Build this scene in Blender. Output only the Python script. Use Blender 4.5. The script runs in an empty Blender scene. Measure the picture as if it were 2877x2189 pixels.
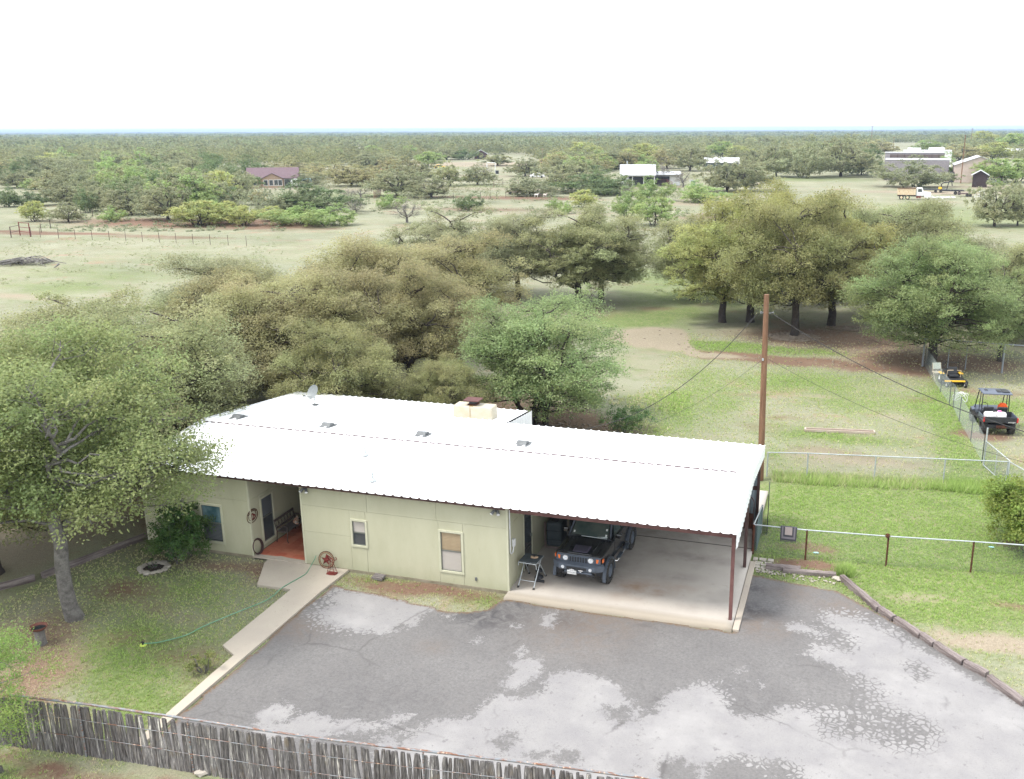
import bpy, math, random
import numpy as np
from mathutils import Vector, Matrix
scene = bpy.context.scene
COL = scene.collection
R = math.radians
random.seed(7)

# ------------------------------------------------------------ camera
H_CAM = 14.0
F_PX, CX, CY, W_PX, H_PX = 2656.6, 1608.0, 1094.5, 2877.0, 2189.0
_p, _r, _y = 0.26739, -0.0034232, -0.289864
def _rot(pitch, roll, yaw):
    cy, sy = math.cos(yaw), math.sin(yaw); cp, sp = math.cos(pitch), math.sin(pitch); cr, sr = math.cos(roll), math.sin(roll)
    Y = np.array([[cy, -sy, 0], [sy, cy, 0], [0, 0, 1]]); P = np.array([[1, 0, 0], [0, -sp, -cp], [0, cp, -sp]])
    return np.array([[cr, -sr, 0], [sr, cr, 0], [0, 0, 1]]) @ P @ Y
CM = _rot(_p, _r, _y)
KM = np.array([[F_PX, 0, CX], [0, F_PX, CY], [0, 0, 1]]) @ CM
KI = np.linalg.inv(KM)
cam_data = bpy.data.cameras.new('camera'); cam = bpy.data.objects.new('camera', cam_data); COL.objects.link(cam)
cam_data.sensor_width = 36.0; cam_data.sensor_fit = 'HORIZONTAL'; cam_data.lens = F_PX / W_PX * 36.0
cam_data.shift_x = -(CX - W_PX / 2) / W_PX; cam_data.shift_y = 0
cam_data.clip_start = 0.5; cam_data.clip_end = 60000
cam.matrix_world = Matrix(((CM[0][0], -CM[1][0], -CM[2][0], 0), (CM[0][1], -CM[1][1], -CM[2][1], 0), (CM[0][2], -CM[1][2], -CM[2][2], H_CAM), (0, 0, 0, 1)))
scene.camera = cam

# ------------------------------------------------------------ sky, sun, exposure
SUN_EL, SUN_AZ = 60.0, 238.0       # azimuth the light comes from, degrees clockwise from +Y
world = bpy.data.worlds.new('World'); scene.world = world; world.use_nodes = True
wn = world.node_tree.nodes; wl = world.node_tree.links; wn.clear()
wo = wn.new('ShaderNodeOutputWorld'); bg = wn.new('ShaderNodeBackground'); sky = wn.new('ShaderNodeTexSky')
sky.sky_type = 'NISHITA'; sky.sun_disc = False; sky.sun_elevation = R(SUN_EL); sky.sun_rotation = R(SUN_AZ)
sky.altitude = 300; sky.air_density = 1.0; sky.dust_density = 4.0; sky.ozone_density = 1.0
mixn = wn.new('ShaderNodeMix'); mixn.data_type = 'RGBA'; mixn.inputs[0].default_value = 0.86
mixn.inputs[7].default_value = (8.6, 8.9, 9.3, 1)                  # bright thin overcast over the blue
wl.new(sky.outputs[0], mixn.inputs[6]); wl.new(mixn.outputs[2], bg.inputs[0]); bg.inputs[1].default_value = 0.10
wl.new(bg.outputs[0], wo.inputs[0])
sun_d = bpy.data.lights.new('sun', 'SUN'); sun_d.energy = 1.6; sun_d.angle = R(14); sun_d.color = (1.0, 0.96, 0.9)
sun = bpy.data.objects.new('sun', sun_d); COL.objects.link(sun)
_a, _e = R(SUN_AZ), R(SUN_EL)
sun_dir = Vector((math.sin(_a) * math.cos(_e), math.cos(_a) * math.cos(_e), math.sin(_e)))
sun.rotation_euler = sun_dir.to_track_quat('Z', 'Y').to_euler()
vs = scene.view_settings
vs.view_transform = 'Standard'; vs.look = 'None'; vs.gamma = 1.0; vs.use_curve_mapping = False; vs.exposure = 1.5
scene.render.engine = 'CYCLES'
cy_ = scene.cycles
cy_.max_bounces = 6; cy_.diffuse_bounces = 3; cy_.glossy_bounces = 2; cy_.transmission_bounces = 4; cy_.transparent_max_bounces = 12
cy_.volume_bounces = 0; cy_.use_denoising = True; cy_.caustics_reflective = False; cy_.caustics_refractive = False
cy_.sample_clamp_indirect = 6

# ------------------------------------------------------------ picture point -> point of the place (photograph pixels)
def _ray(x, y):
    d = KI @ np.array([x, y, 1.0]); return d if (CM @ d)[2] > 0 else -d
def G(x, y, z=0.0):
    d = _ray(x, y); t = (z - H_CAM) / d[2]; return Vector((d[0] * t, d[1] * t, z))
def onY(x, y, Y):
    d = _ray(x, y); t = Y / d[1]; return Vector((d[0] * t, Y, H_CAM + d[2] * t))
def proj(P):
    v = KM @ (np.array(P, float) - np.array([0, 0, H_CAM])); return v[0] / v[2], v[1] / v[2], v[2]
def zf(ox, oy, s):                 # coordinates read off an enlarged region
    return lambda x, y: (ox + x * s, oy + y * s)
z1 = zf(350, 1060, .345); z4 = zf(1800, 1150, .387); z5 = zf(2100, 1200, .3519); z6 = zf(0, 1600, .4076)
z7 = zf(800, 1600, .4529); z8 = zf(1800, 1600, .4878); zr = zf(2077, 600, .3868); zl = zf(0, 600, .4076); zc = zf(1400, 600, .3868); zb = zf(700, 600, .4076)
k8 = lambda x, y: (x * 1.303, y * 1.303)
def GG(z, pts, h=0.0): return [tuple(G(*z(*q), h))[:2] for q in pts]

# ------------------------------------------------------------ numpy noise and polygon helpers
_rng = np.random.default_rng(11); _lat = _rng.random((256, 256))
def vnoise(x, y):
    x = np.asarray(x, float); y = np.asarray(y, float)
    xi = np.floor(x).astype(int); yi = np.floor(y).astype(int); fx = x - xi; fy = y - yi
    fx = fx * fx * (3 - 2 * fx); fy = fy * fy * (3 - 2 * fy)
    a = _lat[xi & 255, yi & 255]; b = _lat[(xi + 1) & 255, yi & 255]; c = _lat[xi & 255, (yi + 1) & 255]; d = _lat[(xi + 1) & 255, (yi + 1) & 255]
    return (a * (1 - fx) + b * fx) * (1 - fy) + (c * (1 - fx) + d * fx) * fy
def fbm(x, y, o=4):
    s = 0; a = 1; t = 0
    for i in range(o):
        s = s + a * vnoise(x * 2 ** i + 17.3 * i, y * 2 ** i + 5.1 * i); t += a; a *= .5
    return s / t
def sdf(poly, X, Y):               # signed distance, positive inside
    P = np.array(poly, float); n = len(P); d = np.full(X.shape, 1e9); ins = np.zeros(X.shape, bool)
    for i in range(n):
        ax, ay = P[i]; bx, by = P[(i + 1) % n]; ex, ey = bx - ax, by - ay
        t = np.clip(((X - ax) * ex + (Y - ay) * ey) / (ex * ex + ey * ey + 1e-12), 0, 1)
        d = np.minimum(d, np.hypot(X - ax - t * ex, Y - ay - t * ey))
        c = ((ay > Y) != (by > Y)) & (X < (bx - ax) * (Y - ay) / (by - ay + 1e-12) + ax); ins ^= c
    return np.where(ins, d, -d)

# ------------------------------------------------------------ object helpers
def tag(o, label=None, cat=None, group=None, kind=None):
    if label: o['label'] = label
    if cat: o['category'] = cat
    if group: o['group'] = group
    if kind: o['kind'] = kind
    return o
def thing(name, label, cat, loc=(0, 0, 0), rz=0.0, group=None):
    o = bpy.data.objects.new(name, None); COL.objects.link(o); o.location = loc; o.rotation_euler = (0, 0, rz)
    o.empty_display_size = .3
    return tag(o, label, cat, group)
def copy_tree(o, parent=None):
    c = o.copy(); COL.objects.link(c); c.parent = parent
    for ch in [x for x in bpy.data.objects if x.parent is o]: copy_tree(ch, c)
    return c
class MB:
    def __init__(s): s.v = []; s.f = []; s.c = []
    def add(s, V, F):
        b = len(s.v); s.v += [tuple(p) for p in V]; s.f += [tuple(i + b for i in f) for f in F]; return s
    def box(s, x0, x1, y0, y1, z0, z1):
        V = [(x, y, z) for z in (z0, z1) for y in (y0, y1) for x in (x0, x1)]
        return s.add(V, [(0, 2, 3, 1), (4, 5, 7, 6), (0, 1, 5, 4), (2, 6, 7, 3), (0, 4, 6, 2), (1, 3, 7, 5)])
    def obox(s, c, sz, rot=(0, 0, 0)):
        from mathutils import Euler
        m = Euler(rot).to_matrix(); V = []
        for z in (-.5, .5):
            for y in (-.5, .5):
                for x in (-.5, .5): V.append(Vector(c) + m @ Vector((x * sz[0], y * sz[1], z * sz[2])))
        return s.add(V, [(0, 2, 3, 1), (4, 5, 7, 6), (0, 1, 5, 4), (2, 6, 7, 3), (0, 4, 6, 2), (1, 3, 7, 5)])
    def tube(s, P, r, n=6, cap=True):
        P = [Vector(p) for p in P]; rs = r if isinstance(r, (list, tuple)) else [r] * len(P); b = len(s.v); ref = None
        for i, p in enumerate(P):
            t = (P[min(i + 1, len(P) - 1)] - P[max(i - 1, 0)])
            if t.length < 1e-9: t = Vector((0, 0, 1))
            t.normalize()
            if ref is None: ref = Vector((1, 0, 0)) if abs(t.x) < .8 else Vector((0, 1, 0))
            u = (ref - t * ref.dot(t))
            if u.length < 1e-6: u = t.orthogonal()
            u.normalize(); w = t.cross(u); ref = u
            for k in range(n):
                a = 2 * math.pi * k / n; s.v.append(tuple(p + (u * math.cos(a) + w * math.sin(a)) * rs[i]))
        for i in range(len(P) - 1):
            for k in range(n):
                s.f.append((b + i * n + k, b + i * n + (k + 1) % n, b + (i + 1) * n + (k + 1) % n, b + (i + 1) * n + k))
        if cap: s.f.append(tuple(b + k for k in range(n))[::-1]); s.f.append(tuple(b + (len(P) - 1) * n + k for k in range(n)))
        return s
    def cyl(s, c, r, h, n=16, axis='z', r2=None):
        d = {'x': (1, 0, 0), 'y': (0, 1, 0), 'z': (0, 0, 1)}[axis]; c = Vector(c); d = Vector(d)
        return s.tube([c - d * h / 2, c + d * h / 2], [r, r if r2 is None else r2], n)
    def lathe(s, prof, c=(0, 0, 0), n=20, axis='z', closed=False):
        b = len(s.v); c = Vector(c)
        for r, h in prof:
            for k in range(n):
                a = 2 * math.pi * k / n; x, y = r * math.cos(a), r * math.sin(a)
                q = (x, y, h) if axis == 'z' else ((h, x, y) if axis == 'x' else (x, h, y))
                s.v.append(tuple(c + Vector(q)))
        for i in range(len(prof) - 1 + (1 if closed else 0)):
            j = (i + 1) % len(prof)
            for k in range(n): s.f.append((b + i * n + k, b + i * n + (k + 1) % n, b + j * n + (k + 1) % n, b + j * n + k))
        return s
    def torus(s, c, Rr, r, n=28, m=6, axis='z', sx=1, sy=1):
        c = Vector(c); b = len(s.v)
        for i in range(n):
            a = 2 * math.pi * i / n
            for k in range(m):
                t = 2 * math.pi * k / m; rad = Rr + r * math.cos(t); q = (rad * math.cos(a) * sx, rad * math.sin(a) * sy, r * math.sin(t))
                if axis == 'y': q = (q[0], q[2], q[1])
                if axis == 'x': q = (q[2], q[0], q[1])
                s.v.append(tuple(c + Vector(q)))
        for i in range(n):
            for k in range(m): s.f.append((b + i * m + k, b + ((i + 1) % n) * m + k, b + ((i + 1) % n) * m + (k + 1) % m, b + i * m + (k + 1) % m))
        return s
    def prism(s, poly, h0, h1, axis='z', off=(0, 0, 0)):
        n = len(poly); V = []
        for h in (h0, h1):
            for a, c in poly:
                q = (a, c, h) if axis == 'z' else ((h, a, c) if axis == 'x' else (a, h, c))
                V.append((q[0] + off[0], q[1] + off[1], q[2] + off[2]))
        F = [tuple(range(n))[::-1], tuple(range(n, 2 * n))] + [(i, (i + 1) % n, n + (i + 1) % n, n + i) for i in range(n)]
        return s.add(V, F)
    def loft(s, secs, cap=True):       # list of equal-length loops of points
        n = len(secs[0]); b = len(s.v)
        for L in secs: s.v += [tuple(p) for p in L]
        for i in range(len(secs) - 1):
            for k in range(n): s.f.append((b + i * n + k, b + i * n + (k + 1) % n, b + (i + 1) * n + (k + 1) % n, b + (i + 1) * n + k))
        if cap: s.f.append(tuple(b + k for k in range(n))[::-1]); s.f.append(tuple(b + (len(secs) - 1) * n + k for k in range(n)))
        return s
    def mesh(s, name):
        me = bpy.data.meshes.new(name); me.from_pydata(s.v, [], s.f); me.update(); return me
    def build(s, name, mat, parent=None, world=False, smooth=None, bevel=0, seg=1):
        if world and parent is not None:
            L = parent.location; s.v = [(p[0] - L[0], p[1] - L[1], p[2] - L[2]) for p in s.v]
        me = s.mesh(name); o = bpy.data.objects.new(name, me); COL.objects.link(o)
        if mat is not None: me.materials.append(mat)
        if parent is not None: o.parent = parent
        if smooth is not None:
            import bmesh
            bm = bmesh.new(); bm.from_mesh(me); bmesh.ops.recalc_face_normals(bm, faces=bm.faces)
            for e in bm.edges: e.smooth = (len(e.link_faces) == 2 and e.calc_face_angle(3.2) < R(smooth))
            for f in bm.faces: f.smooth = True
            bm.to_mesh(me); bm.free()
        if bevel:
            m = o.modifiers.new('bevel', 'BEVEL'); m.width = bevel; m.segments = seg; m.limit_method = 'ANGLE'; m.angle_limit = R(35)
        return o
def np_mesh(name, V, F, mat=None, parent=None, attrs=None, smooth=False):
    """V (n,3), F (m,k) uniform faces"""
    me = bpy.data.meshes.new(name); V = np.asarray(V, np.float32); F = np.asarray(F, np.int32); m, k = F.shape
    me.vertices.add(len(V)); me.vertices.foreach_set('co', V.ravel())
    me.loops.add(m * k); me.loops.foreach_set('vertex_index', F.ravel())
    me.polygons.add(m); me.polygons.foreach_set('loop_start', np.arange(0, m * k, k, dtype=np.int32))
    if smooth: me.polygons.foreach_set('use_smooth', np.ones(m, bool))
    for an, (dom, arr) in (attrs or {}).items():
        a = me.attributes.new(an, 'FLOAT_COLOR', dom); a.data.foreach_set('color', np.asarray(arr, np.float32).ravel())
    me.update(calc_edges=True)
    if mat is not None: me.materials.append(mat)
    o = bpy.data.objects.new(name, me); COL.objects.link(o)
    if parent is not None: o.parent = parent
    return o

# ------------------------------------------------------------ materials
def lin(c): return tuple((x / 255 / 12.92) if x <= 10 else ((x / 255 + .055) / 1.055) ** 2.4 for x in c)
def A(r, g, b, k=3.0): return tuple(min(.88, v / k) for v in lin((r, g, b)))   # surface colour from the colour it has in daylight at this exposure
class NT:
    def __init__(s, name):
        s.m = bpy.data.materials.new(name); s.m.use_nodes = True; s.t = s.m.node_tree; s.n = s.t.nodes; s.l = s.t.links; s.n.clear()
        s.out = s.n.new('ShaderNodeOutputMaterial'); s.b = s.n.new('ShaderNodeBsdfPrincipled'); s.l.new(s.b.outputs[0], s.out.inputs[0])
        s.b.inputs['Roughness'].default_value = .85; s.b.inputs['Specular IOR Level'].default_value = .3
        s.tc = None
    def co(s, which='Object'):
        if s.tc is None: s.tc = s.n.new('ShaderNodeTexCoord')
        return s.tc.outputs[which]
    def noise(s, scale, detail=4, rough=.55, vec=None, dist=0):
        n = s.n.new('ShaderNodeTexNoise'); n.inputs['Scale'].default_value = scale; n.inputs['Detail'].default_value = detail
        n.inputs['Roughness'].default_value = rough; n.inputs['Distortion'].default_value = dist; s.l.new(vec or s.co(), n.inputs['Vector']); return n.outputs['Fac']
    def mapv(s, scale=(1, 1, 1), rot=(0, 0, 0), vec=None):
        n = s.n.new('ShaderNodeMapping'); n.inputs['Scale'].default_value = scale; n.inputs['Rotation'].default_value = rot; s.l.new(vec or s.co(), n.inputs['Vector']); return n.outputs[0]
    def ramp(s, fac, a, b, ca=(0, 0, 0), cb=(1, 1, 1), interp='LINEAR'):
        n = s.n.new('ShaderNodeValToRGB'); e = n.color_ramp.elements; e[0].position = a; e[1].position = b; e[0].color = (*ca, 1); e[1].color = (*cb, 1)
        n.color_ramp.interpolation = interp; s.l.new(fac, n.inputs[0]); return n.outputs[0]
    def mix(s, fac, a, b, mode='MIX'):
        n = s.n.new('ShaderNodeMix'); n.data_type = 'RGBA'; n.blend_type = mode; n.clamp_factor = True
        for i, v in ((0, fac), (6, a), (7, b)):
            if isinstance(v, (int, float)): n.inputs[i].default_value = v
            elif isinstance(v, tuple): n.inputs[i].default_value = (*v[:3], 1)
            else: s.l.new(v, n.inputs[i])
        return n.outputs[2]
    def math(s, op, a, b=0.0, clamp=False):
        n = s.n.new('ShaderNodeMath'); n.operation = op; n.use_clamp = clamp
        for i, v in ((0, a), (1, b)):
            if isinstance(v, (int, float)): n.inputs[i].default_value = v
            else: s.l.new(v, n.inputs[i])
        return n.outputs[0]
    def attr(s, name, kind='GEOMETRY'):
        n = s.n.new('ShaderNodeAttribute'); n.attribute_name = name; n.attribute_type = kind; return n
    def sep(s, c):
        n = s.n.new('ShaderNodeSeparateColor'); s.l.new(c, n.inputs[0]); return n.outputs
    def vor(s, scale, feature='DISTANCE_TO_EDGE', vec=None):
        n = s.n.new('ShaderNodeTexVoronoi'); n.feature = feature; n.inputs['Scale'].default_value = scale; s.l.new(vec or s.co(), n.inputs['Vector']); return n.outputs
    def color(s, c):
        if isinstance(c, tuple): s.b.inputs['Base Color'].default_value = (*c[:3], 1)
        else: s.l.new(c, s.b.inputs['Base Color'])
        return s
    def bump(s, h, strength=.3, dist=.02):
        n = s.n.new('ShaderNodeBump'); n.inputs['Strength'].default_value = strength; n.inputs['Distance'].default_value = dist
        s.l.new(h, n.inputs['Height']); s.l.new(n.outputs[0], s.b.inputs['Normal']); return s
    def set(s, **kw):
        for k, v in kw.items():
            k = {'rough': 'Roughness', 'metal': 'Metallic', 'spec': 'Specular IOR Level', 'coat': 'Coat Weight', 'trans': 'Transmission Weight', 'alpha': 'Alpha', 'ior': 'IOR'}[k]
            if isinstance(v, (int, float)): s.b.inputs[k].default_value = v
            else: s.l.new(v, s.b.inputs[k])
        return s
def simple(name, c, c2=None, scale=3.0, rough=.7, metal=0.0, spec=.3, fine=0.0, fscale=60, bump=0.0, lo=.35, hi=.65, coat=0.0, stretch=(1, 1, 1)):
    t = NT(name); col = c
    v = t.mapv(stretch)
    if c2 is not None: col = t.mix(t.ramp(t.noise(scale, 5, .6, v), lo, hi), c, c2)
    if fine:
        g = t.ramp(t.noise(fscale, 3, .6, v), .3, .7, (1 - fine,) * 3, (1 + fine,) * 3)
        col = t.mix(1.0, col, g, 'MULTIPLY')
    t.color(col).set(rough=rough, metal=metal, spec=spec, coat=coat)
    if bump: t.bump(t.noise(fscale, 3, .6, v), bump, .01)
    return t.m
# ============================================================ GROUND
# channels: 0 green, 1 red-brown soil, 2 pale caliche, 3 leaf litter
BL = []
def blob(ch, x, y, rx, ry, s=1.0, rot=0.0): BL.append((ch, x, y, rx, ry, s, rot))
def blobp(ch, px, py, rx, ry, s=1.0, rot=0.0): g = G(*k8(px, py)); blob(ch, g.x, g.y, rx, ry, s, rot)
# left yard
blob(0, -19.5, 19.5, 4.2, 5.5, .42); blob(0, -18.6, 18.6, 1.6, 1.1, .25); blob(1, -17.3, 19.2, 1.3, .8, .3); blob(3, -20.2, 17.2, 1.3, 1.6, .75); blob(3, -18.4, 16.2, 1.2, .6, .45); blob(3, -18.2, 21.2, 1.4, .5, .35); blob(1, -19.3, 19.6, .8, .5, .3); blob(3, -22.2, 19.3, 1.6, 1.5, .6); blob(3, -19.9, 21.6, 1.1, .7, .3)
blob(3, -17.9, 24.2, .5, .9, .7); blob(3, -19.2, 24.4, 2.2, .35, .6); blob(1, -21.5, 22.0, 1.0, .6, .35); blob(2, -17.0, 18.0, 1.1, .5, .22); blob(0, -16.5, 16.6, .9, 1.3, .35)
blob(0, -17.5, 13.2, 1.7, .7, .5); blob(3, -20.5, 13.6, 2.2, .8, .6); blob(0, -13.4, 14.2, 1.6, .7, .5)
# strip at the house
blob(1, -12.3, 24.75, 3.4, .55, .75); blob(0, -13.9, 24.95, .8, .25, .5); blob(0, -11.6, 24.7, 1.2, .3, .4); blob(0, -10.0, 24.5, .7, .25, .5)
# sandy ground left of the house
blob(1, -27.5, 24.5, 3.2, 4.5, .45); blob(2, -28.0, 24.0, 3.0, 4.0, .55)
# right lawns
blob(0, 1.8, 34.2, 6.4, 3.6, 1.1); blob(0, 6.8, 36.0, 3, 3, .55); blob(0, 2.5, 29.6, 5, 1.4, .4); blob(0, 6.5, 28.5, 2.5, 2.2, .25); blob(1, 3.5, 29.2, 1.2, .3, .3); blob(1, -.9, 29.9, 1.0, .4, .85); blob(1, -.9, 31.3, 1.0, .45, .6)
blob(2, 4.3, 26.2, 1.7, .5, .7); blob(2, 6.4, 25.2, .9, 1.6, .75); blob(2, 2.6, 28.6, 1.6, .35, .45); blob(1, 5.3, 28.6, .8, .35, .5); blob(0, 3.0, 27.6, 1.6, .8, .35); blob(1, 6.6, 33.4, 1.0, .6, .7)
# field behind the fence
blob(1, 2.0, 41.6, 4.0, .8, .35); blob(2, 1.0, 41.2, 3.0, .5, .3); blob(0, -.2, 44.3, 2.2, .7, .6); blob(0, -3.2, 41.0, 1.2, .7, .35)
blob(0, -3.5, 54.0, 5.0, 2.4, .42, .1); blob(0, -8.2, 46.5, 2.0, 4.0, .6); blob(0, 1.0, 50.0, 4.0, 2.0, .25); blob(1, 3.8, 52.5, 1.8, 1.0, .4); blob(1, -5.5, 50.5, 1.6, .7, .35); blob(2, -1.5, 51.2, 1.2, .5, .4); blob(1, -2.8, 47.0, 1.4, .6, .3); blob(2, 2.6, 48.6, 1.6, .8, .35)
blob(0, 5.3, 48, 1.1, 9, .6); blob(0, 7.5, 51.5, 3.2, 1.6, .7); blob(1, 6.6, 46.3, 1.7, .7, .8); blob(1, 8.8, 54.5, 2.4, 1.4, .4)
blob(0, -11, 62, 6.5, 2.0, .55, -.15); blob(0, -16.5, 69, 2.5, 3.0, .5); blob(2, -13.4, 64.2, 1.9, 2.1, .95); blob(2, -10.4, 60.6, 1.6, .9, .85, -.3); blob(1, -6.0, 59.6, 4.2, 1.1, .95, -.1); blob(1, .5, 59.0, 3.6, 1.2, .8, -.05); blob(1, -11.5, 61.6, 2.6, .9, .5, -.3)
blob(0, -3.5, 62.5, 6.5, .9, .8, -.12); blob(3, -1.5, 67.0, 7.0, 3.6, .95); blob(3, 3.5, 61.2, 3.6, 1.8, .95); blob(3, 8.0, 61.5, 3.5, 2.6, .7); blob(1, -2, 66, 6, 3, .45)
blob(3, -12.4, 41.6, 3.2, 2.6, 1.0); blob(3, -19.5, 45.0, 5.5, 4.5, .8); blob(0, -18.5, 48.5, 2.4, 2.2, .8); blob(3, -24, 31, 4.5, 6, .8); blob(0, -9.5, 41.2, .9, 2.0, .75); blob(1, -15, 50, 1.2, 4, .4)
blob(1, -22, 72, 8, 4, .4); blob(3, -22, 75.5, 5, 2.0, .4); blob(0, -14, 78, 5, 8, .45)
# mid distance, from where they stand in the picture
for a in [(0, 250, 590, 10, 4, .22), (0, 120, 620, 7, 3, .3), (0, 420, 560, 8, 4, .15), (1, 190, 505, 22, 1.6, .95), (1, 330, 480, 22, 7, .6), (1, 470, 478, 16, 5, .55), (2, 60, 640, 5, 1.0, .5), (1, 480, 405, 5, 5, 0.0),
          (1, 1090, 428, 22, 3.6, .95), (1, 1180, 425, 12, 3, .6), (2, 1060, 410, 18, 4, .8), (2, 1040, 355, 34, 22, 1.2), (2, 1110, 383, 30, 7, .8), (2, 1210, 460, 14, 6, .3), (1, 1010, 455, 12, 6, .35), (1, 1080, 450, 18, 4, .5),
          (2, 1480, 440, 9, 7, .55), (2, 1560, 425, 14, 7, .6), (1, 1500, 470, 8, 10, .45), (1, 1450, 405, 16, 6, .7), (0, 2050, 470, 26, 18, .3), (2, 2080, 415, 26, 4, .9), (2, 2150, 405, 22, 5, .8), (0, 1985, 445, 8, 4, .3), (2, 2000, 390, 14, 4, .5), (2, 700, 410, 20, 6, .5), (0, 800, 420, 16, 6, .3), (0, 1400, 600, 4, 9, .25), (2, 880, 400, 26, 8, .35), (1, 560, 490, 12, 5, .4),
          (2, 280, 326, 90, 10, .9), (2, 900, 325, 60, 8, .6), (2, 380, 297, 700, 90, 1.0), (2, 700, 294, 600, 80, .8), (2, 1180, 302, 260, 60, .9), (2, 1750, 297, 500, 60, .8), (0, 1000, 400, 20, 4, .4), (0, 1700, 385, 20, 10, .4)]: blobp(*a)
blob(0, -18, 13.6, 3, .5, .2); blob(1, -16.5, 14.3, 2.5, .25, .6); blob(3, -14.2, 14.6, 1.4, .25, .6)
blob(2, -12.4, 62.6, 1.6, 2.6, .9, .5); blob(2, -8.6, 59.8, 2.2, .6, .7, -.2)
def masks(X, Y):
    X = np.asarray(X, float); Y = np.asarray(Y, float)
    dist = np.hypot(X, Y); k = np.clip(dist / 45, .6, 60)
    wx = X + (fbm(X / k * .9, Y / k * .9, 3) - .5) * 1.6 * k; wy = Y + (fbm(X / k * .9 + 50, Y / k * .9 + 9, 3) - .5) * 1.6 * k
    m = [np.full(X.shape, v) for v in (.29, .07, .14, .0)]
    for ch, bx, by, rx, ry, s, rot in BL:
        c, sn = math.cos(rot), math.sin(rot); dx = (wx - bx) * c + (wy - by) * sn; dy = -(wx - bx) * sn + (wy - by) * c
        m[ch] = m[ch] + s * np.exp(-((dx / rx) ** 2 + (dy / ry) ** 2) * .8)
    # tall strip of lawn only inside the fences
    far = np.clip((dist - 300) / 500, 0, 1); m[0] = m[0] * (1 - .25 * far)
    m[0] = m[0] * np.clip(1 - m[3] * .75, 0, 1)
    m[0] = m[0] + (fbm(X * .35, Y * .35, 4) - .5) * .5 * np.clip(1 - dist / 400, .2, 1)
    m[2] = m[2] + np.clip(fbm(X * .12 + 30, Y * .12, 4) - .58, 0, 1) * 1.2
    m[1] = m[1] + np.clip(fbm(X * .2 + 80, Y * .2, 3) - .6, 0, 1) * 1.2
    return [np.clip(q, 0, 1) for q in m]
def terrain(x, y):
    x = np.asarray(x, float); y = np.asarray(y, float); d = np.hypot(x, y); w = np.clip((d - 330) / 900, 0, 1)
    w2 = np.clip((d - 3500) / 9000, 0, 1)
    return w * (fbm(x / 900 + 3, y / 900 + 8, 3) - .52) * 9 - 1.2 * w + w2 * (fbm(x / 3500 + 1, y / 3500, 3) - .42) * 24
def _axis(lo, hi, step, far, g=1.09):
    a = list(np.arange(lo, hi, step)); s = step; v = a[-1]
    while v < far: s *= g; v += s; a.append(v)
    s = step; v = a[0]; pre = []
    while v > -far: s *= g; v -= s; pre.append(v)
    return np.array(pre[::-1] + a)
gx = _axis(-34, 18, .4, 15500); gy = _axis(10, 82, .4, 15500, 1.075); gy = gy[gy > -3000]
GX, GY = np.meshgrid(gx, gy); gz = terrain(GX, GY) - .015 + (fbm(GX * .8, GY * .8, 3) - .5) * .03
nx, ny = len(gx), len(gy); ii = np.arange(nx * ny).reshape(ny, nx)
F = np.stack([ii[:-1, :-1].ravel(), ii[:-1, 1:].ravel(), ii[1:, 1:].ravel(), ii[1:, :-1].ravel()], 1)
mk = masks(GX, GY)
t = NT('ground_grass_soil'); P = t.co('Object')
s = t.sep(t.attr('gm').outputs['Color']); lit = t.attr('gl').outputs['Fac']
n1 = t.noise(1.1, 5, .65, P); n2 = t.noise(9, 4, .7, P); n3 = t.noise(45, 3, .7, P); n4 = t.noise(.05, 5, .6, P)
dry = t.mix(t.ramp(n2, .35, .7), A(180, 176, 144, 2.5), A(212, 209, 186, 2.6)); dry = t.mix(t.ramp(n1, .42, .62), dry, A(192, 194, 162, 2.6)); dry = t.mix(t.ramp(t.noise(.22, 5, .7, P), .45, .62), dry, A(203, 203, 176, 2.6))
grn = t.mix(t.ramp(n1, .35, .65), A(148, 168, 106, 2.5), A(180, 198, 130, 2.5)); grn = t.mix(t.ramp(n2, .4, .7), grn, A(124, 148, 82, 2.5)); grn = t.mix(t.ramp(t.noise(3.3, 4, .7, P), .5, .68), grn, A(186, 184, 140, 2.5))
def patch(m, n, soft=.12): return t.ramp(t.math('ADD', m, t.math('MULTIPLY', t.math('SUBTRACT', n, .5), .9)), .5 - soft, .5 + soft)
nn = t.math('MULTIPLY', t.math('ADD', t.math('MULTIPLY', n1, 1.0), t.math('MULTIPLY', n2, 1.2)), .4545)
dry = t.mix(t.ramp(t.noise(.9, 6, .8, t.mapv((.5, 1, 1), (0, 0, .3), P)), .55, .66), dry, A(158, 166, 124, 2.5)); dry = t.mix(t.ramp(t.noise(.13, 6, .8, P), .56, .64), dry, A(206, 180, 156, 2.5))
col = t.mix(patch(s[0], nn, .22), dry, grn)
col = t.mix(patch(s[1], nn, .2), col, t.mix(t.ramp(n2, .3, .7), A(192, 160, 138), A(168, 134, 114)))
col = t.mix(patch(s[2], nn, .16), col, t.mix(t.ramp(n2, .3, .7), A(236, 222, 198), A(208, 190, 164)))
lt = t.mix(t.ramp(t.noise(22, 4, .8, P), .42, .6), A(150, 124, 106, 2.3), A(200, 172, 148, 2.3)); lt = t.mix(t.ramp(t.noise(30, 2, .5, P), .66, .7), lt, A(228, 214, 200))
col = t.mix(patch(lit, nn, .2), col, lt)
cd = t.n.new('ShaderNodeCameraData')
col = t.mix(1.0, col, t.ramp(n3, .3, .7, (.62,) * 3, (1.38,) * 3), 'MULTIPLY')
col = t.mix(1.0, col, t.ramp(n4, .3, .7, (.8, .84, .8), (1.18, 1.15, 1.15)), 'MULTIPLY')
t.color(col).set(rough=.95, spec=.1).bump(t.noise(28, 4, .7, P), .5, .04)
M_ground = t.m
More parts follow.
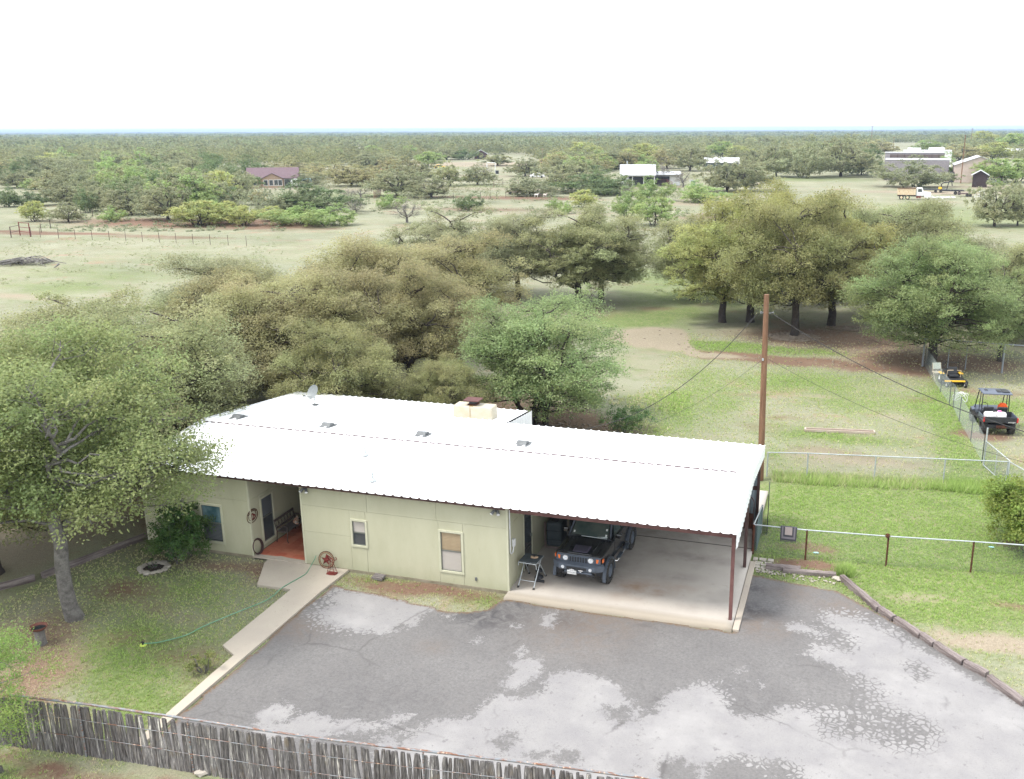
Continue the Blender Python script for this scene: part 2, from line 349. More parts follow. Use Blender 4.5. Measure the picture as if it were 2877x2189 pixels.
ground = np_mesh('ground', np.stack([GX.ravel(), GY.ravel(), gz.ravel()], 1), F, M_ground, smooth=True,
                 attrs={'gm': ('POINT', np.stack([mk[0].ravel(), mk[1].ravel(), mk[2].ravel(), np.ones(nx * ny)], 1)), 'gl': ('POINT', np.repeat(mk[3].ravel()[:, None], 4, 1))})
tag(ground, kind='structure')

# ============================================================ ASPHALT FORECOURT
W_WALK = [(-18.25, 25.19), (-18.2, 24.86), (-17.5, 23.42), (-16.28, 23.44), (-16.24, 19.95), (-15.62, 19.6), (-15.62, 18.6), (-15.5, 15.1), (-15.27, 15.1), (-15.3, 23.6), (-15.22, 25.19)]
AS = GG(k8, [(735, 1262), (712, 1272), (830, 1281), (940, 1296), (1000, 1306), (1050, 1310), (1093, 1302)])
AS = [(-15.28, 24.2), (-14.6, 24.05), (-13.3, 24.0), (-12.2, 23.75), (-11.6, 23.75), (-10.9, 23.55), (-9.9, 23.95), (-9.6, 24.75), (-2.6, 24.75), (-2.55, 28.6), (-2.1, 28.55), (-1.2, 28.35), (0.2, 28.25), (.9, 27.6)]
TIE = [(.28, 29.2), (1.48, 27.55), (2.3, 26.7), (3.12, 25.95), (4.05, 25.1), (5.2, 23.5), (6.4, 21.9)]
AS += [(1.35, 27.25), (2.0, 26.6), (2.9, 25.8), (3.8, 24.95), (4.9, 23.4), (6.2, 21.6), (7.5, 19.6), (7.5, 15.2), (-3, 14.9), (-9.5, 14.6), (-15.2, 14.2)]
AS[-5:] = [(7.5, 19.6), (8.0, 17.4), (-3, 16.2), (-9.5, 15.58), (-15.2, 15.12)] + []
def densify(poly, step=.25, jit=.05):
    out = []
    for i in range(len(poly)):
        a = np.array(poly[i]); b = np.array(poly[(i + 1) % len(poly)]); n = max(1, int(np.hypot(*(b - a)) / step))
        for k in range(n):
            p = a + (b - a) * k / n; q = (fbm(p[0] * 2.3, p[1] * 2.3, 3) - .5) * 2 * jit; q2 = (fbm(p[0] * 2.3 + 40, p[1] * 2.3, 3) - .5) * 2 * jit
            out.append((p[0] + q, p[1] + q2))
    return out
ASd = densify(AS, .2, .12)
ax = np.arange(-15.6, 8.2, .14); ay = np.arange(8.9, 28.9, .14); AX, AY = np.meshgrid(ax, ay)
sd = sdf(ASd, AX, AY)
# keep cells, pull boundary vertices onto the outline
keep = sd > -.1
Pd = np.array(ASd)
out = keep & (sd < 0)
if out.any():
    q = np.stack([AX[out], AY[out]], 1); nq = np.roll(Pd, -1, 0); best = np.full(len(q), 1e9); bp = q.copy()
    for a, b in zip(Pd, nq):
        e = b - a; tt = np.clip(((q - a) @ e) / (e @ e + 1e-12), 0, 1); c = a + tt[:, None] * e; dd = np.hypot(*(q - c).T); w = dd < best; best[w] = dd[w]; bp[w] = c[w]
    AX[out] = bp[:, 0]; AY[out] = bp[:, 1]
jj = np.arange(AX.size).reshape(AX.shape); kk = keep[:-1, :-1] & keep[:-1, 1:] & keep[1:, 1:] & keep[1:, :-1]
Fa = np.stack([jj[:-1, :-1][kk], jj[:-1, 1:][kk], jj[1:, 1:][kk], jj[1:, :-1][kk]], 1)
u, inv = np.unique(Fa, return_inverse=True); Fa = inv.reshape(Fa.shape)
X_, Y_ = AX.ravel()[u], AY.ravel()[u]
PALE = [GG(z7, q) for q in [
    [(265, 185), (300, 120), (420, 130), (560, 145), (700, 165), (800, 180), (900, 195), (990, 235), (960, 265), (880, 270), (840, 300), (830, 360), (760, 370), (700, 340), (690, 400), (620, 410), (500, 390), (330, 380), (260, 350), (210, 330), (215, 270), (290, 215)],
    [(1160, 455), (1200, 420), (1230, 440), (1200, 470)], [(1440, 510), (1490, 480), (1495, 520), (1465, 560), (1440, 545)],
    [(1340, 720), (1420, 650), (1400, 580), (1500, 560), (1580, 565), (1595, 650), (1530, 690), (1440, 745), (1370, 740)],
    [(1600, 290), (1680, 260), (1690, 310), (1640, 365), (1590, 350)], [(1400, 350), (1460, 345), (1450, 370)], [(990, 290), (1035, 285), (1025, 310)],
    [(-200, 1010), (-160, 900), (-60, 830), (40, 850), (60, 900), (30, 935), (-60, 950), (0, 960), (60, 910), (150, 905), (260, 920), (330, 940), (440, 935), (520, 950), (610, 980), (620, 930), (700, 895), (800, 905), (720, 950), (640, 985), (560, 1010), (460, 1035), (350, 1020), (200, 1060), (-200, 1060)],
    [(560, 1060), (700, 1000), (800, 985), (900, 950), (1040, 925), (1080, 945), (1200, 890), (1250, 850), (1290, 790), (1360, 780), (1400, 800), (1560, 790), (1620, 740), (1600, 690), (1700, 640), (1800, 630), (1900, 650), (1990, 690), (2080, 720), (2080, 760), (2140, 820), (2220, 880), (2220, 1500), (1200, 1500), (560, 1300)]]]
PALE += [GG(z8, q) for q in [
    [(-30, 850), (60, 850), (110, 800), (140, 720), (240, 690), (330, 660), (420, 670), (480, 720), (500, 800), (540, 845), (700, 850), (780, 830), (800, 800), (900, 800), (1100, 830), (1180, 850), (1300, 880), (1450, 900), (1500, 840), (1380, 770), (1300, 640), (1250, 620), (1180, 590), (1100, 550), (1000, 510), (940, 490), (1010, 430), (1120, 450), (1200, 480), (1250, 450), (1190, 380), (1090, 330), (1040, 290), (1060, 250), (1200, 270), (1350, 320), (1440, 360), (1600, 460), (1750, 530), (1900, 620), (2000, 680), (2200, 790), (2600, 1000), (2600, 1700), (-30, 1700)],
    [(560, 590), (590, 565), (585, 580), (575, 595)], [(650, 650), (720, 665), (710, 678), (670, 672)], [(840, 320), (880, 310), (960, 330), (1050, 360), (1040, 385), (960, 370), (850, 350)]]]
HOLE = [GG(z7, q) for q in [[(1300, 1070), (1380, 1000), (1470, 1020), (1400, 1090), (1350, 1150)], [(1480, 1150), (1620, 1140), (1600, 1180), (1500, 1180)], [(1960, 860), (2150, 850), (2140, 950), (2060, 970), (2000, 910)], [(1660, 1160), (1700, 1120), (1800, 1130), (1830, 1200), (1700, 1200)],
        [(250, 1015), (460, 1025), (640, 990), (820, 960), (860, 1000), (700, 1010), (600, 1060), (300, 1040)], [(690, 1050), (760, 1000), (800, 1040), (740, 1080)]]]
HOLE += [GG(z8, q) for q in [[(1110, 850), (1300, 840), (1480, 830), (1620, 870), (1690, 940), (1660, 1010), (1560, 1040), (1450, 1010), (1250, 950), (1060, 945), (1080, 890)], [(110, 1110), (200, 1090), (330, 1140), (340, 1260), (110, 1260)], [(390, 1120), (560, 1070), (640, 1110), (800, 1110), (920, 1150), (940, 1300), (340, 1300)], [(1030, 840), (1080, 830), (1090, 880), (1050, 880)], [(1550, 560), (1610, 545), (1660, 600), (1600, 640)]]]
f = np.full(X_.shape, -9.0)
for q in PALE: f = np.maximum(f, sdf(q, X_, Y_))
for q in HOLE: f = np.minimum(f, -sdf(q, X_, Y_))
f = np.clip(f, -1.5, 1.5)
cr = np.zeros(X_.shape)
for (x, y, r, s_) in [(1450, 900, 1.3, .9), (1150, 920, .9, .8), (1400, 720, .9, .9), (1600, 960, .9, .9), (1560, 540, .7, .7), (1200, 280, 1.0, .6), (1100, 420, .6, .4), (1150, 1080, .6, .8), (1700, 1000, .8, .5), (900, 1150, 1.2, .5), (1350, 330, 1.2, .5), (450, 700, .5, .5), (-1750, 210, 1.5, .62), (-1500, 150, 1.0, .5)]:
    g = G(*z8(x, y)); cr = np.maximum(cr, .82 * s_ * np.exp(-(((X_ - g.x) / r) ** 2 + ((Y_ - g.y) / (r * 1.2)) ** 2) * .7))
edge = sdf(ASd, X_, Y_)
dk = np.zeros(X_.shape)
for (zz, x, y, r, s_) in [(z7, 1250, 290, 1.2, 1), (z7, 1400, 210, .8, .9), (z7, 1750, 320, .7, .8), (z8, 640, 240, .8, .9), (z8, 640, 110, .5, .8), (z7, 500, 850, 2.0, .3), (z8, 550, 780, 1.6, .3), (z7, 400, 830, 1, .3)]:
    g = G(*zz(x, y)); dk = np.maximum(dk, s_ * np.exp(-(((X_ - g.x) / r) ** 2 + ((Y_ - g.y) / (r * .8)) ** 2)))
br = np.zeros(X_.shape)
for (zz, x, y, r, s_) in [(z7, 80, 370, .9, .9), (z7, 1950, 330, 1.3, 1), (z8, 700, 330, .8, .9), (z8, 900, 140, .8, .7), (z7, 920, 480, .5, .5), (z8, 1150, 220, .8, .8), (z7, 1800, 400, 1.5, .7)]:
    g = G(*zz(x, y)); br = np.maximum(br, s_ * np.exp(-(((X_ - g.x) / r) ** 2 + ((Y_ - g.y) / (r * .8)) ** 2)))
t = NT('asphalt_worn'); P = t.co('Object'); s = t.sep(t.attr('am').outputs['Color']); e_ = t.attr('ae').outputs['Fac']
sdn = s[0]; crk = s[1]; drk = s[2]
na = t.noise(2.2, 6, .7, P, 1.5); nb = t.noise(14, 5, .75, P); nc = t.noise(120, 3, .7, P)
w = t.n.new('ShaderNodeVectorMath'); w.operation = 'ADD'; t.l.new(P, w.inputs[0])
nv = t.n.new('ShaderNodeTexNoise'); nv.inputs['Scale'].default_value = 1.7; nv.inputs['Detail'].default_value = 3; t.l.new(P, nv.inputs['Vector'])
sc_ = t.n.new('ShaderNodeVectorMath'); sc_.operation = 'SCALE'; sc_.inputs['Scale'].default_value = .45; t.l.new(nv.outputs['Color'], sc_.inputs[0]); t.l.new(sc_.outputs[0], w.inputs[1])
vd = t.vor(6.0, 'DISTANCE_TO_EDGE', w.outputs[0])['Distance']; vbig = t.vor(.33, 'DISTANCE_TO_EDGE', w.outputs[0])['Distance']
v = t.math('ADD', sdn, t.math('MULTIPLY', t.math('SUBTRACT', na, .5), .8)); v = t.math('ADD', v, t.math('MULTIPLY', t.math('SUBTRACT', t.noise(7, 6, .8, P, .6), .5), 1.25)); v = t.math('ADD', v, t.math('MULTIPLY', t.math('SUBTRACT', t.noise(34, 4, .75, P), .5), .5))
vc = t.math('MULTIPLY', crk, t.math('SUBTRACT', t.math('MULTIPLY', vd, 5.8), .6)); v = t.math('ADD', v, vc)
pale = t.ramp(v, -.012 + .5, .03 + .5) if False else t.ramp(t.math('ADD', v, .5), .47, .55)
dark = t.mix(t.ramp(t.noise(.7, 5, .6, P), .3, .7), A(172, 169, 168), A(190, 187, 185)); dark = t.mix(t.ramp(nb, .4, .75), dark, A(148, 145, 145)); dark = t.mix(t.ramp(t.noise(3.6, 5, .75, t.mapv((1, .5, 1), (0, 0, .5), P)), .52, .7), dark, A(178, 174, 172)); 
dark = t.mix(t.ramp(t.noise(90, 2, .6, P), .62, .7), dark, A(196, 190, 184))
dark = t.mix(t.math('MULTIPLY', drk, t.ramp(na, .35, .6)), dark, A(118, 116, 119))
dark = t.mix(t.math('MULTIPLY', t.attr('ab').outputs['Fac'], t.ramp(na, .3, .7)), dark, A(180, 162, 148))
lightc = t.mix(t.ramp(t.noise(1.3, 5, .6, P), .3, .7), A(206, 203, 204), A(222, 219, 217)); lightc = t.mix(t.ramp(t.noise(24, 5, .8, P), .56, .66), lightc, A(190, 186, 187)); lightc = t.mix(t.ramp(t.noise(.5, 4, .6, P), .5, .7), lightc, A(234, 231, 229)); lightc = t.mix(t.ramp(t.noise(5, 5, .75, P), .6, .68), lightc, A(182, 178, 179))
col = t.mix(pale, dark, lightc)
line = t.ramp(t.math('ADD', vbig, t.math('MULTIPLY', t.math('SUBTRACT', nb, .5), .03)), .0, .018, (1, 1, 1), (0, 0, 0))
col = t.mix(t.math('MULTIPLY', t.math('MULTIPLY', line, .5), t.ramp(t.noise(.45, 3, .6, P), .5, .62)), col, A(122, 118, 118))
gv = t.mix(t.ramp(nb, .4, .6), A(176, 150, 124), A(214, 190, 160)); gv = t.mix(t.ramp(nc, .4, .65), gv, A(140, 112, 90))
em = t.ramp(t.math('ADD', e_, t.math('MULTIPLY', t.math('SUBTRACT', nb, .5), .5)), .02, .14, (1, 1, 1), (0, 0, 0))
col = t.mix(em, col, gv)
col = t.mix(1.0, col, t.ramp(nc, .3, .7, (.84,) * 3, (1.16,) * 3), 'MULTIPLY')
t.color(col).set(rough=.93, spec=.15).bump(t.math('ADD', nc, t.math('MULTIPLY', pale, .5)), .35, .012)
driveway = np_mesh('driveway', np.stack([X_, Y_, np.full(X_.shape, .022)], 1), Fa, t.m, attrs={
    'am': ('POINT', np.stack([f, cr, dk, np.ones(len(f))], 1)), 'ae': ('POINT', np.repeat(np.clip(edge, -1, 1)[:, None], 4, 1)), 'ab': ('POINT', np.repeat(br[:, None], 4, 1))})
tag(driveway, kind='structure')

# ============================================================ CONCRETE
def concrete(name, base, base2, stain_sun=None):
    t = NT(name); P = t.co('Object')
    c = t.mix(t.ramp(t.noise(.9, 5, .6, P), .3, .7), base, base2); c = t.mix(t.ramp(t.noise(6, 5, .7, P), .6, .75), c, tuple(v * .8 for v in base2))
    c = t.mix(t.ramp(t.noise(.55, 3, .5, t.mapv((1, 1, 1), (0, 0, 1), P)), .6, .72), c, tuple(v * .78 for v in base))
    if stain_sun: 
        g = t.attr('cs').outputs['Color']; s_ = t.sep(g); n = t.noise(2.5, 4, .6, P)
        c = t.mix(t.math('MULTIPLY', s_[0], t.ramp(n, .25, .7)), c, A(226, 170, 120)); c = t.mix(t.math('MULTIPLY', s_[1], t.ramp(n, .2, .6)), c, A(140, 124, 118)); c = t.mix(s_[2], c, A(240, 226, 204))  # orange stains, darker patches, then sunlight painted on the front strip
    c = t.mix(1.0, c, t.ramp(t.noise(80, 2, .6, P), .3, .7, (.93,) * 3, (1.06,) * 3), 'MULTIPLY')
    t.color(c).set(rough=.88, spec=.2); return t.m
M_conc = concrete('concrete_walk', A(244, 232, 212, 2.2), A(232, 218, 202, 2.2))
b = MB(); W2 = densify(W_WALK, 3, .0); b.prism(W_WALK[::-1], -.1, .07); o = b.build('front_walkway', M_conc); tag(o, kind='structure')
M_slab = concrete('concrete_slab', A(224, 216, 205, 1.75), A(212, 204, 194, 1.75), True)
sx = np.arange(-9.62, -2.6, .25); sx[-1] = -2.62; sy = np.array(list(np.arange(24.78, 36.2, .25))); SX, SY = np.meshgrid(sx, sy)
SZ = np.full(SX.shape, .10) + np.where(SY > 30.42, .012, 0)
yy = SY.copy(); yy[0] = 24.78 + (fbm(sx * 3, sx * 0, 3) - .5) * .14
jj = np.arange(SX.size).reshape(SX.shape); Fs = np.stack([jj[:-1, :-1].ravel(), jj[:-1, 1:].ravel(), jj[1:, 1:].ravel(), jj[1:, :-1].ravel()], 1)
V = np.stack([SX.ravel(), yy.ravel(), SZ.ravel()], 1); nb_ = len(sx)
V = np.vstack([V, np.stack([sx, yy[0], np.zeros(nb_) - .05], 1), np.stack([np.full(len(sy), sx[-1]), sy, np.zeros(len(sy)) - .05], 1)]); o1 = SX.size; o2 = o1 + nb_
F2 = [(o1 + i, o1 + i + 1, i + 1, i) for i in range(nb_ - 1)] + [(o2 + i, o2 + i + 1, jj[i + 1, -1], jj[i, -1]) for i in range(len(sy) - 1)]
Fs = np.vstack([Fs, np.array(F2)])
def gb(l): 
    a = np.zeros(len(V))
    for x, y, rx, ry, s_ in l: a = np.maximum(a, s_ * np.exp(-(((V[:, 0] - x) / rx) ** 2 + ((V[:, 1] - y) / ry) ** 2)))
    return a
cs = np.stack([gb([(-5.6, 26.6, .9, .45, .8), (-6.0, 26.0, .6, .5, .35), (-9.0, 26.0, .8, .4, .3), (-4.5, 26.9, .7, .3, .3)]), gb([(-4.6, 29.2, 1.6, .35, .45), (-3.2, 31.5, 1.8, 1.0, .6), (-7, 32, 4, 2.0, .55), (-4.8, 27.6, .8, .3, .35), (-8, 27.3, .6, .4, .4), (-4, 25.7, .6, .25, .25), (-7.4, 27.9, 1.1, 1.6, .5)]), np.clip((25.25 - V[:, 1]) / .3, 0, 1), np.ones(len(V))], 1)  # last channel: pale strip painted as sun ahead of the roof edge
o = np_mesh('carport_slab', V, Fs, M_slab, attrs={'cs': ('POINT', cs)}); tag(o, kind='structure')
b = MB().box(-2.6, -2.42, 24.82, 29.5, -.05, .085); o = b.build('slab_edge_strip', M_conc, bevel=.01); tag(o, kind='structure')
b = MB().box(-9.4, -2.62, 30.40, 30.425, .1, .118); o = b.build('slab_joint', simple('joint_dark', A(90, 80, 72))); tag(o, kind='structure')
# ============================================================ MATERIALS FOR THE HOUSE
def wall_mat(name, c, c2):
    t = NT(name); P = t.co('Object'); v = t.mapv((1, 1, .35), (0, 0, 0), P)
    col = t.mix(t.ramp(t.noise(1.6, 5, .65, v), .35, .7), c, c2); col = t.mix(t.ramp(t.noise(5, 5, .7, v), .6, .8), col, tuple(x * .86 for x in c2))
    sz = t.n.new('ShaderNodeSeparateXYZ'); t.l.new(P, sz.inputs[0])
    low = t.ramp(t.math('ADD', sz.outputs[2], t.math('MULTIPLY', t.noise(2.5, 4, .6, P), .5)), .25, .75, (1, 1, 1), (0, 0, 0))
    col = t.mix(t.math('MULTIPLY', low, .4), col, A(168, 170, 136, 1.5)); col = t.mix(1.0, col, t.ramp(t.noise(40, 4, .7, P), .3, .7, (.95,) * 3, (1.05,) * 3), 'MULTIPLY')
    t.color(col).set(rough=.8, spec=.25).bump(t.noise(60, 4, .7, P), .12, .008); return t.m
M_wall = wall_mat('painted_green_siding', A(210, 208, 180, 1.45), A(201, 199, 170, 1.45)); M_trim = simple('painted_trim', A(222, 220, 194, 1.45), A(210, 210, 182, 1.45), 4, .6, fine=.04)
M_dark = simple('dark_interior', (.03, .03, .032)); M_found = simple('foundation', A(226, 214, 188), A(190, 180, 150), 3, .9, fine=.1)
def _roofm():
    t = NT('white_metal_roof'); P = t.co('Object'); c = t.mix(t.ramp(t.noise(.5, 4, .6, P), .3, .7), (.80, .81, .82), (.76, .775, .79)); c = t.mix(t.ramp(t.noise(3, 5, .7, t.mapv((3, .3, 1), (0, 0, 0), P)), .62, .8), c, (.66, .67, .67))
    t.color(c).set(rough=.42, spec=.5, metal=.0); return t.m
M_roof = _roofm(); M_maroon = simple('maroon_steel', A(146, 104, 98, 1.7), A(122, 84, 80, 1.7), 3, .55, spec=.4, fine=.08); M_brownst = simple('brown_steel', A(98, 72, 68, 1.6), A(80, 58, 54, 1.6), 3, .55, spec=.4)
M_galv = simple('galvanised', (.42, .45, .46), (.34, .37, .38), 6, .45, .25, .5, fine=.06); M_greyp = simple('grey_plastic', A(160, 164, 164), None, rough=.5)
M_white = simple('white_paint', (.72, .73, .72), (.62, .63, .62), 4, .5); M_alum = simple('window_aluminium', A(196, 200, 190), None, rough=.4, metal=.4)
M_glassd = simple('dark_window_glass', (.045, .05, .055), (.07, .08, .085), 1.2, .08, spec=.9); M_glasst = simple('teal_window_glass', (.06, .12, .14), (.16, .25, .28), 1.8, .12, spec=.9, lo=.4, hi=.6)
M_blind = simple('window_blind', A(206, 184, 150, 1.6), A(190, 168, 136, 1.6), 2, .8); M_blindw = simple('pale_window_blind', A(214, 206, 196, 1.6), None, rough=.8); M_blindd = simple('shaded_blind', A(120, 124, 128, 1.5), None, rough=.8)
M_rust = simple('rusty_iron', A(150, 92, 66), A(104, 66, 54), 9, .85, fine=.15); M_rustr = simple('rust_red_iron', A(150, 60, 54, 1.6), A(112, 50, 44, 1.6), 10, .75, fine=.1); M_black = simple('black_plastic', (.022, .023, .025), (.035, .036, .04), 5, .5); M_rubber = simple('black_rubber', (.028, .028, .028), (.05, .048, .045), 12, .85, fine=.2)

# ============================================================ HOUSE
YW = 25.2; XL, XR = -23.1, -9.62; RX0, RX1 = -23.42, -2.62; YE, YR, YB, YB2 = 24.95, 29.1, 33.02, 35.65; ZE, ZR = 2.98, 3.40
def zroof(y): return ZR - abs(y - YR) * (ZR - ZE) / (YR - YE)
house = thing('house', 'long low green house with blown-white metal roof and open carport', 'house', (-16.0, 25.2, 0))
hp = lambda mb, name, mat, parent=house, **k: mb.build(name, mat, parent, world=(parent is house), **k)
# cores behind the siding
def core(x0, x1, y0, y1, mat=M_dark, name='wall_core'):
    ys = [y0] + [v for v in (YR,) if y0 < v < y1] + [y1]; poly = [(y0, .02)] + [(y1, .02)] + [(y, zroof(y) - .06) for y in ys[::-1]]
    return hp(MB().prism(poly, x0, x1, 'x'), name, mat)
core(-23.04, -18.92, 25.27, 35.4); core(-16.76, -9.69, 25.27, 32.6); core(-18.92, -16.76, 28.6, 35.4); core(-16.76, -12.5, 32.6, 35.4)
rr = random.Random(3)
def panelY(x0, x1, z0, z1, y=YW, top=False, g=.004):   # siding sheet on a front wall
    d = rr.uniform(-.002, .002); hp(MB().box(x0 + g, x1 - g, y + d, y + .06, z0 + g, z1 - (0 if top else g)), 'wall_panel', M_wall)
def panelX(x, y0, y1, z0, z1, s=1, g=.004):             # sheet on a side wall; the outside is towards s
    d = rr.uniform(-.002, .002)
    zt = lambda y: min(z1, zroof(y) - .05)
    ys = [y0 + g] + ([YR] if y0 < YR < y1 else []) + [y1 - g]
    poly = [(y0 + g, z0 + g), (y1 - g, z0 + g)] + [(y, zt(y) - g) for y in ys[::-1]]
    hp(MB().prism(poly, x + d if s > 0 else x - d, x - s * .06, 'x'), 'wall_panel', M_wall)
ZT = 2.93
# middle front wall
for x0, x1 in ((-16.82, -14.42), (-14.42, -12.0), (-12.0, -9.62)): panelY(x0, x1, 2.19, ZT, top=True)
for a in ((-16.82, -15.07, .08, 1.26), (-16.82, -15.07, 1.26, 2.19), (-15.07, -14.50, 1.9, 2.19), (-15.07, -14.50, .08, .96), (-14.50, -11.94, .08, 2.19), (-11.94, -11.11, 1.9, 2.19), (-11.94, -11.11, .08, .44), (-11.11, -9.62, .08, 2.19)): panelY(*a)
# left wing
for a in ((-23.1, -20.9, 2.06, ZT), (-20.9, -18.85, 2.06, ZT)): panelY(*a, top=True)
for a in ((-23.1, -20.82, .08, 2.06), (-20.82, -19.93, 1.80, 2.06), (-20.82, -19.93, .08, .36), (-19.93, -18.85, .08, 2.06)): panelY(*a)
for a in ((-23.1, 25.26, 27.7), (-23.1, 27.7, 30.1), (-23.1, 30.1, 32.6), (-23.1, 32.6, 35.4)): panelX(a[0], a[1], a[2], .08, 3.5, -1)
# porch side wall with its window, back wall and right wall
for a in ((25.26, 25.8, .08, 2.06), (25.8, 26.56, 1.94, 2.06), (25.8, 26.56, .08, .24), (26.56, 28.6, .08, 2.06)): panelX(-18.85, *a)
for a in ((25.26, 27.0, 2.06, 3.5), (27.0, 28.6, 2.06, 3.5)): panelX(-18.85, *a)
for a in ((-18.85, -17.84), (-17.84, -16.82)): panelY(a[0], a[1], .08, 2.1, 28.56); panelY(a[0], a[1], 2.1, 3.2, 28.56)
for a in ((25.26, 27.0, .08, 3.5), (27.0, 28.6, .08, 3.5)): panelX(-16.82, *a, s=-1)
# carport side wall with a door opening, back wall of white metal
for a in ((25.26, 26.66, .1, 2.2), (27.56, 30.0, .1, 2.2), (30.0, 32.6, .1, 2.2), (26.66, 27.56, 2.06, 2.2), (25.26, 27.7, 2.2, 3.5), (27.7, 30.2, 2.2, 3.5), (30.2, 32.6, 2.2, 3.5)): panelX(-9.62, *a)
hp(MB().box(-23.12, -18.83, 25.185, 25.26, -.05, .08), 'footing', M_found); hp(MB().box(-16.84, -9.6, 25.185, 25.26, -.05, .08), 'footing', M_found)
for x in (-23.1, -18.85, -16.82, -9.62): hp(MB().box(x - .03, x + .03, 25.19, 25.255, .08, ZT), 'corner_trim', M_trim)
# windows
def window(x0, x1, z0, z1, up, lo, axis='y', at=YW, fr=.075, blind=None, blindlo=None, mid=.5):
    par = bpy.data.objects.new('window', None)
    def bx(a0, a1, d0, d1, c0, c1):
        return MB().box(a0, a1, at + d0, at + d1, c0, c1) if axis == 'y' else MB().box(at - d1, at - d0, a0, a1, c0, c1)
    fo = MB(); 
    for q in ((x0 - fr, x1 + fr, z1, z1 + fr), (x0 - fr, x1 + fr, z0 - fr, z0), (x0 - fr, x0, z0, z1), (x1, x1 + fr, z0, z1)):
        v = bx(q[0], q[1], -.028, .012, q[2], q[3]); fo.add(v.v, v.f)
    w = hp(fo, 'window', M_trim, bevel=.004)
    zm = z0 + (z1 - z0) * mid
    def sub(mb, name, mat): mb.v = [(p[0] + 16, p[1] - 25.2, p[2]) for p in mb.v]; return mb.build(name, mat, w)
    sub(bx(x0, x1, .030, .05, zm, z1), 'pane', up); sub(bx(x0, x1, .022, .045, z0, zm), 'pane', lo)
    s_ = MB(); a = .022
    for q in ((x0, x1, z1 - a, z1), (x0, x1, z0, z0 + a), (x0, x0 + a, z0, z1), (x1 - a, x1, z0, z1), (x0, x1, zm - a * .8, zm + a * .8)):
        v = bx(q[0], q[1], .0, .024, q[2], q[3]); s_.add(v.v, v.f)
    sub(s_, 'sash', M_alum)
    for b_, za, zb2, m_ in ((blind, zm + .03, z1 - .03, 0), (blindlo, z0 + .03, zm - .03, 1)):
        if b_ is None: continue
        sl = MB(); n = int((zb2 - za) / .05)
        for i in range(n):
            z_ = zb2 - i * .05
            v = bx(x0 + .03, x1 - .03, .0165 + .004 * m_ * 0, .0215, z_ - .036, z_); sl.add(v.v, v.f)
        sub(sl, 'blind', b_)
    return w
window(-14.98, -14.52, 1.0, 1.83, M_blindw, M_glassd, mid=.52)
window(-11.87, -11.17, .52, 1.83, M_blind, M_blindw, blind=M_blind, blindlo=M_blindw, mid=.52)
window(-20.75, -19.99, .44, 1.74, M_glasst, M_glassd, blindlo=M_blindd, mid=.52)
window(25.87, 26.5, .3, 1.88, M_glassd, M_glassd, axis='x', at=-18.85, blind=M_blindd, mid=.55)
# carport door
d = hp(MB().box(-9.66, -9.64, 26.72, 27.5, .12, 2.04), 'door', simple('storm_door', A(96, 96, 96, 1.6), None, rough=.5))
m = MB(); 
for q in ((26.66, 26.72, .1, 2.06), (27.5, 27.56, .1, 2.06), (26.66, 27.56, 2.04, 2.08)): m.box(-9.65, -9.605, q[0], q[1], q[2], q[3])
m.v = [(p[0] + 16, p[1] - 25.2, p[2]) for p in m.v]; m.build('door_frame', M_trim, d)
for z0_, z1_ in ((.85, 1.95), (.2, .75)):
    m = MB().box(-9.645, -9.632, 26.78, 27.44, z0_, z1_); m.v = [(p[0] + 16, p[1] - 25.2, p[2]) for p in m.v]; m.build('pane', M_glassd, d)
m = MB().box(-9.64, -9.59, 27.4, 27.44, 1.0, 1.12); m.v = [(p[0] + 16, p[1] - 25.2, p[2]) for p in m.v]; m.build('handle', M_alum, d)
# porch floor of terracotta tiles
hp(MB().box(-18.83, -16.84, 25.27, 28.55, -.02, .082), 'porch_slab', M_found); 
t = NT('terracotta_tile'); oi = t.n.new('ShaderNodeObjectInfo'); c = t.mix(oi.outputs['Random'], A(206, 116, 90, 1.5), A(222, 144, 114, 1.5)); c = t.mix(t.ramp(t.noise(8, 4, .6), .5, .8), c, A(196, 100, 80, 1.5)); t.color(c).set(rough=.45, spec=.4); M_tile = t.m
tw = .322; me = None
for j in range(10):
    for i in range(6):
        x = -18.80 + i * (tw + .008); y = 25.36 + j * .318
        if me is None: me = MB().box(0, tw, 0, .31, 0, .012).mesh('porch_tile'); me.materials.append(M_tile)
        o = bpy.data.objects.new('porch_tile', me); COL.objects.link(o); o.parent = house; o.location = (x + 16, y - 25.2, .084 + rr.uniform(0, .002))
hp(MB().prism([(-18.83, 25.14), (-16.84, 25.14), (-16.84, 25.34), (-17.7, 25.37), (-17.9, 25.42), (-18.1, 25.35), (-18.83, 25.34)], .05, .1), 'porch_sill', M_conc)
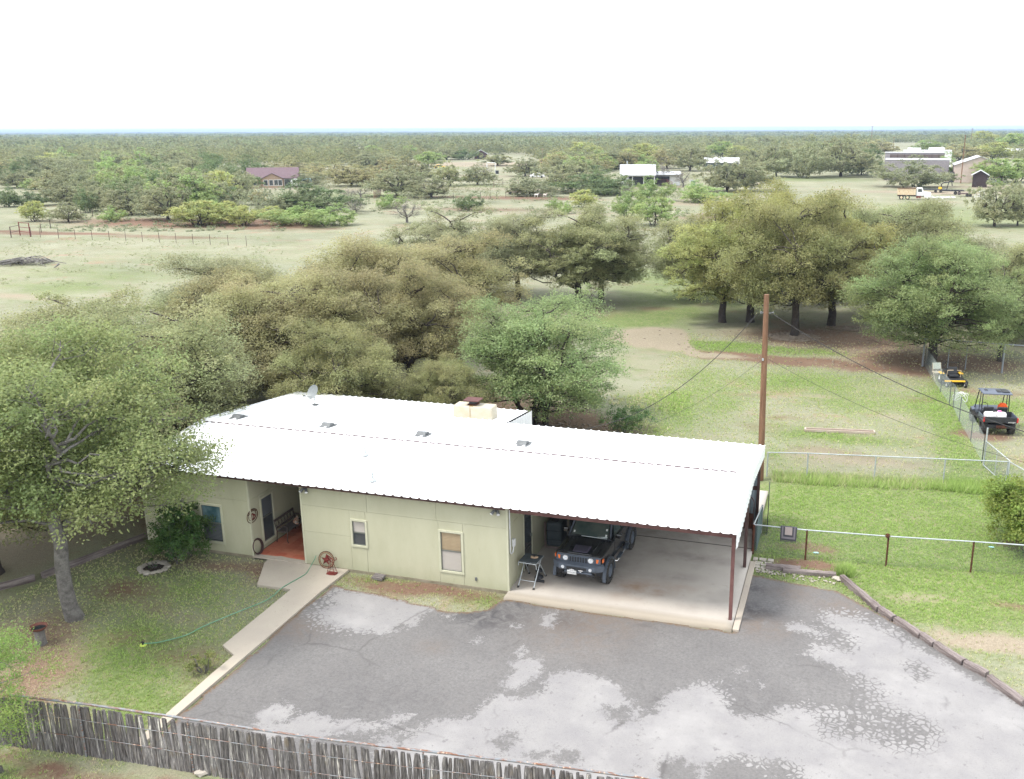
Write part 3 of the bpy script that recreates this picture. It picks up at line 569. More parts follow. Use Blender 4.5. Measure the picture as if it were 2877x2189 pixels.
# roof sheets
def sheet_profile(w):
    pr = []; n = 3; p = w / n
    for k in range(n):
        x = k * p; pr += [(x, 0), (x + p * .5 - .055, 0), (x + p * .5 - .025, .03), (x + p * .5 + .025, .03), (x + p * .5 + .055, 0)]
    pr.append((w, 0)); return pr
SW = (RX1 - RX0) / 23; PR = sheet_profile(SW)
def sheet(x0, ya, yb):
    m = MB(); z0_, z1_ = zroof(ya), zroof(yb); top = [(x0 + a, ya, z0_ + h) for a, h in PR]; top2 = [(x0 + a, yb, z1_ + h) for a, h in PR]
    bot = [(p[0], p[1], p[2] - .006) for p in top]; bot2 = [(p[0], p[1], p[2] - .006) for p in top2]; n = len(PR)
    m.add(top + top2, [(i, i + 1, n + i + 1, n + i) for i in range(n - 1)]); m.add(bot + bot2, [(i + 1, i, n + i, n + i + 1) for i in range(n - 1)])
    m.add(top + bot, [(i + 1, i, n + i, n + i + 1) for i in range(n - 1)]); m.add(top2 + bot2, [(i, i + 1, n + i + 1, n + i) for i in range(n - 1)])
    hp(m, 'roof_sheet', M_roof)
for i in range(23):
    x = RX0 + i * SW; sheet(x, YE - rr.uniform(0, .012), YR); sheet(x, YR, YB2 if x + SW < -11.9 else YB)
m = MB(); m.add([(RX0, YR - .2, zroof(YR - .2) + .040), (RX1 - .5, YR - .2, zroof(YR - .2) + .040), (RX1 - .5, YR, ZR + .06), (RX0, YR, ZR + .06), (RX1 - .5, YR + .2, zroof(YR + .2) + .04), (RX0, YR + .2, zroof(YR + .2) + .04)], [(0, 1, 2, 3), (3, 2, 4, 5)]); 
cap = hp(m, 'ridge_cap', M_roof)
M_gapshade = simple('gap_shade', A(150, 128, 132, 1.9), A(120, 104, 108, 1.9), 8)  # dark strips painted as the shade in the open gaps under the ridge cap
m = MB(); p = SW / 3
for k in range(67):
    x = RX0 + k * p + p * .5 + .06; y = YR - .205; z_ = zroof(y); hp(MB().box(x, x + p - .12, y - .012, y + .01, z_ + .001, z_ + .043), 'ridge_gap_shade', M_gapshade)
# hips of trim: rake drop at the right, eave trims
def rake(x, ya, yb, drop, name, mat):
    m = MB(); n = int((yb - ya) / .075); T = []; B = []
    for i in range(n + 1):
        y = ya + (yb - ya) * i / n; off = (0, .0, .028, .028)[i % 4]; zt = zroof(y); dz = drop - (i % 4 in (2, 3)) * .0
        T.append((x + off, y, zt + .032)); B.append((x + off, y, zt - drop))
    m.add(T + B, [(i, i + 1, n + 1 + i + 1, n + 1 + i) for i in range(n)]); o = hp(m, name, mat); sm = o.modifiers.new('t', 'SOLIDIFY'); sm.thickness = .006; return o
rake(RX1 + .004, YE, YR, .46, 'rake_panel', M_roof); rake(RX1 + .004, YR, YB, .42, 'rake_panel', M_roof); rake(-11.66 - .74, YB - .2, YB2, .9, 'rear_rake_panel', M_roof)
rake(RX0 - .03, YE, YB2, .16, 'rake_panel', M_roof)
hp(MB().box(-9.58, -2.66, 25.3, 25.38, 2.70, 2.92), 'eave_beam', M_maroon); hp(MB().box(RX0 + .05, -9.6, 24.962, 24.985, 2.90, 2.976), 'fascia', M_brownst)
for i in range(69): x = RX0 + (i + .5) * SW / 3; hp(MB().prism([(x - .05, 2.965), (x + .05, 2.965), (x + .024, 3.006), (x - .024, 3.006)][::-1], 24.934, 24.95, 'y'), 'rib_end', M_brownst)
hp(MB().box(-18.85, -16.82, 25.06, 28.55, 2.90, 2.93), 'porch_ceiling', M_brownst); hp(MB().box(-18.3, -17.4, 28.50, 28.56, .1, 2.1), 'porch_door', M_dark)
hp(MB().box(-9.55, -2.66, 28.9, 29.0, 3.12, 3.32), 'ridge_beam', M_brownst); hp(MB().box(-9.55, -2.66, 32.72, 32.8, 2.72, 2.96), 'rear_beam', M_brownst)
for x in (-8.2, -6.6, -5.0, -3.4): 
    m = MB(); m.obox((x, 27.1, zroof(27.1) - .09), (.06, 3.9, .1), (math.atan((ZR - ZE) / (YR - YE)), 0, 0)); hp(m, 'rafter', M_brownst)
for y, mt in ((25.34, M_maroon), (28.95, M_brownst), (32.75, M_brownst)): hp(MB().box(-2.78, -2.68, y - .05, y + .05, .09, zroof(y) - .05), 'carport_post', mt)
M_metw = simple('pale_metal_siding', A(196, 214, 222, 1.7), A(180, 196, 204, 1.7), 2, .5, spec=.4)
def corr_wall(x0, x1, y, z0, z1, name, mat):
    m = MB(); n = int((x1 - x0) / .075); T = []; B = []
    for i in range(n + 1):
        x = x0 + (x1 - x0) * i / n; off = (0, 0, -.03, -.03)[i % 4]; T.append((x, y + off, z1)); B.append((x, y + off, z0))
    m.add(T + B, [(i, i + 1, n + 1 + i + 1, n + 1 + i) for i in range(n)]); o = hp(m, name, mat); sm = o.modifiers.new('t', 'SOLIDIFY'); sm.thickness = .006
for k in range(7): corr_wall(-9.55 + k * .97, -9.55 + (k + 1) * .97 - .01, 32.86, .12, 2.95, 'metal_wall_sheet', M_metw)
hp(MB().box(-9.5, -2.7, 32.78, 32.84, 1.35, 1.5), 'wall_girt', M_brownst)
# chimney
M_stucco = simple('cream_stucco', A(248, 240, 220, 2.2), A(242, 230, 200, 2.2), 3, .85, fine=.05, fscale=40, bump=.2)
ch = hp(MB().box(-14.9, -13.25, 33.27, 33.93, zroof(33.6) - .3, 3.47), 'chimney', M_stucco, bevel=.06, seg=3)
def chs(mb, n, m_): mb.v = [(p[0] + 16, p[1] - 25.2, p[2]) for p in mb.v]; return mb.build(n, m_, ch)
chs(MB().box(-14.32, -13.95, 33.42, 33.78, 3.46, 3.52), 'flue_base', M_rust); chs(MB().box(-14.27, -14.0, 33.46, 33.74, 3.52, 3.66), 'spark_screen', M_black)
chs(MB().prism([(-14.45, 33.32), (-13.85, 33.32), (-13.82, 33.36), (-13.82, 33.86), (-13.86, 33.9), (-14.44, 33.9), (-14.48, 33.86), (-14.48, 33.36)], 3.66, 3.69), 'chimney_cap', simple('maroon_cap', A(150, 96, 92), A(128, 78, 74), 5, .6)); chs(MB().box(-14.17, -14.15, 33.262, 33.27, 3.05, 3.46).box(-14.22, -14.05, 33.3, 33.42, 3.471, 3.474), 'rust_streak', simple('rust_streak', A(236, 200, 130), A(220, 170, 100), 6))
# roof vents and pipes
for x in (-22.39, -18.5, -14.61, -10.75):
    z_ = zroof(29.8); m = MB().prism([(29.62, z_), (30.0, z_ - .02), (30.0, z_ + .09), (29.84, z_ + .15), (29.72, z_ + .15)], x - .16, x + .2, 'x'); m.box(x - .24, x + .28, 29.5, 30.1, z_ - .0, z_ + .035); hp(m, 'roof_vent', simple('vent_metal', A(186, 190, 192), A(160, 164, 166), 5, .5, .3), bevel=.008)
for x, y in ((-15.62, 27.45), (-14.42, 25.7)): z_ = zroof(y); hp(MB().cyl((x, y, z_ + .15), .035, .34, 10).lathe([(.11, 0), (.11, .04), (.04, .1)], (x, y, z_ + .02), 12), 'vent_pipe', M_galv)
hp(MB().box(-10.74, -10.67, 25.175, 25.2, .30, .42), 'outlet_box', M_greyp, bevel=.006)
# floodlights, meter box
def floodlight(x, label):
    t_ = thing('floodlight', label, 'floodlight', (x, 25.2, 2.78), 0, 'twin floodlights under the eave')
    MB().cyl((0, -.02, 0), .055, .04, 12, 'y').build('mount', M_greyp, t_)
    for s_ in (-1, 1):
        MB().tube([(0, -.03, 0), (s_ * .06, -.07, 0)], .015, 6).tube([(s_ * .05, -.06, .02), (s_ * .11, -.16, -.08)], [.035, .06], 10).build('lamp_holder', M_greyp, t_, smooth=40)
        MB().lathe([(.0, .02), (.04, .015), (.055, 0)], (0, 0, 0), 10).build('bulb', M_white, t_, smooth=60).matrix_local = Matrix.Translation((s_ * .113, -.165, -.084)) @ Vector((s_ * .06, -.1, -.1)).to_track_quat('Z', 'Y').to_matrix().to_4x4()
floodlight(-16.6, 'twin floodlight beside the porch opening, left of the two'); floodlight(-9.95, 'twin floodlight at the right end of the green wall')
t_ = thing('electrical_box', 'white electrical box and conduit on the carport side wall', 'electrical box', (-9.61, 25.6, 1.58))
MB().box(0, .09, -.07, .07, -.12, .12).build('box', M_white, t_, bevel=.01, seg=2); MB().tube([(.03, .0, -.12), (.03, .0, -.22), (.03, -.06, -.3), (.03, -.2, -.3), (.03, -.28, -.22), (.03, -.29, 1.2)], .022, 8).build('conduit', M_white, t_, smooth=50)
# satellite dish
t_ = thing('satellite_dish', 'grey-white satellite dish on the roof near its back edge', 'satellite dish', (-21.09, 33.2, zroof(33.2)))
MB().box(-.12, .12, -.1, .1, .03, .05).build('foot', M_greyp, t_); MB().tube([(0, 0, .04), (0, 0, .3), (-.03, .03, .42)], .022, 8).tube([(.0, .0, .25), (-.2, -.35, .35)], .012, 6).build('mast', M_galv, t_, smooth=40)
m = MB(); m.lathe([(0.0, .0), (.12, .012), (.22, .04), (.31, .085), (.315, .08), (.22, .03), (.12, .0), (0, -.012)], (0, 0, 0), 28); d_ = m.build('dish', simple('dish_grey', A(206, 214, 216), None, rough=.45), t_, smooth=50)
d_.matrix_local = Matrix.Translation((-.03, .03, .55)) @ Vector((-.35, -.8, .5)).to_track_quat('Z', 'Y').to_matrix().to_4x4()
MB().obox((-.24, -.38, .5), (.06, .1, .05)).tube([(-.03, 0, .35), (-.24, -.38, .48)], .01, 5).build('receiver_arm', M_greyp, t_)
# ============================================================ TREES
def leaf_mat(name='leaves'):
    t = NT(name); t.n.remove(t.b)
    oi = t.n.new('ShaderNodeObjectInfo'); a = t.sep(t.attr('lf').outputs['Color'])
    c = oi.outputs['Color']
    c = t.mix(t.math('MULTIPLY', a[1], .42), c, t.mix(.6, c, (.25, .185, .07), 'MIX'))          # browner clumps
    hs = t.n.new('ShaderNodeHueSaturation'); t.l.new(c, hs.inputs['Color']); t.l.new(t.math('ADD', t.math('MULTIPLY', a[0], .85), .55), hs.inputs['Value'])
    t.l.new(t.math('ADD', t.math('MULTIPLY', a[2], .035), .4825), hs.inputs['Hue'])
    d = t.n.new('ShaderNodeBsdfPrincipled'); t.l.new(hs.outputs[0], d.inputs['Base Color']); d.inputs['Roughness'].default_value = .55; d.inputs['Specular IOR Level'].default_value = .35
    tr = t.n.new('ShaderNodeBsdfTranslucent'); t.l.new(hs.outputs[0], tr.inputs['Color'])
    mx = t.n.new('ShaderNodeMixShader'); mx.inputs[0].default_value = .55; t.l.new(d.outputs[0], mx.inputs[1]); t.l.new(tr.outputs[0], mx.inputs[2]); t.l.new(mx.outputs[0], t.out.inputs[0])
    return t.m
M_leaf = leaf_mat()
M_bark = simple('bark', A(92, 84, 80, 1.5), A(70, 62, 58, 1.5), 6, .95, fine=.25, fscale=30, bump=.6); M_barkl = simple('grey_bark', A(150, 146, 142, 1.6), A(110, 106, 102, 1.6), 6, .95, fine=.2, fscale=30, bump=.6)
def tubes_np(paths):
    """paths: list of (pts(k,3), radii(k), n) -> V,F"""
    V = []; F = []; b = 0
    for P, r, n in paths:
        P = np.asarray(P, float); k = len(P); T = np.gradient(P, axis=0); T /= np.linalg.norm(T, axis=1)[:, None] + 1e-9
        ref = np.array([1., 0, 0]) if abs(T[0][0]) < .8 else np.array([0, 1., 0])
        U = ref - T * (T @ ref)[:, None]; U /= np.linalg.norm(U, axis=1)[:, None] + 1e-9; W = np.cross(T, U)
        an = np.arange(n) * 2 * np.pi / n; R_ = np.asarray(r, float)
        ring = P[:, None, :] + (U[:, None, :] * np.cos(an)[None, :, None] + W[:, None, :] * np.sin(an)[None, :, None]) * R_[:, None, None]
        V.append(ring.reshape(-1, 3)); i = np.arange(k - 1)[:, None] * n; j = np.arange(n)[None, :]; j2 = (j + 1) % n
        F.append(np.stack([b + i + j, b + i + j2, b + i + n + j2, b + i + n + j], -1).reshape(-1, 4)); b += k * n
    return np.vstack(V), np.vstack(F)
def leaf_quads(C, N, L, W, rng):
    n = len(C); r = rng.normal(size=(n, 3)); T = np.cross(N, r); T /= np.linalg.norm(T, axis=1)[:, None] + 1e-9; B = np.cross(N, T)
    L = L * rng.uniform(.7, 1.3, n); W = W * rng.uniform(.7, 1.3, n)
    V = np.stack([C - T * L[:, None] / 2, C + B * W[:, None] / 2, C + T * L[:, None] / 2, C - B * W[:, None] / 2], 1).reshape(-1, 3)
    return V, np.arange(n * 4).reshape(n, 4)
def bend(a, b, k, wob, rng, sag=.0):
    t = np.linspace(0, 1, k)[:, None]; P = a + (b - a) * t; L = np.linalg.norm(b - a)
    w = np.cumsum(rng.normal(size=(k, 3)), 0) * wob * L / k; w -= t * w[-1]; P = P + w; P[:, 2] += np.sin(t[:, 0] * np.pi) * sag * L; return P
def tree_data(seed, Rr=4.5, H=8.0, zb=2.2, nclump=110, nleaf=70000, leaf=(.11, .06), stems=1, cl=(.65, 1.15), bark_r=.22, wood=2, flat=.78, brown=.5, shell=.72, lean=0.0, droop=0.0, inner=.22):
    rng = np.random.default_rng(seed); paths = []; C0 = np.array([lean, 0, zb + (H - zb) * .38]); az = (H - C0[2]); ab = (C0[2] - zb * .5)
    # clump centres through the crown, uneven outline
    lob = rng.uniform(0, 2 * np.pi, 7); lw = rng.uniform(.0, .24, 7); cen = []; tries = 0
    while len(cen) < nclump and tries < nclump * 40:
        tries += 1
        ph = rng.uniform(0, 2 * np.pi); u = rng.uniform(-.92, 1); ra = rng.uniform(shell, 1.0) if rng.random() > inner else rng.uniform(.25, shell)
        k = 1 - .16 + sum(lw[i] * math.cos((i % 4 + 1) * (ph - lob[i]) + 2.2 * u * (i % 2)) for i in range(7)) * .55
        rad = math.sqrt(max(0, 1 - u * u)); s = Rr * ra * k
        p = np.array([s * rad * math.cos(ph), s * rad * math.sin(ph), (az if u > 0 else ab) * u * ra * (k if u > 0 else 1)]) + C0
        if droop: p[2] -= droop * rad * ra * 1.2
        if p[2] < (min(2.2, zb * .7) if zb < 3 else zb * .86): continue
        if all(np.linalg.norm((p - q) * np.array([1, 1, 1.4])) > .42 * Rr / (nclump ** .42) * 2.0 for q in cen): cen.append(p)
    cen = np.array(cen); m = len(cen)
    # trunk(s) and limbs
    nl = 5 if stems == 1 else stems; limbs = []
    a0 = rng.uniform(0, 6.28)
    for i in range(nl):
        a = a0 + i * 2 * np.pi / nl + rng.uniform(-.3, .3)
        if stems == 1: base = np.array([lean * .35, 0, zb * rng.uniform(.75, 1.05)]); r0 = bark_r * .62
        else: base = np.array([math.cos(a) * .1 * Rr * rng.uniform(.3, 1.3), math.sin(a) * .1 * Rr * rng.uniform(.3, 1.3), -.1]); r0 = bark_r * .5
        rr_ = Rr * rng.uniform(.45, .62) * (1 if stems == 1 else .75); tip = np.array([math.cos(a) * rr_ + lean, math.sin(a) * rr_, C0[2] + az * rng.uniform(.0, .38 - .3 * min(.6, droop))])
        P = bend(base, tip, 9, .30, rng, -.04 if stems == 1 else -.10); limbs.append(P); paths.append((P, np.linspace(r0, min(.06, r0 * .4), 9), 6 if wood > 1 else 4))
    tip = C0 + np.array([rng.uniform(-.4, .4), rng.uniform(-.4, .4), az * .6]); b0 = np.array([lean * .35, 0, zb * .9]) if stems == 1 else np.array([0, 0, -.1])
    P = bend(b0, tip, 8, .22, rng); limbs.append(P); paths.append((P, np.linspace(bark_r * .6, min(.05, bark_r * .25), 8), 6 if wood > 1 else 4))
    if stems == 1:
        P = bend(np.array([0, 0, -.25]), np.array([lean * .35, 0, zb * 1.0]), 7, .10, rng); rr2 = np.linspace(bark_r * 1.25, bark_r * .85, 7); rr2[0] = bark_r * 1.7; paths.append((P, rr2, 9 if wood > 1 else 5))
    # branches to clumps, twigs inside clumps
    allL = np.vstack(limbs); 
    for c in cen:
        d = np.linalg.norm(allL - c, axis=1) + np.maximum(0, allL[:, 2] - c[2] + .3) * .8; j = int(np.argmin(d)); a = allL[j]
        kq = min(1, Rr / 4.4)
        if wood: paths.append((bend(a, c, 5, .35, rng, .03), np.linspace(.055, .016, 5) * kq, 4 if wood > 1 else 3))
        if wood > 1:
            for _ in range(5):
                v = rng.normal(size=3); v[2] = abs(v[2]) * .5; v /= np.linalg.norm(v); e = c + v * rng.uniform(.4, 1.0) * cl[1] * np.array([1, 1, .7])
                paths.append((bend(a + (c - a) * rng.uniform(.55, 1), e, 3, .3, rng), [.014, .009, .004], 3))
    Vw, Fw = tubes_np(paths)
    # leaves: sprays on every clump, denser towards the upper outside
    cr = rng.uniform(cl[0], cl[1], m); w = cr ** 2; cnt = np.maximum(1, (nleaf * w / w.sum()).astype(int)); Cs = []; Ns = []; A_ = []
    cb = np.clip(rng.normal(brown, .28, m), 0, 1); ch = rng.uniform(0, 1, m); cv = rng.uniform(.30, .62, m)
    for i in range(m):
        n = cnt[i]; ns = max(3, n // 22)            # sprigs
        v = rng.normal(size=(ns, 3)); v /= np.linalg.norm(v, axis=1)[:, None]; v[:, 2] = np.where(v[:, 2] < -.35, -v[:, 2], v[:, 2]); rad = rng.uniform(.35, 1.0, ns) ** .6
        S = v * rad[:, None] * cr[i] * np.array([1, 1, flat]) * rng.uniform(.8, 1.2, (ns, 1)); k = rng.integers(0, ns, n)
        off = rng.normal(size=(n, 3)) * cr[i] * .15 * np.array([1, 1, .8]); p = cen[i] + S[k] + off
        nn_ = v[k] * .45 + np.array([0, 0, .65]) + rng.normal(size=(n, 3)) * .6; nn_ /= np.linalg.norm(nn_, axis=1)[:, None]
        Cs.append(p); Ns.append(nn_); A_.append(np.stack([np.clip(cv[i] + rng.normal(0, .16, n) + rng.normal(0, .06, ns)[k], 0, 1), np.full(n, cb[i]), np.clip(ch[i] + rng.normal(0, .25, n), 0, 1), np.ones(n)], 1))
    Cc = np.vstack(Cs); Vl, Fl = leaf_quads(Cc, np.vstack(Ns), leaf[0], leaf[1], rng)
    return (Vw, Fw), (Vl, Fl, np.vstack(A_))
def mesh_np(name, V, F, mat, attr=None):
    o = np_mesh(name, V, F, mat, attrs=None if attr is None else {'lf': ('FACE', attr)}); me = o.data; bpy.data.objects.remove(o); return me
VAR = {}
def variant(key, bark=None, **kw):
    (Vw, Fw), (Vl, Fl, At) = tree_data(**kw)
    VAR[key] = (mesh_np('trunk_' + key, Vw, Fw, bark or M_bark), mesh_np('crown_' + key, Vl, Fl, M_leaf, At))
    for p in VAR[key][0].polygons: pass
TONE = 1.5
def plant(key, x, y, sc=(1, 1, 1), rz=0.0, color=(.1, .13, .05), name='oak_tree', label=None, cat='tree', group=None, z=None, tr='trunk', cr_='crown'):
    z = float(terrain(x, y)) if z is None else z
    t_ = thing(name, label, cat, (x, y, z), rz, group)
    for nm, me in ((tr, VAR[key][0]), (cr_, VAR[key][1])):
        o = bpy.data.objects.new(nm, me); COL.objects.link(o); o.parent = t_; o.scale = sc; o.color = (*[v * TONE for v in color], 1)
    return t_
OLIVE = (.232, .252, .132); BROWN = (.270, .262, .140); LGREEN = (0.198, 0.257, 0.116); GREYG = (0.218, 0.235, 0.139); BRIGHT = (.235, .300, .120); YEL = (.310, .335, .135); DEEP = (0.079, 0.145, 0.046); DARKG = (0.125, 0.165, 0.077)
variant('near_a', seed=1, droop=.22, Rr=4.6, H=8, zb=2.0, nclump=185, nleaf=140000, leaf=(.095, .05))
variant('near_b', seed=2, droop=.22, Rr=4.6, H=8, zb=2.1, nclump=160, nleaf=115000, leaf=(.1, .052), shell=.66, inner=.3)
variant('near_c', seed=3, Rr=4.4, H=8, zb=1.0, nclump=130, nleaf=88000, stems=6, bark_r=.2, brown=.15, leaf=(.10, .055), inner=.3)
variant('near_e', seed=12, Rr=4.5, H=8, zb=3.7, lean=.15, nclump=150, nleaf=100000, leaf=(.088, .05), droop=.2, cl=(.6, 1.05), inner=.38, bark=M_barkl, bark_r=.17, brown=.35)
variant('near_d', seed=5, droop=.22, Rr=4.6, H=8, zb=1.7, nclump=115, nleaf=66000, shell=.6, inner=.35, brown=.6, cl=(.5, .95))
# front yard oak and the trees behind the house: (variant, x, y, radius scale, height scale, rz, colour, label)
NEAR = [
 ('near_e', -21.6, 20.1, .97, 1.08, .15, (.180, .222, .092), 'large live oak in the front yard, its crown over the left roof corner', (-.5, 1.0)),
 ('near_b', -26.4, 21.8, .95, .98, 2.0, OLIVE, 'live oak at the left edge of the picture, beside the sandy ground', (0, 0)),
 ('near_a', -27.3, 29.5, 1.05, .95, 1.4, OLIVE, 'olive live oak just left of the house, behind the yard oak', (0, 0)),
 ('near_b', -33.0, 31.5, 1.0, .86, 4.0, OLIVE, 'live oak farthest left behind the house, half outside the picture', (0, 0)),
 ('near_d', -30.5, 37.0, .95, .84, 2.6, OLIVE, 'thin topped oak left of the grey twiggy gap behind the house', (0, 0)),
 ('near_a', -26.9, 41.0, .92, .92, 5.0, BROWN, 'big brown-tinged oak behind the left end of the house roof', (0, 0)),
 ('near_b', -22.6, 37.7, .62, .72, .8, (.225, .238, .115), 'low yellow-green oak right behind the back left roof edge', (0, 0)),
 ('near_a', -28.7, 52.0, 1.1, .98, 3.1, BROWN, 'tall brown-olive oak in the second row behind the satellite dish', (0, 0)),
 ('near_b', -34.8, 47.0, 1.05, .9, 1.1, GREYG, 'grey-green oak at the left back of the grove, next to the open field', (0, 0)),
 ('near_b', -22.87, 45.6, .82, .93, 2.2, (.235, .225, .12), 'oak with a thick bare dark trunk seen above the middle of the roof', (0, 0)),
 ('near_c', -14.3, 42.3, .93, .91, .4, LGREEN, 'pale green many-stemmed live oak behind the chimney', (0, 0)),
 ('near_d', -31.5, 62.0, 1.1, 1.0, .2, GREYG, 'thin grey-green oak with dark limbs behind the brown oaks', (0, 0)),
 ('near_d', -33.1, 75.6, 1.15, 1.03, 1.9, GREYG, 'sparse grey oak with a forked dark trunk, back centre', (0, 0)),
 ('near_b', -27.5, 76.0, .95, .95, 3.3, GREYG, 'sparse grey oak between the forked oak and the twin trunks', (0, 0)),
 ('near_d', -21.9, 75.3, 1.12, 1.04, 2.9, OLIVE, 'olive oak with tall straight dark trunk, left of the twin trunks', (0, 0)),
 ('near_b', -20.3, 76.6, .9, .98, 5.2, OLIVE, 'olive oak with the thinner of the twin trunks, beside the open grass lane', (0, 0)),
 ('near_d', -9.2, 70.6, 1.02, 1.15, .5, YEL, 'light yellow-green oak on the left side of the right grove', (0, 0)),
 ('near_b', -7.2, 71.2, 1.08, 1.22, 1.5, (.235, .25, .095), 'tall pale oak with a stout dark trunk left of the stone ring', (0, 0)),
 ('near_b', -3.6, 66.8, 1.02, 1.25, 2.5, (.215, .225, .10), 'tall oak standing in the ring of white stones', (0, 0)),
 ('near_d', -1.3, 71.6, 1.08, 1.22, 3.6, (.235, .24, .095), 'oak with a leaning trunk just right of the stone ring', (0, 0)),
 ('near_a', 3.3, 78.0, 1.15, 1.12, 4.4, OLIVE, 'broad olive oak at the back right of the grove', (0, 0)),
 ('near_b', -5.0, 82.0, 1.1, 1.2, 5.4, (.225, .235, .085), 'pale oak behind the stone-ring oak', (0, 0)),
 ('near_b', 7.8, 76.5, 1.0, .84, 1.0, GREYG, 'grey-green oak behind the green oak by the mower', (0, 0)),
 ('near_a', 5.1, 60.8, 1.02, 1.0, 2.2, LGREEN, 'green oak with low spreading branches over the yellow mower', (0, 0)),
 ('near_d', 9.2, 62.8, .62, .82, .6, LGREEN, 'small green oak with a leaning trunk inside the grey fence corner', (0, 0)),
]
NEAR += [('near_a', -31.2, 44.5, .95, .86, 1.2, BROWN, 'brown-tinged oak in the middle of the belt behind the house', 0), ('near_b', -25.5, 57.5, 1.0, .95, 3.2, BROWN, 'brown-olive oak rising behind the bare trunked oak', 0), ('near_d', -37.5, 38.5, .95, .82, 2.2, OLIVE, 'olive oak at the far left of the belt by the open field', 0), ('near_b', -13.0, 79.5, .8, .9, 1.7, OLIVE, 'smaller oak set back left of the right grove', 0), ('near_b', 12.6, 70.0, 1.0, .9, 2.7, OLIVE, 'olive oak cut by the right edge of the picture, behind the pen', 0), ('near_a', -17.8, 38.9, .45, .5, 2.7, (.24, .25, .12), 'low yellowish oak peeping over the roof beside the chimney', 0)]
for key, x, y, sr, sh, rz, c, lab, off in NEAR: plant(key, x, y, (sr * 1.16, sr * 1.16, sh), rz, c, 'oak_tree', lab, 'tree', 'oaks around the house')
# ============================================================ SHRUBS AND YARD THINGS
def shrub(name, label, x, y, Rr, H, n, leaf, color, zb=.1, seed=0, cat='shrub', nc=24, brown=.2, stems=5, group=None, twig=.02, flat=.8, cl=None):
    cl = cl or (Rr * .28, Rr * .5)
    rng = np.random.default_rng(seed + 100); (Vw, Fw), (Vl, Fl, At) = tree_data(seed=seed + 100, Rr=Rr, H=H, zb=zb, nclump=nc, nleaf=n, leaf=leaf, stems=stems, cl=cl, bark_r=twig * 2.4, wood=1, brown=brown, flat=flat)
    t_ = thing(name, label, cat, (x, y, 0), 0, group); V = Vw.copy()
    a = mesh_np('stems_m', Vw, Fw, M_barkl); b_ = mesh_np('foliage_m', Vl, Fl, M_leaf, At)
    for nm, me in (('stem', a), ('foliage', b_)): o = bpy.data.objects.new(nm, me); COL.objects.link(o); o.parent = t_; o.color = (*color, 1)
    return t_
shrub('climbing_shrub', 'deep green untidy shrub growing against the left front window', -21.1, 24.3, 1.0, 1.95, 13000, (.07, .045), (.105, .19, .055), .1, 1, nc=40, brown=.0, flat=.9)
shrub('climbing_shrub', 'tall thin green shoots above the shrub left of the window', -21.2, 24.6, .7, 2.45, 2200, (.08, .05), DEEP, .8, 2, nc=12, brown=0.0)
shrub('weedy_shrub', 'small weedy shrub growing over the edge of the walkway', -15.98, 18.75, .4, .55, 1600, (.06, .025), (.32, .36, .14), .03, 3, nc=12, brown=.4)
shrub('round_bush', 'dense round glossy bush with yellow tips at the right edge', 6.6, 33.5, 1.55, 2.6, 26000, (.12, .05), (.24, .31, .07), .25, 4, nc=60, brown=.0, flat=.9, stems=3)
shrub('round_bush_tips', 'yellow-tipped outer shoots of the glossy bush by the fence', 6.75, 33.7, 1.5, 2.7, 2600, (.10, .04), (.32, .30, .06), .6, 5, nc=60, brown=.0, stems=3) if False else None
shrub('mesquite_branch_tree', 'feathery bright green young tree at the lower left corner', -17.75, 13.95, 1.25, 4.0, 12000, (.075, .022), (.25, .36, .10), 1.1, 6, cat='tree', nc=34, brown=0, stems=2, twig=.05)
shrub('feathery_branch', 'small feathery green sapling in front of the driveway, at the bottom edge', 2.35, 15.9, .5, 1.7, 1100, (.09, .018), (.20, .27, .09), .9, 7, cat='sapling', nc=9, brown=.1, stems=2, twig=.012)
shrub('green_brush', 'low bright green brush behind the chimney, at the foot of the pale live oak', -10.0, 42.2, 1.2, 1.2, 3500, (.09, .05), (.13, .22, .08), .05, 8, nc=26, brown=0)
shrub('grey_brush', 'grey twiggy brush between the brown oaks behind the house', -21.2, 40.8, 1.9, 2.2, 4500, (.09, .035), (.17, .15, .11), .2, 9, nc=40, brown=.6, stems=8)
# stone ring bed
t_ = thing('stone_ring', 'ring of white stones round dark soil in the left lawn', 'stone ring', (-21.55, 23.55, 0))
m = MB(); m.prism([(math.cos(a) * .36, math.sin(a) * .34) for a in np.linspace(0, 6.2, 16)], -.02, .03); m.build('soil', simple('dark_soil', A(90, 78, 70, 1.6), A(60, 52, 46, 1.6), 14, .95, fine=.3), t_)
M_stone = simple('limestone', A(236, 228, 214, 2.0), A(206, 196, 182, 2.0), 5, .9, fine=.12, fscale=25, bump=.4)
def rock_mesh(seed, flat=.7, sub=2):
    import bmesh
    rng = random.Random(seed); bm = bmesh.new(); bmesh.ops.create_icosphere(bm, subdivisions=sub, radius=1)
    for v in bm.verts:
        p = v.co; f = 1 + .28 * (float(vnoise(p.x * 1.3 + seed * 7, p.y * 1.3 + p.z * 2.1)) - .5) * 2; v.co = Vector((p.x * f, p.y * f, max(-.5, min(.62, p.z * f)) * flat))
    me = bpy.data.meshes.new('rock'); bm.to_mesh(me); bm.free(); me.materials.append(M_stone); return me
ROCKS = [rock_mesh(i) for i in range(5)]; ROCKL = [rock_mesh(i + 9, .5, 1) for i in range(4)]
for i in range(13):
    a = i / 13 * 6.283; o = bpy.data.objects.new('stone', ROCKS[i % 5]); COL.objects.link(o); o.parent = t_; o.location = (math.cos(a) * .43, math.sin(a) * .40, .05); s_ = rr.uniform(.085, .125); o.scale = (s_ * 1.2, s_, s_ * .9); o.rotation_euler = (0, 0, a + 1.57 + rr.uniform(-.4, .4))
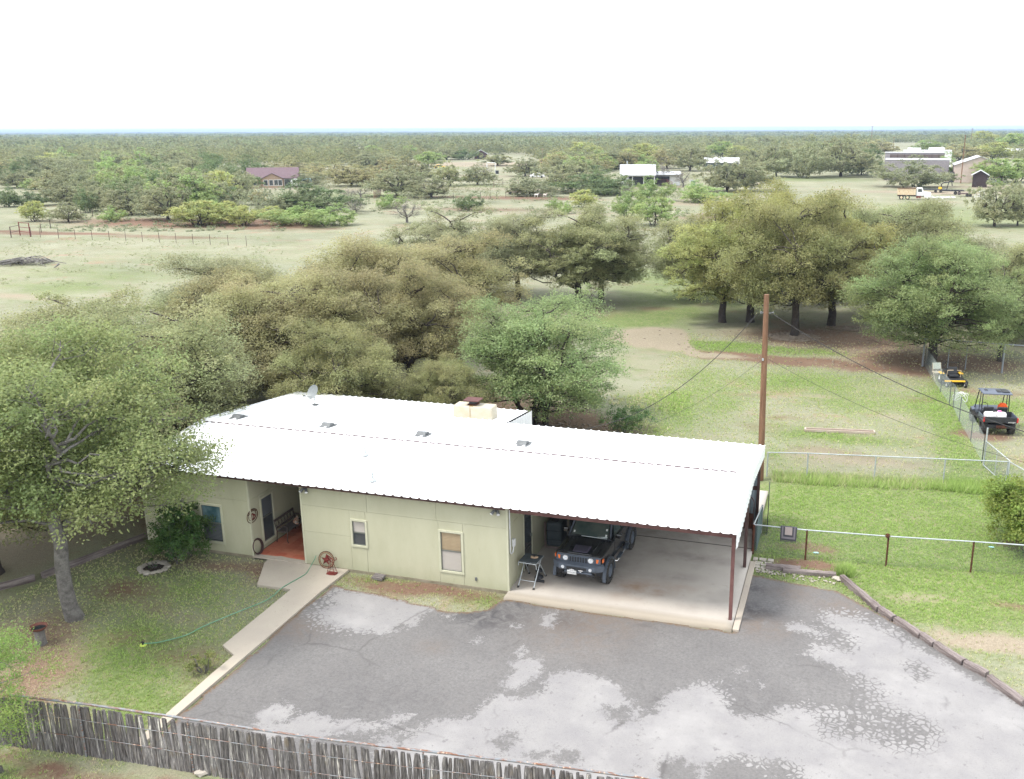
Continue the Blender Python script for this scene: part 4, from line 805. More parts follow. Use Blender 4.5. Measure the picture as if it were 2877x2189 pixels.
shrub('small_plant', 'thin green plant inside the stone ring', -21.55, 23.6, .2, .45, 260, (.05, .025), DEEP, .05, 10, cat='plant', nc=6, brown=0)
def rock(x, y, s_, label, fl=1.0, i=0, cat='rock', z=0): o = bpy.data.objects.new('rock', ROCKS[i % 5]); COL.objects.link(o); o.location = (x, y, z + s_ * .2); o.scale = (s_ * 1.3, s_, s_ * fl); o.rotation_euler = (0, 0, i * 1.3); return tag(o, label, cat)
rock(-13.3, 15.22, .17, 'white rock in the grass in front of the stay fence', .8, 1)
g = G(*z5(715, 1215)); rock(g.x, g.y, .13, 'white rock beside the end of the first railway tie', .7, 2)
# bird bath on a stump
g = G(*z6(285, 512)); t_ = thing('bird_bath', 'terracotta bird bath bowl standing on a grey tree stump', 'bird bath', (g.x, g.y, 0))
m = MB(); rg = random.Random(4); prof = [(.165, 0), (.145, .1), (.135, .3), (.14, .44)]; m.lathe(prof + [(0, .44)], (0, 0, 0), 14)
m.v = [(x * (1 + .06 * math.sin(7 * math.atan2(y, x)) + rg.uniform(-.02, .02)), y * (1 + .06 * math.sin(5 * math.atan2(y, x))), z) for x, y, z in m.v]; m.build('stump', M_barkl, t_, smooth=50)
m = MB().lathe([(0, .45), (.13, .46), (.195, .51), (.225, .56), (.235, .56), (.235, .545), (.2, .49), (.13, .44), (0, .44)][::-1], (0, 0, 0), 28); m.build('bowl', simple('terracotta', A(170, 112, 94, 2.2), A(150, 94, 80, 2.2), 6, .7), t_, smooth=50)
MB().prism([(math.cos(a) * .19, math.sin(a) * .19) for a in np.linspace(0, 6.28, 25)[:-1]], .498, .502).build('water', simple('dark_water', (.03, .035, .04), None, rough=.06, spec=.9), t_)
# garden hose and sprinkler
hp_ = [z6(985, 512), z6(1060, 508), z6(1110, 500), z6(1280, 455), z6(1400, 395), z6(1600, 310), z6(1800, 230), z6(1880, 185), z6(1950, 130), z6(2080, 55), (862, 1612), (874, 1592)]
pts = [G(*q, .05) for q in hp_]; pts = [Vector((p.x, p.y, .085 if p.x > -18.1 and p.y > 23.3 else .055)) for p in pts] + [Vector((-16.4, 25.08, .35)), Vector((-16.38, 25.14, .45))]
cp = []
for i in range(len(pts) - 1):
    p0, p1, p2, p3 = pts[max(i - 1, 0)], pts[i], pts[i + 1], pts[min(i + 2, len(pts) - 1)]
    for k in range(6):
        u = k / 6; cp.append(.5 * ((2 * p1) + (p2 - p0) * u + (2 * p0 - 5 * p1 + 4 * p2 - p3) * u * u + (3 * p1 - p0 - 3 * p2 + p3) * u ** 3))
tag(MB().tube(cp, .014, 6).build('garden_hose', simple('green_hose', (.10, .26, .16), (.18, .34, .24), 3, .45), smooth=60), 'green garden hose running over the lawn and walkway', 'hose')
t_ = thing('lawn_sprinkler', 'small yellow-green lawn sprinkler at the end of the hose', 'sprinkler', (cp[0].x, cp[0].y, 0))
MB().lathe([(.0, .03), (.09, .03), (.1, .0)], (0, 0, 0), 14).build('base', simple('lime_plastic', (.5, .62, .12), None, rough=.5), t_); MB().cyl((0, 0, .06), .03, .07, 10).obox((0, 0, .1), (.1, .03, .03)).build('head', M_black, t_)
# ring with star
t_ = thing('star_ring', 'rusty ring of horseshoes with a red five-pointed star, leaning on the wall', 'wall ornament', (-15.98, 25.06, .07)); t_.rotation_euler = (R(-9), 0, 0)
MB().torus((0, 0, .29), .285, .012, 32, 5, 'y').torus((0, 0, .29), .235, .008, 30, 5, 'y').build('ring', M_rust, t_, smooth=60)
m = MB()
for i in range(24): a = i * math.pi / 12; m.torus((math.cos(a) * .26, 0, .29 + math.sin(a) * .26), .022, .0065, 8, 4, 'y')
m.build('horseshoe_trim', simple('tan_rust', A(216, 160, 110, 1.5), A(160, 100, 70, 1.5), 18, .8), t_)
m = MB(); st = [(math.sin(i * math.pi / 5) * (.205 if i % 2 == 0 else .08), .29 + math.cos(i * math.pi / 5) * (.205 if i % 2 == 0 else .08)) for i in range(10)]
V = [(0, -.05, .29)] + [(a, -.01, c) for a, c in st] + [(0, .0, .29)]; m.add(V, [(0, 1 + (i + 1) % 10, 1 + i) for i in range(10)] + [(11, 1 + i, 1 + (i + 1) % 10) for i in range(10)]); m.build('star', M_rustr, t_)
t_ = thing('iron_stand', 'rust-red iron stand with splayed legs and a curled hook', 'garden stand', (-15.6, 24.78, .07))
m = MB()
for a, c in ((-.14, -.1), (.14, -.1), (.14, .1), (-.14, .1)): m.tube([(a, c, 0), (a * .2, c * .2, .46)], .009, 5)
m.build('legs', M_rustr, t_); m = MB(); m.prism([(-.16, -.1), (0, -.13), (.16, -.1), (.18, 0), (.16, .1), (-.16, .1)], .0, .02); m.tube([(-.1, -.07, .1), (.1, -.07, .1), (.1, .07, .1), (-.1, .07, .1), (-.1, -.07, .1)], .006, 4); m.build('base_plate', M_rustr, t_)
MB().tube([(-.02, 0, .42), (-.1, 0, .54), (-.16, 0, .66), (-.05, 0, .58), (.06, 0, .5), (.14, 0, .49), (.2, 0, .52), (.21, 0, .57), (.17, 0, .6), (.14, 0, .57)], [.02, .025, .015, .02, .014, .012, .012, .011, .01, .008], 6).build('hook', M_rustr, t_, smooth=60)
# oval plaque and coil in the porch mouth
t_ = thing('oval_plaque', 'rusty oval ranch plaque hung on the porch side wall', 'wall plaque', (-18.83, 25.32, 1.5))
m = MB().torus((0, 0, 0), .235, .012, 36, 5, 'x', 1, 1); m.v = [(x, y * 1.25, z) for x, y, z in m.v]; k = MB().torus((0, 0, 0), .165, .009, 30, 5, 'x'); m.add([(x, y * 1.25, z) for x, y, z in k.v], k.f); m.build('double_ring', M_rust, t_, smooth=60)
def hz(poly, dx=0): return [(a + dx, c) for a, c in poly]
horse = [(-.12, -.09), (-.105, -.09), (-.10, -.02), (-.05, -.01), (-.045, -.09), (-.03, -.09), (-.02, .0), (.0, .06), (.03, .08), (.01, .095), (-.03, .09), (-.06, .04), (-.11, .03), (-.14, -.02)]
m = MB(); m.prism(hz(horse), -.004, .004, 'x'); m.prism([(-a + .02, c - .01) for a, c in horse][::-1], -.004, .004, 'x'); m.prism([(-.19, -.085), (-.12, -.14), (.12, -.14), (.19, -.085), (.12, -.1), (-.12, -.1)][::-1], -.004, .004, 'x'); m.build('silhouette', M_rustr, t_)
for i in range(9):
    a = math.pi * (.18 + .64 * i / 8); MB().box(-.004, .004, -.016, .016, -.022, .022).build('plate', M_rust, t_).matrix_local = Matrix.Translation((0, math.cos(a) * .25, math.sin(a) * .2))
t_ = thing('wire_coil', 'dark coil of old wire leaning on the porch corner', 'wire coil', (-18.72, 25.38, .1)); t_.rotation_euler = (0, R(-12), 0)
for i in range(3): MB().torus((.0, 0, .27), .232 + .018 * i, .016, 30, 6, 'x').build('wire_turn', M_brownst, t_, smooth=60).location = ((i - 1) * .02, 0, (i % 2) * .006)
# bench, cat, side table
t_ = thing('garden_bench', 'dark cast iron and slat bench on the terracotta porch', 'bench', (-18.5, 26.98, .096)); Mb_ = simple('bench_wood', A(128, 118, 112, 1.5), A(96, 88, 84, 1.5), 8, .8, fine=.15, stretch=(6, 1, 6)); Mi = simple('cast_iron', (.055, .045, .04), (.08, .06, .05), 8, .6)
for s_ in (-1, 1):
    MB().tube([(-.22, s_ * .58, 0), (-.2, s_ * .58, .2), (-.18, s_ * .58, .4), (-.28, s_ * .58, .82)], [.02, .016, .018, .014], 6).tube([(.24, s_ * .58, 0), (.2, s_ * .58, .1), (.24, s_ * .58, .28), (.22, s_ * .58, .42), (.24, s_ * .58, .6)], .017, 6).tube([(.25, s_ * .58, .6), (.1, s_ * .58, .62), (-.2, s_ * .58, .6)], .017, 6).tube([(-.18, s_ * .58, .4), (.24, s_ * .58, .4)], .017, 6).build('end_frame', Mi, t_, smooth=50)
for i in range(5): MB().box(-.16 + i * .085, -.16 + i * .085 + .065, -.6, .6, .41, .435).build('seat_slat', Mb_, t_)
MB().obox((-.26, 0, .78), (.03, 1.2, .07), (0, R(-12), 0)).build('back_rail', Mb_, t_); MB().obox((-.2, 0, .52), (.03, 1.2, .06), (0, R(-12), 0)).build('back_rail', Mb_, t_)
m = MB()
for i in range(12): y = -.5 + i / 11 * 1.0; m.torus((0, 0, 0), .075, .012, 10, 4, 'x') if False else m.tube([(-.21, y, .54), (-.235, y + (.03 if i % 2 else -.03), .65), (-.25, y, .76)], .011, 4)
m.build('back_lattice', Mi, t_)
def blobmesh(name, balls, mat, parent, vox=.012):
    import bmesh
    bm = bmesh.new()
    for c, r_ in balls:
        q = bmesh.ops.create_uvsphere(bm, u_segments=14, v_segments=9, radius=1)
        r_ = r_ if isinstance(r_, tuple) else (r_,) * 3
        for v in q['verts']: v.co = Vector((v.co.x * r_[0] + c[0], v.co.y * r_[1] + c[1], v.co.z * r_[2] + c[2]))
    me = bpy.data.meshes.new(name); bm.to_mesh(me); bm.free(); me.materials.append(mat); o = bpy.data.objects.new(name, me); COL.objects.link(o)
    if parent: o.parent = parent
    r = o.modifiers.new('r', 'REMESH'); r.mode = 'VOXEL'; r.voxel_size = vox; r.use_smooth_shade = True; s = o.modifiers.new('s', 'SMOOTH'); s.iterations = 3; return o
t_ = thing('cat', 'ginger and white cat lying on the porch bench', 'cat', (-18.44, 27.2, .531), R(20))
blobmesh('cat_body', [((0, 0, .06), (.09, .16, .065)), ((0, .1, .07), (.08, .09, .07)), ((.02, .2, .10), (.05, .055, .05)), ((.03, .235, .09), (.03, .03, .025)), ((-.01, .205, .15), (.012, .012, .03)), ((.045, .205, .15), (.012, .012, .03)), ((.07, .13, .025), (.03, .08, .022)), ((.05, -.12, .035), (.05, .07, .035)), ((.1, -.08, .02), (.03, .08, .018)), ((.08, -.17, .018), (.07, .02, .017))], simple('ginger_fur', A(222, 160, 128, 1.5), A(238, 220, 204, 1.5), 9, .9, lo=.45, hi=.55), t_, .01)
for x in (.0, .042): blobmesh('eye', [((x, .252, .112), .006)], M_black, t_, .003)
t_ = thing('side_table', 'grey round-edged side table behind the bench', 'table', (-18.1, 28.05, .096)); MB().lathe([(0, .5), (.33, .5), (.35, .485), (.33, .47), (0, .47)], (0, 0, 0), 20).build('table_top', simple('table_grey', A(150, 160, 158, 1.6), None, rough=.5), t_, smooth=40)
for a in (.6, 2.2, 3.8, 5.4): MB().tube([(math.cos(a) * .28, math.sin(a) * .28, 0), (math.cos(a) * .2, math.sin(a) * .2, .47)], .014, 6).build('leg', Mi, t_)
# splash block at the wall
t_ = thing('splash_block', 'weathered grey wooden block on the ground against the green wall', 'wood block', (-14.02, 24.98, .0), R(-4)); Mwd = simple('weathered_wood', A(150, 144, 142, 1.5), A(108, 100, 98, 1.5), 5, .9, fine=.25, fscale=40, bump=.5, stretch=(1, 8, 8))
for i in range(3): MB().box(-.19, .19, -.13 + i * .09, -.05 + i * .09, .02 + i * .012, .1 + i * .012).build('plank', Mwd, t_)
# railway ties along the drive
Mtie = simple('tie_wood', A(176, 164, 160, 1.7), A(104, 92, 90, 1.6), 2.2, .92, fine=.3, fscale=26, bump=.8, stretch=(.35, 5, 5))
def tie(a, b, label, w=.2, h=.19, z=0):
    a = Vector((*a, 0)); b = Vector((*b, 0)); d = b - a; L = d.length; n = 9; loops = []; rg = random.Random(int(a.x * 100) + 7)
    for i in range(n + 1):
        x = L * i / n - L / 2; jw = rg.uniform(-.012, .012); jh = rg.uniform(-.012, .01)
        loops.append([(x, -w / 2 - jw, 0), (x, w / 2 + jw, 0), (x, w / 2 + jw, h * .85), (x, w / 2 - .02, h + jh), (x, -w / 2 + .02, h + jh), (x, -w / 2 - jw, h * .85)])
    o = MB().loft(loops).build('railway_tie', Mtie); o.location = ((a.x + b.x) / 2, (a.y + b.y) / 2, z - .01); o.rotation_euler = (0, 0, math.atan2(d.y, d.x)); return tag(o, label, 'railway tie', 'weathered railway ties edging the drive')
TB = lambda *q: [tuple(G(*z8(*p), .0))[:2] for p in q]
a, b_ = [tuple(G(*z5(*q)))[:2] for q in ((150, 1150), (480, 1165))]; tie((-2.06, 29.22), (-.95, 29.3), 'short grey tie nearest the carport, upper of the two laid side by side'); tie((-1.5, 29.12), (.17, 29.28), 'long grey tie nearest the carport, lower of the two laid side by side', .16, .15)
for (p, q, lb) in [((1158, 60), (1372, 243), 'tie at the corner of the drive where the line turns'), ((1380, 245), (1458, 298), 'short tie, second down the slope of the drive edge'), ((1470, 303), (1612, 398), 'tie third down the right edge of the drive'), ((1618, 395), (1690, 448), 'very short cracked tie in the middle of the drive edge'), ((1697, 450), (1860, 552), 'long tie just above the pale gravel bank'), ((1866, 556), (1994, 622), 'tie ending in a notch near the right edge of the picture'), ((2004, 640), (2210, 790), 'dark tie cut by the right edge of the picture')]:
    a, b_ = TB(p, q); tie(a, b_, lb)
# pavers and broken stone beside the slab
t_ = thing('paver_patch', 'small patch of cracked pale pavers beside the carport post', 'pavers', (-2.1, 29.55, 0))
for x, y, w_, h_ in ((-.36, .28, .16, .22), (-.12, .3, .24, .2), (.14, .3, .2, .2), (-.22, .02, .26, .13), (.08, .04, .24, .14), (-.28, -.12, .2, .1), (.0, -.12, .3, .11), (-.26, -.3, .2, .16), (-.02, -.32, .22, .14)): MB().box(x - w_ / 2, x + w_ / 2, y - h_ / 2, y + h_ / 2, -.02, .045).build('paver', M_stone, t_, bevel=.012)
def scatter_rocks(name, label, pts, szf, mats=None, cat='stones', seed=0, kind='stuff'):
    rg = np.random.default_rng(seed); V = []; F = []; b = 0
    base = [(np.array([v.co[:] for v in m_.vertices]), np.array([p.vertices[:] for p in m_.polygons])) for m_ in ROCKL]
    for (x, y, z) in pts:
        v, f_ = base[rg.integers(0, 4)]; s_ = szf(rg); a = rg.uniform(0, 6.28); c, s2 = math.cos(a), math.sin(a); q = v * np.array([s_ * rg.uniform(.9, 1.5), s_, s_ * rg.uniform(.5, 1.0)])
        q = np.stack([q[:, 0] * c - q[:, 1] * s2 + x, q[:, 0] * s2 + q[:, 1] * c + y, q[:, 2] + z], 1); V.append(q); F.append(f_ + b); b += len(v)
    o = np_mesh(name, np.vstack(V), np.vstack(F), mats or M_stone); return tag(o, label, cat, kind=kind)
rg = np.random.default_rng(5)
P_ = [(-1.9 + rg.normal(0, .35), 29.05 + rg.normal(0, .13), .02) for _ in range(60)] + [(rg.uniform(-1.5, .4), 28.85 + rg.normal(0, .1), .01) for _ in range(40)]
scatter_rocks('broken_stone', 'crumbs of broken white stone at the top of the drive', P_, lambda r: r.uniform(.02, .055), seed=3)
# stone mound round the oak
M_stone2 = simple('creek_stone', A(222, 206, 186), A(190, 168, 146), 1.4, .9, fine=.1)
P_ = []
for _ in range(900): a = rg.uniform(0, 6.28); r_ = math.sqrt(rg.uniform(.03, 1)); P_.append((-3.66 + math.cos(a) * r_ * 1.75, 66.5 + math.sin(a) * r_ * 1.45, .02 + .1 * (1 - r_)))
scatter_rocks('stone_mound', 'round bed of pale stones at the foot of the tall oak', P_, lambda r: r.uniform(.06, .12), M_stone2, seed=6)
P_ = []
for _ in range(300): a = rg.uniform(0, 6.28); r_ = math.sqrt(rg.uniform(.03, 1)); P_.append((.3 + math.cos(a) * r_ * 1.9, 70.6 + math.sin(a) * r_ * 1.0, .03))
scatter_rocks('stone_mound', 'smaller scatter of pale stones under the leaning oak', P_, lambda r: r.uniform(.05, .12), M_stone2, seed=7)
P_ = []
for _ in range(2600):
    x, y = (rg.normal(-12.2, 2.0), rg.normal(40.9, 1.1)) if rg.random() < .35 else ((rg.normal(0, 4.6), rg.normal(65, 3.6)) if rg.random() < .7 else (rg.normal(-19, 3.6), rg.normal(44.5, 2.5)))
    if y < 36.5 or (y > 40 and y < 57 and x > -9): continue
    P_.append((x, y, .0))
scatter_rocks('leaf_litter_stones', 'loose pale stones in the leaf litter under the oaks', P_, lambda r: r.uniform(.03, .085), M_stone2, seed=8)
# folding stand with things in the carport
t_ = thing('folding_stand', 'folding work stand with a black top and silver legs beside the carport wall', 'folding stand', (-9.13, 26.0, .1), R(-3))
MB().box(-.30, .30, -.32, .28, .80, .835).build('top', simple('grey_top', A(84, 92, 96, 1.5), A(66, 72, 76, 1.5), 6, .6), t_, bevel=.02, seg=2)
m = MB().tube([(-.3, -.34, .68), (-.3, -.36, .8), (-.3, .3, .8)], .013, 6).tube([(.3, -.34, .62), (.3, -.36, .8), (.3, .3, .8)], .013, 6).tube([(-.3, -.33, .78), (.3, -.33, .78)], .013, 6); m.build('handle_rail', M_galv, t_)
for x in (-.26, .26):
    MB().tube([(x, .2, .8), (x, -.5, .02)], .017, 8).build('leg', M_galv, t_); MB().tube([(x, -.2, .78), (x, .1, .6), (x * 1.1, .5, .02)], .015, 8).build('leg', M_galv, t_)
    for y in (-.5, .5): MB().cyl((x * (1.1 if y > 0 else 1), y, .025), .035, .05, 10, 'x').build('foot', M_rubber, t_)
MB().tube([(-.26, -.36, .2), (.26, -.36, .2)], .012, 6).build('crossbar', M_galv, t_)
tag(blobmesh('work_gloves', [((-9.05, 25.98, .955), (.1, .06, .02)), ((-8.97, 26.02, .96), (.07, .08, .02)), ((-9.12, 26.05, .955), (.05, .04, .018))], simple('tan_cloth', A(216, 190, 160, 1.5), A(190, 160, 130, 1.5), 20), None, .008), 'crumpled tan work gloves on the black stand top', 'gloves')
t_ = thing('gas_burner', 'dark camp burner on the slab under the folding stand', 'burner', (-9.0, 26.35, .1)); MB().lathe([(.0, .3), (.1, .3), (.12, .22), (.05, .18), (.05, .1), (.13, .04), (.15, 0)], (0, 0, 0), 12).build('burner_body', M_black, t_, smooth=50); MB().cyl((.12, -.32, .05), .045, .3, 10, 'x').build('roller', M_black, t_)
# black case on a frame, leaning frame behind
t_ = thing('hard_case', 'tall black hard case standing in a tubular frame beside the parked car', 'case', (-9.22, 28.75, .1), R(4))
MB().box(-.27, .27, -.15, .75, .06, .92).build('case_body', simple('case_black', (.05, .065, .072), (.075, .09, .098), 4, .55), t_, bevel=.07, seg=3); MB().box(-.12, .12, .0, .2, .92, .95).build('handle', M_black, t_)
MB().box(-.275, .275, -.156, -.15, .62, .64).box(-.275, .275, -.156, -.15, .3, .315).build('seam', M_black, t_)
MB().tube([(-.3, -.2, .95), (-.3, -.2, .04), (.3, -.2, .04), (.3, -.2, .2)], .014, 6).build('frame', simple('pinkish_tube', A(214, 180, 184, 1.5), None, rough=.4, metal=.5), t_)
t_ = thing('window_screen', 'grey framed screen leaning on the back wall of the carport', 'screen frame', (-8.95, 30.4, .1)); m = MB()
for q in ((-.25, .25, 1.3, 1.34), (-.25, .25, .0, .04), (-.25, -.21, 0, 1.34), (.21, .25, 0, 1.34)): m.box(q[0], q[1], 0, .03, q[2], q[3])
m.build('frame', M_galv, t_); MB().box(-.21, .21, .01, .02, .04, 1.3).build('mesh_panel', M_black, t_)
# arched iron gate leaning at the back right of the carport
t_ = thing('arched_gate', 'brown arched iron gate leaning at the back right of the carport', 'gate', (-3.35, 32.0, .1)); t_.rotation_euler = (R(-8), 0, 0)
m = MB(); ar = [(math.cos(a) * .55, 0, 1.0 + math.sin(a) * .35) for a in np.linspace(0, math.pi, 13)]; m.tube([(.55, 0, 0)] + ar + [(-.55, 0, 0)], .02, 6); m.tube([(-.55, 0, .06), (.55, 0, .06)], .02, 6); m.build('gate_frame', M_brownst, t_)
for i in range(7): x = -.42 + i * .14; MB().tube([(x, 0, .06), (x, 0, 1.0 + .35 * math.sqrt(1 - (x / .55) ** 2))], .009, 5).build('bar', M_brownst, t_)
MB().box(-.53, .53, .005, .02, .08, .62).build('kick_panel', M_rust, t_)
# utility pole and wires
Mpole = simple('pole_wood', A(178, 138, 108, 2.0), A(140, 104, 80, 2.0), 2.2, .85, fine=.2, fscale=20, bump=.3, stretch=(3, 3, .25))
PB = Vector((-3.07, 37.52, 0)); PT = Vector((-3.2, 37.52, 7.75))
t_ = thing('utility_pole', 'orange-brown wooden utility pole behind the carport', 'utility pole', PB)
MB().tube([PB - PB, (PT - PB) * .5, PT - PB], [.135, .12, .10], 14).build('pole', Mpole, t_, smooth=60)
MB().tube([(-.13, 0, 7.0), (-.28, 0, 7.02)], .03, 6).tube([(.0, 0, 7.0), (.2, 0, 7.05)], .03, 6).cyl((-.3, 0, 7.02), .045, .09, 8).build('insulator', M_greyp, t_)
MB().box(-.17, -.1, -.14, .14, 5.1, 5.2).build('bracket', M_galv, t_)
def wire(a, b, sag, r, label, mat=None, name='power_line', extra=None):
    a = Vector(a); b = Vector(b); P = []
    for i in range(25): u = i / 24; p = a.lerp(b, u); p.z -= sag * 4 * u * (1 - u); P.append(p)
    return tag(MB().tube(P, r, 5).build(name, mat or M_rubber, smooth=60), label, 'cable', 'cables from the utility pole')
e1 = onY(1648, 1204, 33.1); wire((-3.5, 37.5, 7.0), e1, .9, .014, 'thick black cable sagging from the pole top to the back of the house')
e2 = onY(1767, 1213, 33.1); wire((-3.2, 37.5, 5.15), e2, .35, .006, 'thin lower cable from the pole down to the carport roof'); 
e3 = onY(3050, 1262, 31.0); wire((-3.0, 37.5, 7.05), e3, .55, .015, 'thick black cable running from the pole top past the utility vehicle'); e4 = onY(3000, 1330, 31.0); wire((-3.0, 37.5, 5.15), e4, .45, .007, 'thin lower cable running right over the back fence')
e5 = onY(2700, 1290, 34.0)
# plank frame on the grass
t_ = thing('plank_frame', 'long narrow frame of weathered white boards lying in the field', 'board', (-.04, 45.1, 0), math.atan2(.48, 3.24)); Mwb = simple('pale_board', A(236, 222, 206, 1.8), A(206, 186, 166, 1.8), 4, .85, fine=.12, stretch=(.4, 5, 5))
for q in ((-1.65, 1.65, .14, .19), (-1.65, 1.6, -.16, -.11), (-1.68, -1.6, -.11, .14), (1.55, 1.6, -.11, .14)): MB().box(q[0], q[1], q[2], q[3], 0, .11).build('board', Mwb, t_)
MB().box(-1.6, 1.55, -.11, .14, .0, .04).build('fill', simple('rust_soil', A(190, 140, 120), A(160, 112, 96), 6), t_)

def weed_clumps(name, label, pts, szr, color, seed, nl=26):
    r = np.random.default_rng(seed); C = []; N = []; A2 = []
    for x, y in pts:
        s_ = r.uniform(*szr); n = nl; v = r.normal(size=(n, 3)) * np.array([.5, .5, .3]) * s_; v[:, 2] = np.abs(v[:, 2]) + .02; C.append(v + np.array([x, y, float(terrain(x, y))])); q = r.normal(size=(n, 3)); q[:, 2] = np.abs(q[:, 2]) + .8; q /= np.linalg.norm(q, axis=1)[:, None]; N.append(q); A2.append(np.stack([r.uniform(.2, .8, n), np.full(n, r.uniform(0, .8)), r.uniform(0, 1, n), np.ones(n)], 1))
    V, F = leaf_quads(np.vstack(C), np.vstack(N), .0 + szr[1] * .38, szr[1] * .22, r); o = np_mesh(name, V, F, M_leaf, attrs={'lf': ('FACE', np.vstack(A2))}); o.color = (*color, 1); return tag(o, label, 'weeds', kind='stuff')
rg = np.random.default_rng(12)
def pix_area(n, xa, xb, ya, yb, seed, thr=.45):
    r = np.random.default_rng(seed); out = []
    while len(out) < n:
        px, py = r.uniform(xa, xb), r.uniform(ya, yb)
        if fbm(px / 35, py / 8, 3) < thr: continue
        g = G(px * 1.303, py * 1.303); out.append((g.x, g.y))
    return out
weed_clumps('field_weeds', 'grey-green weeds and cactus dotted over the left pen', pix_area(420, 60, 640, 450, 500, 1), (.2, .6), (.24, .28, .17), 1)
weed_clumps('field_weeds', 'low weeds dotted over the left field', pix_area(700, 0, 620, 510, 620, 2, .52), (.08, .28), (.32, .36, .20), 2, 14)
weed_clumps('field_weeds', 'low scrub dotted over the middle distance', pix_area(1000, 560, 1500, 385, 470, 3, .5), (.25, .8), (.26, .30, .18), 3, 16)
weed_clumps('field_weeds', 'weeds dotted over the right-hand field', pix_area(600, 1350, 2208, 420, 640, 4, .52), (.1, .35), (.24, .28, .13), 4, 14)
# ============================================================ GRASS TUFTS
def grass(name, label, n, region, hgt, seed, wd=.02, dens=None, blades=4, mat=None, need=.25):
    r = np.random.default_rng(seed); x0, x1, y0, y1 = region; X = r.uniform(x0, x1, n); Y = r.uniform(y0, y1, n); m = masks(X, Y)
    keep_ = r.random(n) < np.clip((m[0] + .25) * (1 - .97 * np.clip(np.maximum(m[1], m[2]) * 1.3, 0, 1)) * (1 - .5 * m[3]), .05, 1)
    bad = (sdf(ASd, X, Y) > -.04) | ((X > -9.75) & (X < -2.4) & (Y > 24.6) & (Y < 36.4)) | ((X > -23.2) & (X < -9.5) & (Y > 25.1) & (Y < 35.6)) | (sdf(W_WALK, X, Y) > -.02)
    if dens is not None: keep_ &= dens(X, Y, r)
    keep_ &= ~bad; X, Y = X[keep_], Y[keep_]; g_ = m[0][keep_]; n = len(X); k = blades; a = r.uniform(0, 6.28, (n, k)); sp = r.uniform(.0, .035, (n, k)) * (hgt / .06) ** .5
    bx = X[:, None] + np.cos(a) * sp; by = Y[:, None] + np.sin(a) * sp; h = hgt * r.uniform(.5, 1.25, (n, k)) * (.7 + .6 * g_[:, None]); ln = r.uniform(.2, .8, (n, k)) * h; ta = a + r.normal(0, .5, (n, k)); w = wd * r.uniform(.6, 1.3, (n, k)); wa = r.uniform(0, 6.28, (n, k))
    V = np.stack([np.stack([bx - np.cos(wa) * w / 2, by - np.sin(wa) * w / 2, bx * 0 - .01], -1), np.stack([bx + np.cos(wa) * w / 2, by + np.sin(wa) * w / 2, bx * 0 - .01], -1), np.stack([bx + np.cos(ta) * ln, by + np.sin(ta) * ln, h], -1)], 2).reshape(-1, 3)
    gg = np.clip(g_[:, None] + r.normal(0, .16, (n, 1)) + r.normal(0, .15, (n, k)), 0, 1); C = np.stack([gg, r.uniform(0, 1, (n, k)), gg * 0, gg * 0 + 1], -1).reshape(-1, 4)
    o = np_mesh(name, V, np.arange(len(V)).reshape(-1, 3), M_grass, attrs={'gc': ('FACE', C)}); return tag(o, label, 'grass', kind='stuff')
t = NT('grass_blades'); s = t.sep(t.attr('gc').outputs['Color']); c = t.mix(t.ramp(s[0], .25, .7), A(214, 208, 168, 1.15), A(166, 190, 112, 1.1)); c = t.mix(t.ramp(s[1], .0, 1, (.75,) * 3, (1.35,) * 3), c, c) if False else t.mix(1.0, c, t.ramp(s[1], 0, 1, (.84,) * 3, (1.2,) * 3), 'MULTIPLY'); t.color(c).set(rough=.7, spec=.1); tr_ = t.n.new('ShaderNodeBsdfTranslucent'); t.l.new(c, tr_.inputs[0]); ms_ = t.n.new('ShaderNodeMixShader'); ms_.inputs[0].default_value = .45; t.l.new(t.b.outputs[0], ms_.inputs[1]); t.l.new(tr_.outputs[0], ms_.inputs[2]); t.l.new(ms_.outputs[0], t.out.inputs[0]); M_grass = t.m
grass('lawn_grass', 'short patchy grass of the left lawn', 26000, (-24.5, -15.2, 13.0, 25.1), .045, 1, .022)
grass('lawn_grass', 'short bright grass of the fenced lawn and the bank', 30000, (-2.4, 9.5, 22, 38.6), .05, 2, .024)
grass('field_grass', 'patchy field grass behind the carport', 36000, (-11, 12, 38.5, 66), .075, 3, .035)
grass('tall_grass', 'tall green grass along the back chain-link fence', 5200, (-2.6, 6.2, 37.4, 39.9), .26, 4, .03, lambda X, Y, r: (np.abs(Y - (38.3 + X * .13)) < .75 * (.4 + fbm(X * .6, Y * .6, 2))) )
grass('strip_grass', 'dry weeds on the strip at the house wall', 2600, (-15.2, -9.7, 23.4, 25.15), .06, 5, .02)
grass('weeds', 'bright green weeds at the corner of the slab and by the ties', 500, (-2.7, -2.2, 24.4, 24.9), .16, 6, .03); g = G(*z5(775, 1175)); grass('weeds', 'grass tuft between the two lines of ties', 260, (g.x - .22, g.x + .22, g.y - .15, g.y + .15), .28, 7, .03)
grass('under_oak_weeds', 'green ground weeds under the oaks behind the house', 9000, (-24, -8, 37, 50), .14, 8, .06, lambda X, Y, r: fbm(X * .5, Y * .5, 3) > .55)
